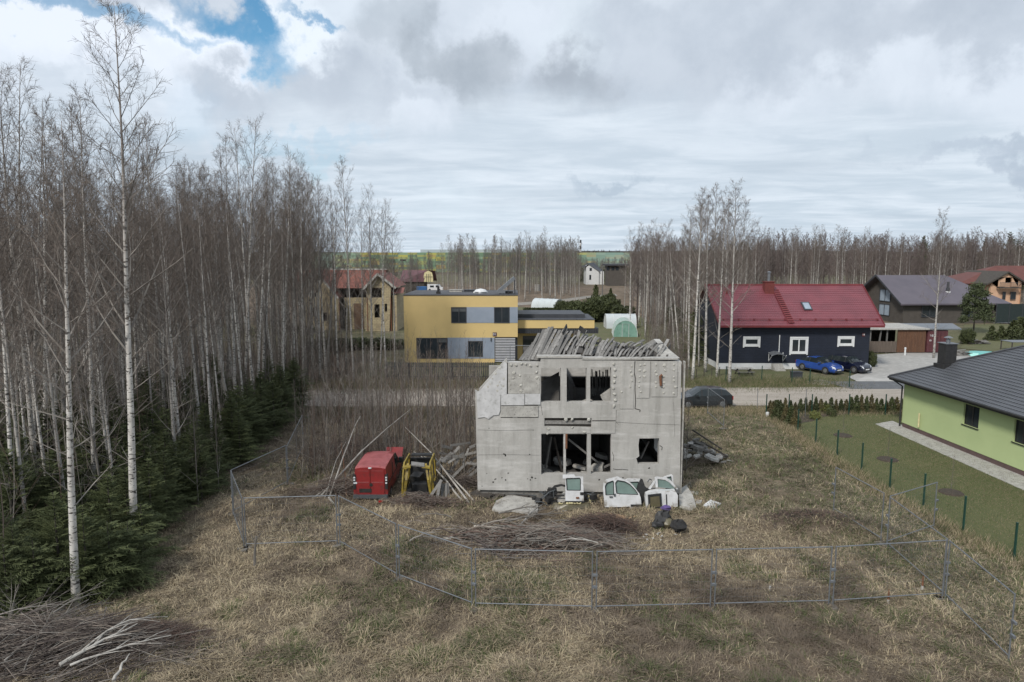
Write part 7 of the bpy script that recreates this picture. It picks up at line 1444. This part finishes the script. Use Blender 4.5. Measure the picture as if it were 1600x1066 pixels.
for u, v, s_, lb in ((1549, 532, 2.3, 'left of the two small cone thujas on the back lawn'), (1563.5, 532, 2.3, 'right of the two small cone thujas on the back lawn'), (1582, 533, 3.2, 'tall thuja left of the pair at the right edge'), (1593, 530, 3.5, 'tallest thuja at the right edge of the back lawn'), (1603, 532, 3.3, 'thuja cut by the right edge of the view')): shrub('thuja_shrub', THU[1], (*G(u, v), 0), (s_*1.1, s_*1.1, s_*.78), lb, 'thuja')
BIGB = leafy(33, ball(1.0, 1.0, .9), 3800, .16, 'thuja_green')
shrub('round_shrub', BIGB, (*G(1511, 538), 0), (.85, .85, 1.05), 'big round dark shrub at the end of the shipping container', 'shrub')
shrub('round_shrub', BIGB, (*G(1361, 574), 0), (.5, .5, .85), 'small dark shrub at the right corner of the navy house', 'shrub')
# dark hedges behind the yellow house
hg = [(470, 520, 556, 2.0), (500, 545, 530, 2.0), (530, 548, 528, 1.7), (560, 545, 527, 1.6), (590, 545, 528, 1.5), (615, 545, 530, 1.5), (880, 497, 470, 1.6), (893, 500, 470, 1.8), (906, 502, 470, 2.0), (919, 503, 472, 2.2), (930, 503, 465, 2.4), (940, 498, 462, 1.9), (958, 487, 465, 1.6), (968, 490, 476, 1.5), (980, 493, 478, 1.5), (952, 478, 458, 1.3), (1052, 505, 480, 1.8)]
for i, (u, v, vt, w_) in enumerate(hg):
    x_, y_ = G(u, v); h_ = z_at(u, vt, y_); shrub('garden_bush', BIGB, (x_, y_, 0), (w_*1.1, w_*.9, max(.5, h_/1.9)), ('dark evergreen bush in the hedge of the unfinished house' if i < 6 else 'dark evergreen bush in the hedge behind the yellow house'), 'bush', 'hedge of the unfinished house' if i < 6 else 'hedge behind the yellow house')
for u, v, vt, lb in ((931, 480, 448, 'dark cone evergreen left of the far hedge'), (954, 470, 452, 'small dark evergreen by the far track')): x_, y_ = G(u, v); h_ = z_at(u, vt, y_); shrub('cone_evergreen', THU[2], (x_, y_, 0), (h_*.9, h_*.9, h_), lb, 'evergreen')
DHB = leafy(34, lambda r_, n: np.stack([r_.uniform(-1, 1, n), r_.uniform(-.3, .3, n), r_.uniform(0, 1, n)], 1), 3500, .16, 'thuja_green')
x_, y_ = G(842, 487); o = link('low_hedge', DHB, None, (x_, y_, 0), 'low clipped dark hedge in front of the white polytunnel', 'hedge'); o.scale = (3.0, 1.2, .75)
x_, y_ = G(957, 440); o = link('low_hedge', DHB, None, (x_, y_, 0), 'tall dark hedge below the flat roofed far building', 'hedge'); o.scale = (13.0, 3, 5.5)
# pine by the brown house
def pine():
    r_ = np.random.default_rng(77); P = []
    for k in range(60): z = r_.uniform(.18, 1); th = r_.uniform(0, 6.28); L_ = (1-z)**.6*2.3*r_.uniform(.6, 1)+.3; d_ = np.array([math.cos(th), math.sin(th), .25]); c_ = np.array([0, 0, z*6.0])+d_*L_; P.append(c_+r_.normal(0, .27, (110, 3))*np.array([1, 1, .7]))
    P = np.concatenate(P); return leafy(78, lambda a, b: P, len(P), .24, 'pine_green')
po = empty('pine_tree', 'young light green pine in front of the brown house', 'pine', (*G(1521, 520), 0)); link('crown', pine(), po); po.scale = (1.0, 1.0, 1.12)
m = Lmb(); m.tube([(0, 0, 0), (0, 0, 6.2)], [.12, .03], 6); m.part('trunk', 'dark_wood', po)
# mulch ring saplings
for i, (u, v) in enumerate([(1317, 682), (1387, 719.5), (1486, 771.5)]): x_, y_ = G(u, v); tree('garden_sapling', SAP[i], (x_, y_, .08), i, (.36, .36, .36), ['thin young tree in the farthest mulch bed', 'thin young tree in the middle mulch bed', 'thin young tree in the nearest mulch bed'][i], 'sapling')
# ---------------------------------------------------------------- farther woods: many bare trees merged, a mass nobody could count
LOWV = []
for i in range(6):
    g_ = birch_geo(300+i, 16, .10, .20, .30, 26, 6, 3, .016, (42, 68), low=2); path, rad, S = g_; a0, a1, b0, b1, mi = [], [], [], [], []
    for k in range(0, 16, 2): a0.append(tuple(path[k])); a1.append(tuple(path[k+2])); b0.append(rad[k]); b1.append(rad[k+2]); mi.append(0)
    for k in (0, 1):
        for s in S[k]: a0.append(tuple(s[0])); a1.append(tuple(s[1])); b0.append(max(s[2], .017)); b1.append(max(s[3], .012)); mi.append(1)
    v, f = prisms(a0, a1, b0, b1); LOWV.append((v, f, np.repeat(mi, 3)))
M('far_bark', (.30, .285, .265), (.14, .13, .12), 2.5, .9, stretch=(.4, .4, 2)); M('far_twigs', (.15, .12, .11), (.105, .085, .078), .05, .95); M('far_twigs_grey', (.165, .15, .135), (.12, .108, .098), .05, .95)
def wood(name, spots, label, seed=0, H=(13, 18), twig='far_twigs', whitefrac=.35):
    r_ = np.random.default_rng(seed); VV, FF, MI = [], [], []; b = 0
    for (x_, y_) in spots:
        v, f, mi = LOWV[r_.integers(6)]; th = r_.uniform(0, 6.28); s_ = r_.uniform(*H)/16; c_, s2 = math.cos(th), math.sin(th); w_ = v.copy(); w_[:, 0], w_[:, 1] = (v[:, 0]*c_-v[:, 1]*s2)*s_**.6, (v[:, 0]*s2+v[:, 1]*c_)*s_**.6; w_[:, 2] *= s_; w_ += np.array([x_, y_, GZ(x_, y_)]); VV.append(w_); FF.append(f+b); b += len(w_)
        mi = mi.copy(); 
        if r_.random() > whitefrac: mi[mi == 0] = 1
        MI.append(mi)
    return link(name, npmesh(name, np.concatenate(VV), np.concatenate(FF), ['far_bark', twig], np.concatenate(MI)), None, None, label, 'woodland', None, 'stuff')
r3 = np.random.default_rng(21)
def scatter(n, ulo, uhi, ylo, yhi, pw=1.0): return [((800-F_PX*0+0, 0) and ((r3.uniform(ulo, uhi)-800)/F_PX*yy, yy)) for yy in ylo+(yhi-ylo)*r3.random(n)**pw]
# individual birches along the front of the right and middle woods
k_ = 0
fr_spots = []
while len(fr_spots) < 62: yy = r3.uniform(148, 172); fr_spots.append(((r3.uniform(1190, 1640)-800)/F_PX*yy, yy))
for x_, y_ in fr_spots: s_ = r3.uniform(.82, 1.12); tree('birch_tree', FORM[r3.integers(8)], (x_, y_, 0), r3.uniform(0, 6), (s_*1.2, s_*1.2, s_), 'pale birch along the front of the wood behind the red roof and the brown house', 'birch', 'birches at the front of the right wood')
wood('woodland', scatter(600, 1180, 1660, 158, 245, 1.0), 'bare brown wood stretching behind the navy and brown houses', 1, (12.5, 17.5))
fr_spots = [((r3.uniform(975, 1190)-800)/F_PX*yy, yy) for yy in r3.uniform(92, 150, 44)]
for x_, y_ in fr_spots: s_ = r3.uniform(.72, .98); tree('birch_tree', FORM[r3.integers(8)], (x_, y_, 0), r3.uniform(0, 6), (s_*1.1, s_*1.1, s_), 'slender birch in the wood between the greenhouses and the navy house', 'birch', 'birches of the wood right of the greenhouses')
wood('woodland', scatter(230, 985, 1200, 105, 200), 'bare grey wood between the greenhouses and the navy house', 2, (11, 15.5), whitefrac=.7)
fr_spots = [((r3.uniform(705, 905)-800)/F_PX*yy, yy) for yy in r3.uniform(165, 215, 26)]
for x_, y_ in fr_spots: s_ = r3.uniform(.75, 1.05); tree('birch_tree', FORM[r3.integers(8)], (x_, y_, 0), r3.uniform(0, 6), (s_*1.2, s_*1.2, s_), 'birch in the far wood seen over the roof of the yellow house', 'birch', 'birches of the middle wood')
wood('woodland', scatter(130, 700, 905, 190, 290)+scatter(90, 800, 900, 190, 290), 'bare wood behind the bare field over the roof of the yellow house', 3, (9, 18), 'far_twigs_grey')
wood('woodland', scatter(90, 640, 790, 220, 320), 'thin bare wood in front of the coloured warehouse', 5, (8, 12.5), 'far_twigs_grey')
wood('woodland', scatter(160, 400, 660, 150, 300), 'bare wood beyond the unfinished house', 6, (7, 11), 'far_twigs_grey')
wood('woodland', scatter(170, 880, 1010, 270, 420), 'low distant wood around the white house', 7, (7, 10), 'far_twigs_grey', .1)
wood('woodland', scatter(190, -120, 480, 78, 130), 'bare wood far behind the trunks of the left wood', 4, (13, 18), 'far_twigs_grey', .6)
# dark far conifers at the end of the right wood
for u, vt in ((1437, 366), (1546, 378), (1510, 376), (1570, 360), (1594, 366), (1532, 372), (1583, 372)):
    yy = 205.; x_ = (u-800)/F_PX*yy; h_ = z_at(u, vt, yy); tree('far_spruce', SPR[1], (x_, yy, 0), u, (h_/4*.6, h_/4*.6, h_/4), {1437: 'lone dark spruce top above the right wood', 1546: 'dark conifer top above the brown house roof'}.get(u, 'dark conifer top near the right end of the far wood'), 'spruce', None if u in (1437, 1546) else 'dark conifers at the right end of the wood')
# horizon tree line
r4 = np.random.default_rng(3); n = 2600; X_ = r4.uniform(-900, 1100, n); Y_ = r4.uniform(560, 760, n); Hh_ = r4.uniform(5, 10, n)+4*np.sin(X_*.02)*np.sin(X_*.007+1); 
keep = ~((X_/Y_ > -.18) & (X_/Y_ < .10)) | (r4.random(n) < .35); X_, Y_, Hh_ = X_[keep], Y_[keep], Hh_[keep]; n = len(X_); gzv = gz(X_, Y_); Pm = np.repeat(np.stack([X_, Y_, gzv], 1), 14, 0); dd = r4.normal(0, 1, (n*14, 3))*np.array([2.4, 2.4, 0]); hz_ = np.repeat(Hh_, 14)*r4.uniform(.5, 1, n*14); P0 = Pm+dd*.5; P1 = Pm+dd; P1[:, 2] += hz_
v, f = prisms(P0, P1, np.full(n*14, 1.2), np.full(n*14, .25)); link('horizon_wood', npmesh('horizon_wood', v, f, ['far_wood']), None, None, 'dark tree line along the horizon', 'woodland', None, 'stuff')

# ================================================================ dead grass, brush
r5 = np.random.default_rng(12)
M('straw_a', (.40, .325, .215), (.30, .24, .155), .5, .9); M('straw_b', (.27, .215, .145), (.195, .155, .105), .5, .9); M('straw_c', (.17, .132, .095), (.115, .09, .066), .5, .9); M('grass_green', (.085, .105, .030), (.055, .075, .022), .5, .85); M('straw_pale', (.50, .42, .28), (.40, .33, .22), .5, .9)
def vnoise(x, y, s, seed):
    rr_ = np.random.default_rng(seed); g_ = rr_.random((64, 64)); x = x*s; y = y*s; xi = np.floor(x).astype(int); yi = np.floor(y).astype(int); fx = x-xi; fy = y-yi; fx = fx*fx*(3-2*fx); fy = fy*fy*(3-2*fy)
    a = g_[xi % 64, yi % 64]; b = g_[(xi+1) % 64, yi % 64]; c_ = g_[xi % 64, (yi+1) % 64]; d = g_[(xi+1) % 64, (yi+1) % 64]; return (a*(1-fx)+b*fx)*(1-fy)+(c_*(1-fx)+d*fx)*fy
def fbm(x, y, s, seed): return (vnoise(x, y, s, seed)*.5+vnoise(x, y, s*2.1, seed+1)*.3+vnoise(x, y, s*4.3, seed+2)*.2)
def grass(n, ymin, ymax, label, size=1.0, seed=0, lawn=False):
    r_ = np.random.default_rng(seed); y = 1/(1/ymin+(1/ymax-1/ymin)*r_.random(n)); k = r_.uniform(-.80, .80, n); x = k*y
    fence = np.interp(y, [16, 20, 30, 42, 48], [19.0, 18.6, 17.9, 17.3, 17.0]); ok = (x > -15.0-np.maximum(0, 24-y)*-.15) & (x < fence) & (y < 48) & ~((x > Xl-.1) & (x < Xr+.1) & (y > RY-.05) & (y < YB+.4))
    ok &= (x > -14.5-(y > 30)*1.5)
    x, y = x[ok], y[ok]; n = len(x); z = gz(x, y)
    a = fbm(x, y, .35, 5); b = fbm(x, y, 1.1, 15); c_ = fbm(x, y, .22, 25)
    tuf = vnoise(x, y, 2.6, 71); keep = r_.random(n) < (.15+1.1*b)*(.35+1.3*np.clip((tuf-.25)*2, 0, 1)); x, y, z, a, b, c_ = [q[keep] for q in (x, y, z, a, b, c_)]; n = len(x)
    clump = vnoise(x, y, .9, 40); th = clump*12.6+r_.normal(0, 1.2, n); flat = np.clip(r_.normal(.80, .28, n)+(.3*(a-.5)), .05, 1.1)   # 0 = upright
    ln = size*r_.uniform(.07, .30, n)*(.35+b+.5*vnoise(x, y, 2.6, 71)); dirn = np.stack([np.cos(th), np.sin(th)], 1)
    h1 = ln*.5*np.cos(flat*1.2); o1 = ln*.5*np.sin(flat*1.2); h2 = h1+ln*.35*np.cos(flat*1.2+.7); o2 = o1+ln*.5
    w_ = size*r_.uniform(.0022, .0052, n)*(.6+y/20); sd_ = np.stack([-dirn[:, 1], dirn[:, 0]], 1)
    def pt(o, h_, s): return np.stack([x+dirn[:, 0]*o+sd_[:, 0]*s, y+dirn[:, 1]*o+sd_[:, 1]*s, z+h_-.01], 1)
    V_ = np.stack([pt(0*o1, 0*h1, -w_), pt(0*o1, 0*h1, w_), pt(o1, h1, w_*.8), pt(o1, h1, -w_*.8), pt(o2, h2, w_*.2), pt(o2, h2, -w_*.2)], 1).reshape(-1, 3); b0 = (np.arange(n)*6)[:, None]
    F_ = np.concatenate([b0+np.array([[0, 1, 2, 3]]), b0+np.array([[3, 2, 4, 5]])], 1).reshape(-1, 4)
    g_ = np.clip((b-.48)*4, 0, 1)*np.clip((.56-a)*7, 0, 1)+np.clip((x-6)/6, 0, 1)*np.clip((y-24)/8, 0, 1)*np.clip((b-.35)*3, 0, 1)+np.clip((x-11)/5, 0, 1)*.35
    rnd_ = r_.random(n); mi = np.where(rnd_ < .20+.5*(a-.4), 4, np.where(rnd_ < .50, 0, np.where(rnd_ < .8, 1, 2))); brown = np.clip((c_-.50)*6, 0, 1)+np.clip((fbm(x, y, .6, 60)-.55)*5, 0, .9); mi = np.where(r_.random(n) < brown*.75, 2, mi); mi = np.where(r_.random(n) < np.clip(g_, 0, .42), 3, mi)
    md = np.exp(-(((x-MOUND[0])/2.6)**2+((y-MOUND[1])/1.2)**2)); mi = np.where(r_.random(n) < md*.7, 2, mi)
    return link('dead_grass', npmesh('dead_grass', V_, F_, ['straw_a', 'straw_b', 'straw_c', 'grass_green', 'straw_pale'], np.repeat(mi, 2)), None, None, label, 'grass', None, 'stuff')
grass(1150000, 14.0, 50.0, 'matted dead straw coloured grass with green patches covering the plot', 1.25, 1)
grass(45000, 14.5, 44.0, 'taller pale standing tufts of dead grass across the plot', 1.35, 2)
# brush heaps: fine twigs as a mass, the bigger branches as things
def brush(name, c, ax, ay, h_, n, label, th0, thr, seed, mats=('twigs',), lr=(.5, 2.2), rr_=(.004, .013)):
    r_ = np.random.default_rng(seed); x = c[0]+r_.normal(0, .42, n)*ax; y = c[1]+r_.normal(0, .42, n)*ay; e = np.exp(-(((x-c[0])/ax)**2+((y-c[1])/ay)**2)*1.2); z = gz(x, y)+r_.random(n)*h_*e+.02; th = th0+r_.normal(0, thr, n); L_ = r_.uniform(*lr, n); d = np.stack([np.cos(th), np.sin(th), r_.normal(0, .10, n)], 1); P0 = np.stack([x, y, z], 1)-d*(L_/2)[:, None]; P2 = P0+d*L_[:, None]; mid_ = (P0+P2)/2+r_.normal(0, .06, (n, 3)); P0[:, 2] = np.maximum(P0[:, 2], .01); P2[:, 2] = np.maximum(P2[:, 2], .01); mid_[:, 2] = np.maximum(mid_[:, 2], .03)
    ra = r_.uniform(*rr_, n); A0 = np.concatenate([P0, mid_]); A1 = np.concatenate([mid_, P2]); v, f = prisms(A0, A1, np.concatenate([ra, ra*.7]), np.concatenate([ra*.7, ra*.25]), 4); mi = np.tile(np.repeat(r_.choice(len(mats), n, p=None), 4), 2)
    return link(name, npmesh(name, v, f, list(mats), mi), None, None, label, 'brushwood', None, 'stuff')
M('brush_red', (.13, .085, .068), (.09, .062, .052), 1, .9); M('brush_dark', (.075, .057, .05), (.05, .04, .036), 1, .9); M('bark_dim', (.24, .205, .17), (.16, .13, .11), 2, .9)
brush('brush_heap', G(850, 850), 3.4, 1.2, .8, 1500, 'long heap of dead brown branches and twigs in front of the ruin', .05, .55, 1, ('brush_red', 'twigs', 'grey_bark', 'twigs_pale', 'bark_dim'), (.5, 2.4), (.006, .02))
brush('brush_heap', G(940, 828), 1.8, .8, .75, 1500, 'dark reddish tangle of twigs at the right end of the brush heap', .2, 1.2, 2, ('brush_red', 'brush_dark', 'brush_red'), (.3, 1.0))
brush('brush_heap', G(90, 1025), 4.0, 1.4, .8, 2200, 'dark heap of cut branches in the bottom left corner', .42, .62, 3, ('brush_dark', 'bark_dim', 'twigs', 'twigs_pale', 'brush_dark'), (.6, 2.6), (.005, .016))
brush('brush_heap', G(235, 1000), 2.0, .8, .45, 2200, 'fine purplish twigs at the right end of the bottom left heap', .5, 1.0, 4, ('brush_dark', 'brush_red', 'brush_red'), (.2, .7), (.003, .007))
brush('dry_brush', G(690, 790), 1.6, .5, .25, 260, 'dead twigs lying around the wrecked vans', .8, 1.5, 5, ('brush_red', 'twigs'), (.3, 1.3))
brush('dry_brush', G(726, 764), .9, .6, .5, 420, 'dense dead brush against the left wall of the ruin', 1.3, 1.2, 6, ('brush_dark', 'twigs'), (.4, 1.4))
brush('dry_brush', G(560, 712), 4.5, 3.4, .9, 1800, 'reddish brown brambles behind the red van', .8, 1.5, 7, ('brush_red', 'twigs', 'brush_dark'), (.3, 1.2))
brush('dry_brush', G(652, 792), 1.5, .5, .55, 420, 'tangle of dead twigs in front of the yellow car shell', .3, 1.3, 31, ('brush_red', 'bark_dim', 'twigs'), (.3, 1.1))
brush('dry_brush', G(530, 770), 1.6, .8, .9, 500, 'dead twigs heaped left of the red van', 1.0, .9, 32, ('brush_red', 'twigs', 'bark_dim'), (.5, 1.8))
brush('dry_brush', G(1262, 822), 2.4, .8, .10, 420, 'thin dead twigs on the bare dirt mound', .2, .9, 8, ('brush_red', 'brush_dark'), (.2, .8))
def branch_thing(p0, p1, z0, z1, r_, mat, label, bow=.1, fork=True, group=None):
    a = Vector((*G(*p0), 0)); b = Vector((*G(*p1), 0)); a.z = GZ(a.x, a.y)+z0; b.z = GZ(b.x, b.y)+z1; m = MB(); n_ = 7; P_ = [a.lerp(b, k/n_)+Vector((0, 0, bow*math.sin(math.pi*k/n_)))+Vector((rnd.uniform(-.04, .04), rnd.uniform(-.04, .04), 0)) for k in range(n_+1)]; m.tube(P_, [r_*(1-.75*k/n_) for k in range(n_+1)], 7)
    if fork:
        for k in (2, 3, 4, 5): d = (P_[k+1]-P_[k]).normalized(); s_ = 1 if k % 2 else -1; q = P_[k]+(d+Vector((-d.y, d.x, .1))*s_*.45)*(b-a).length*.30; m.tube([P_[k], (P_[k]+q)/2+Vector((0, 0, .03)), q], [r_*.45, r_*.3, r_*.12], 5)
    return m.solo('cut_branch', mat, label, 'branch', group)
M('bark_pale2', (.46, .44, .40), (.30, .28, .25), 4, .8, c3=(.12, .11, .1), s3=7)
branch_thing((95, 1070), (218, 1016), .55, .75, .055, 'bark_pale2', 'thick pale cut birch branch at the front of the bottom left heap', .05)
branch_thing((110, 1070), (270, 1017), .5, .55, .035, 'bark_pale2', 'long pale branch reaching right across the bottom left heap', .1)
branch_thing((130, 1050), (262, 990), .55, .5, .03, 'bark_pale2', 'arching pale branch above the thick cut birch branch', .35)
branch_thing((10, 1062), (140, 982), .5, .85, .03, 'twigs_pale', 'grey branch slanting up through the left of the bottom left heap', .1)
branch_thing((0, 1008), (110, 990), .7, .8, .02, 'twigs_pale', 'thin long branch along the top of the bottom left heap', .1)
branch_thing((40, 1075), (90, 1000), .5, .8, .02, 'grey_bark', 'thin dark branch upright in the bottom left heap', .1)
branch_thing((180, 1075), (205, 1045), .3, .45, .05, 'bark_pale2', 'short pale stub at the bottom edge of the heap', .05, False)
for i, (p0, p1, r_, mt, lb) in enumerate([((808, 834), (848, 804), .045, 'grey_wood', 'straight grey pole slanting up out of the brush heap before the slab'), ((716, 840), (790, 893), .055, 'brush_dark', 'thick dark branch slanting down to the right behind the front fence'), ((740, 832), (828, 848), .04, 'bark_pale2', 'pale peeled branch lying across the left of the brush heap'), ((790, 826), (880, 818), .05, 'grey_bark', 'grey log along the back of the brush heap'), ((650, 852), (700, 868), .035, 'grey_bark', 'curved branch at the left tip of the brush heap'), ((775, 848), (836, 838), .025, 'bark_pale2', 'thin pale branch in the middle of the brush heap'), ((640, 860), (690, 850), .03, 'twigs_pale', 'pale forked branch at the far left of the brush heap'), ((868, 836), (884, 846), .03, 'bark_pale2', 'short pale broken stick in the brush heap'), ((915, 840), (975, 852), .03, 'grey_bark', 'grey branch at the right of the brush heap'), ((700, 850), (770, 846), .035, 'brush_red', 'red brown branch low in the left of the brush heap')]): branch_thing(p0, p1, .25, .45, r_, mt, lb, .12)
for i in range(26):
    u, v = rnd.uniform(655, 965), rnd.uniform(822, 868); du = rnd.uniform(25, 75)*rnd.choice([-1, 1]); branch_thing((u, v), (u+du, v+rnd.uniform(-14, 14)), rnd.uniform(.1, .5), rnd.uniform(.2, .65), rnd.uniform(.018, .04), rnd.choice(['grey_bark', 'twigs_pale', 'bark_dim', 'bark_pale2', 'brush_dark']), 'dead branch lying loose on the long brush heap before the ruin', .15, True, 'loose branches on the brush heap')
for i in range(16):
    u, v = rnd.uniform(-10, 210), rnd.uniform(985, 1060); branch_thing((u, v), (u+rnd.uniform(60, 130), v-rnd.uniform(10, 40)), rnd.uniform(.4, .7), rnd.uniform(.4, .8), rnd.uniform(.012, .025), rnd.choice(['grey_bark', 'twigs_pale', 'bark_dim', 'brush_dark']), 'thin cut branch lying on the dark heap in the bottom left corner', .12, True, 'loose branches on the bottom left heap')
# pale wood chips
x_, y_ = G(958, 822); m = MB()
for k in range(40): a, b = rnd.gauss(0, .35), rnd.gauss(0, .15); m.box(x_+a, x_+a+rnd.uniform(.05, .2), y_+b, y_+b+.05, .35, .38, rz=rnd.uniform(-1, 1), ry=rnd.uniform(-.3, .3))
m.solo('wood_chips', M('fresh_wood', (.42, .29, .17), (.33, .22, .13), 5, .9), 'patch of fresh light brown wood splinters on the brush heap', 'wood chips', kind='stuff')
x_, y_ = G(1016, 842); m = MB()
for k in range(11): a, b = rnd.gauss(0, .6), rnd.gauss(0, .3); m.box(x_+a, x_+a+rnd.uniform(.04, .12), y_+b, y_+b+.06, .06, .08, rz=rnd.uniform(-1, 1), rx=rnd.uniform(-.4, .4))
m.solo('litter', 'concrete_light', 'small white scraps of litter scattered in front of the bin bag', 'litter', kind='stuff')
for u, v, mt, lb in ((1388, 940, 'white_paint', 'small white stone marker with a rusty tip standing in the grass'), (1441, 922, 'white_paint', 'small white stone marker near the right fence corner'), (1300, 938, 'concrete_dark', 'dark lump of debris by the front fence foot'), (1203, 923, 'white_paint', 'little white scrap in the grass behind the front fence')):
    x_, y_ = G(u, v); z_ = GZ(x_, y_); m = MB(); m.tube([(x_, y_, z_), (x_, y_, z_+.15)], [.05, .035], 6)
    if 'rusty' in lb or 'corner' in lb: m.mats = ['concrete_light', 'rust']; m.cur = 1; m.tube([(x_, y_, z_+.151), (x_, y_, z_+.5)], [.035, .015], 6)
    m.solo('marker_stone' if mt == 'white_paint' else 'debris', 'concrete_light' if mt == 'white_paint' else mt, lb, 'stone')
M('lawn_blade', (.085, .11, .035), (.06, .08, .025), .6, .9)
# lawn blades at the near edge, verge tufts along the fence foot
def tufts(n, pts_, label, seed, mats, size=.25, wid=.35):
    r_ = np.random.default_rng(seed); P_ = np.array(pts_); sgl = np.linalg.norm(np.diff(P_, axis=0), axis=1); cum = np.r_[0, np.cumsum(sgl)]; t = r_.random(n)*cum[-1]; x = np.interp(t, cum, P_[:, 0])+r_.normal(0, wid, n); y = np.interp(t, cum, P_[:, 1])+r_.normal(0, wid, n)
    th = r_.uniform(0, 6.28, n); l_ = size*r_.uniform(.4, 1.3, n); d = np.stack([np.cos(th)*.5, np.sin(th)*.5, np.full(n, .9)], 1); P0 = np.stack([x, y, np.full(n, .03)], 1); v, f = prisms(P0, P0+d*l_[:, None], np.full(n, .008), np.full(n, .003)); return link('grass_tufts', npmesh('grass_tufts', v, f, list(mats), np.repeat(r_.integers(len(mats), size=n), 3)), None, None, label, 'grass', None, 'stuff')
tufts(160000, [(28, 20), (24, 44)], 'short mown grass of the green lawn', 15, ('lawn_blade', 'lawn_blade', 'straw_b'), .06, 5.5)
tufts(9000, [G(1205, 652), G(1256, 690), G(1308, 727), G(1390, 778), G(1500, 840), G(1640, 905)], 'rough grass growing along the foot of the green garden fence', 5, ('straw_a', 'grass_green', 'straw_b'))
tufts(7000, [G(480, 648), G(700, 648)], 'rough dry grass along the near edge of the dirt road', 6, ('straw_b', 'straw_c', 'grass_green'), .4, .9)
tufts(9000, [G(1065, 645), G(1400, 642)], 'dry grass along the near edge of the road on the right', 7, ('straw_a', 'grass_green', 'straw_b'), .25, .8)
tufts(12000, [G(1065, 600), G(1290, 600)], 'green and dry grass on the verge before the navy house', 8, ('grass_green', 'straw_b', 'grass_green'), .3, 1.6)
tufts(12000, [G(470, 606), G(770, 603)], 'dry grass on the verge before the yellow house', 9, ('straw_b', 'straw_c', 'grass_green'), .4, 1.6)
print('objects', len(bpy.data.objects))
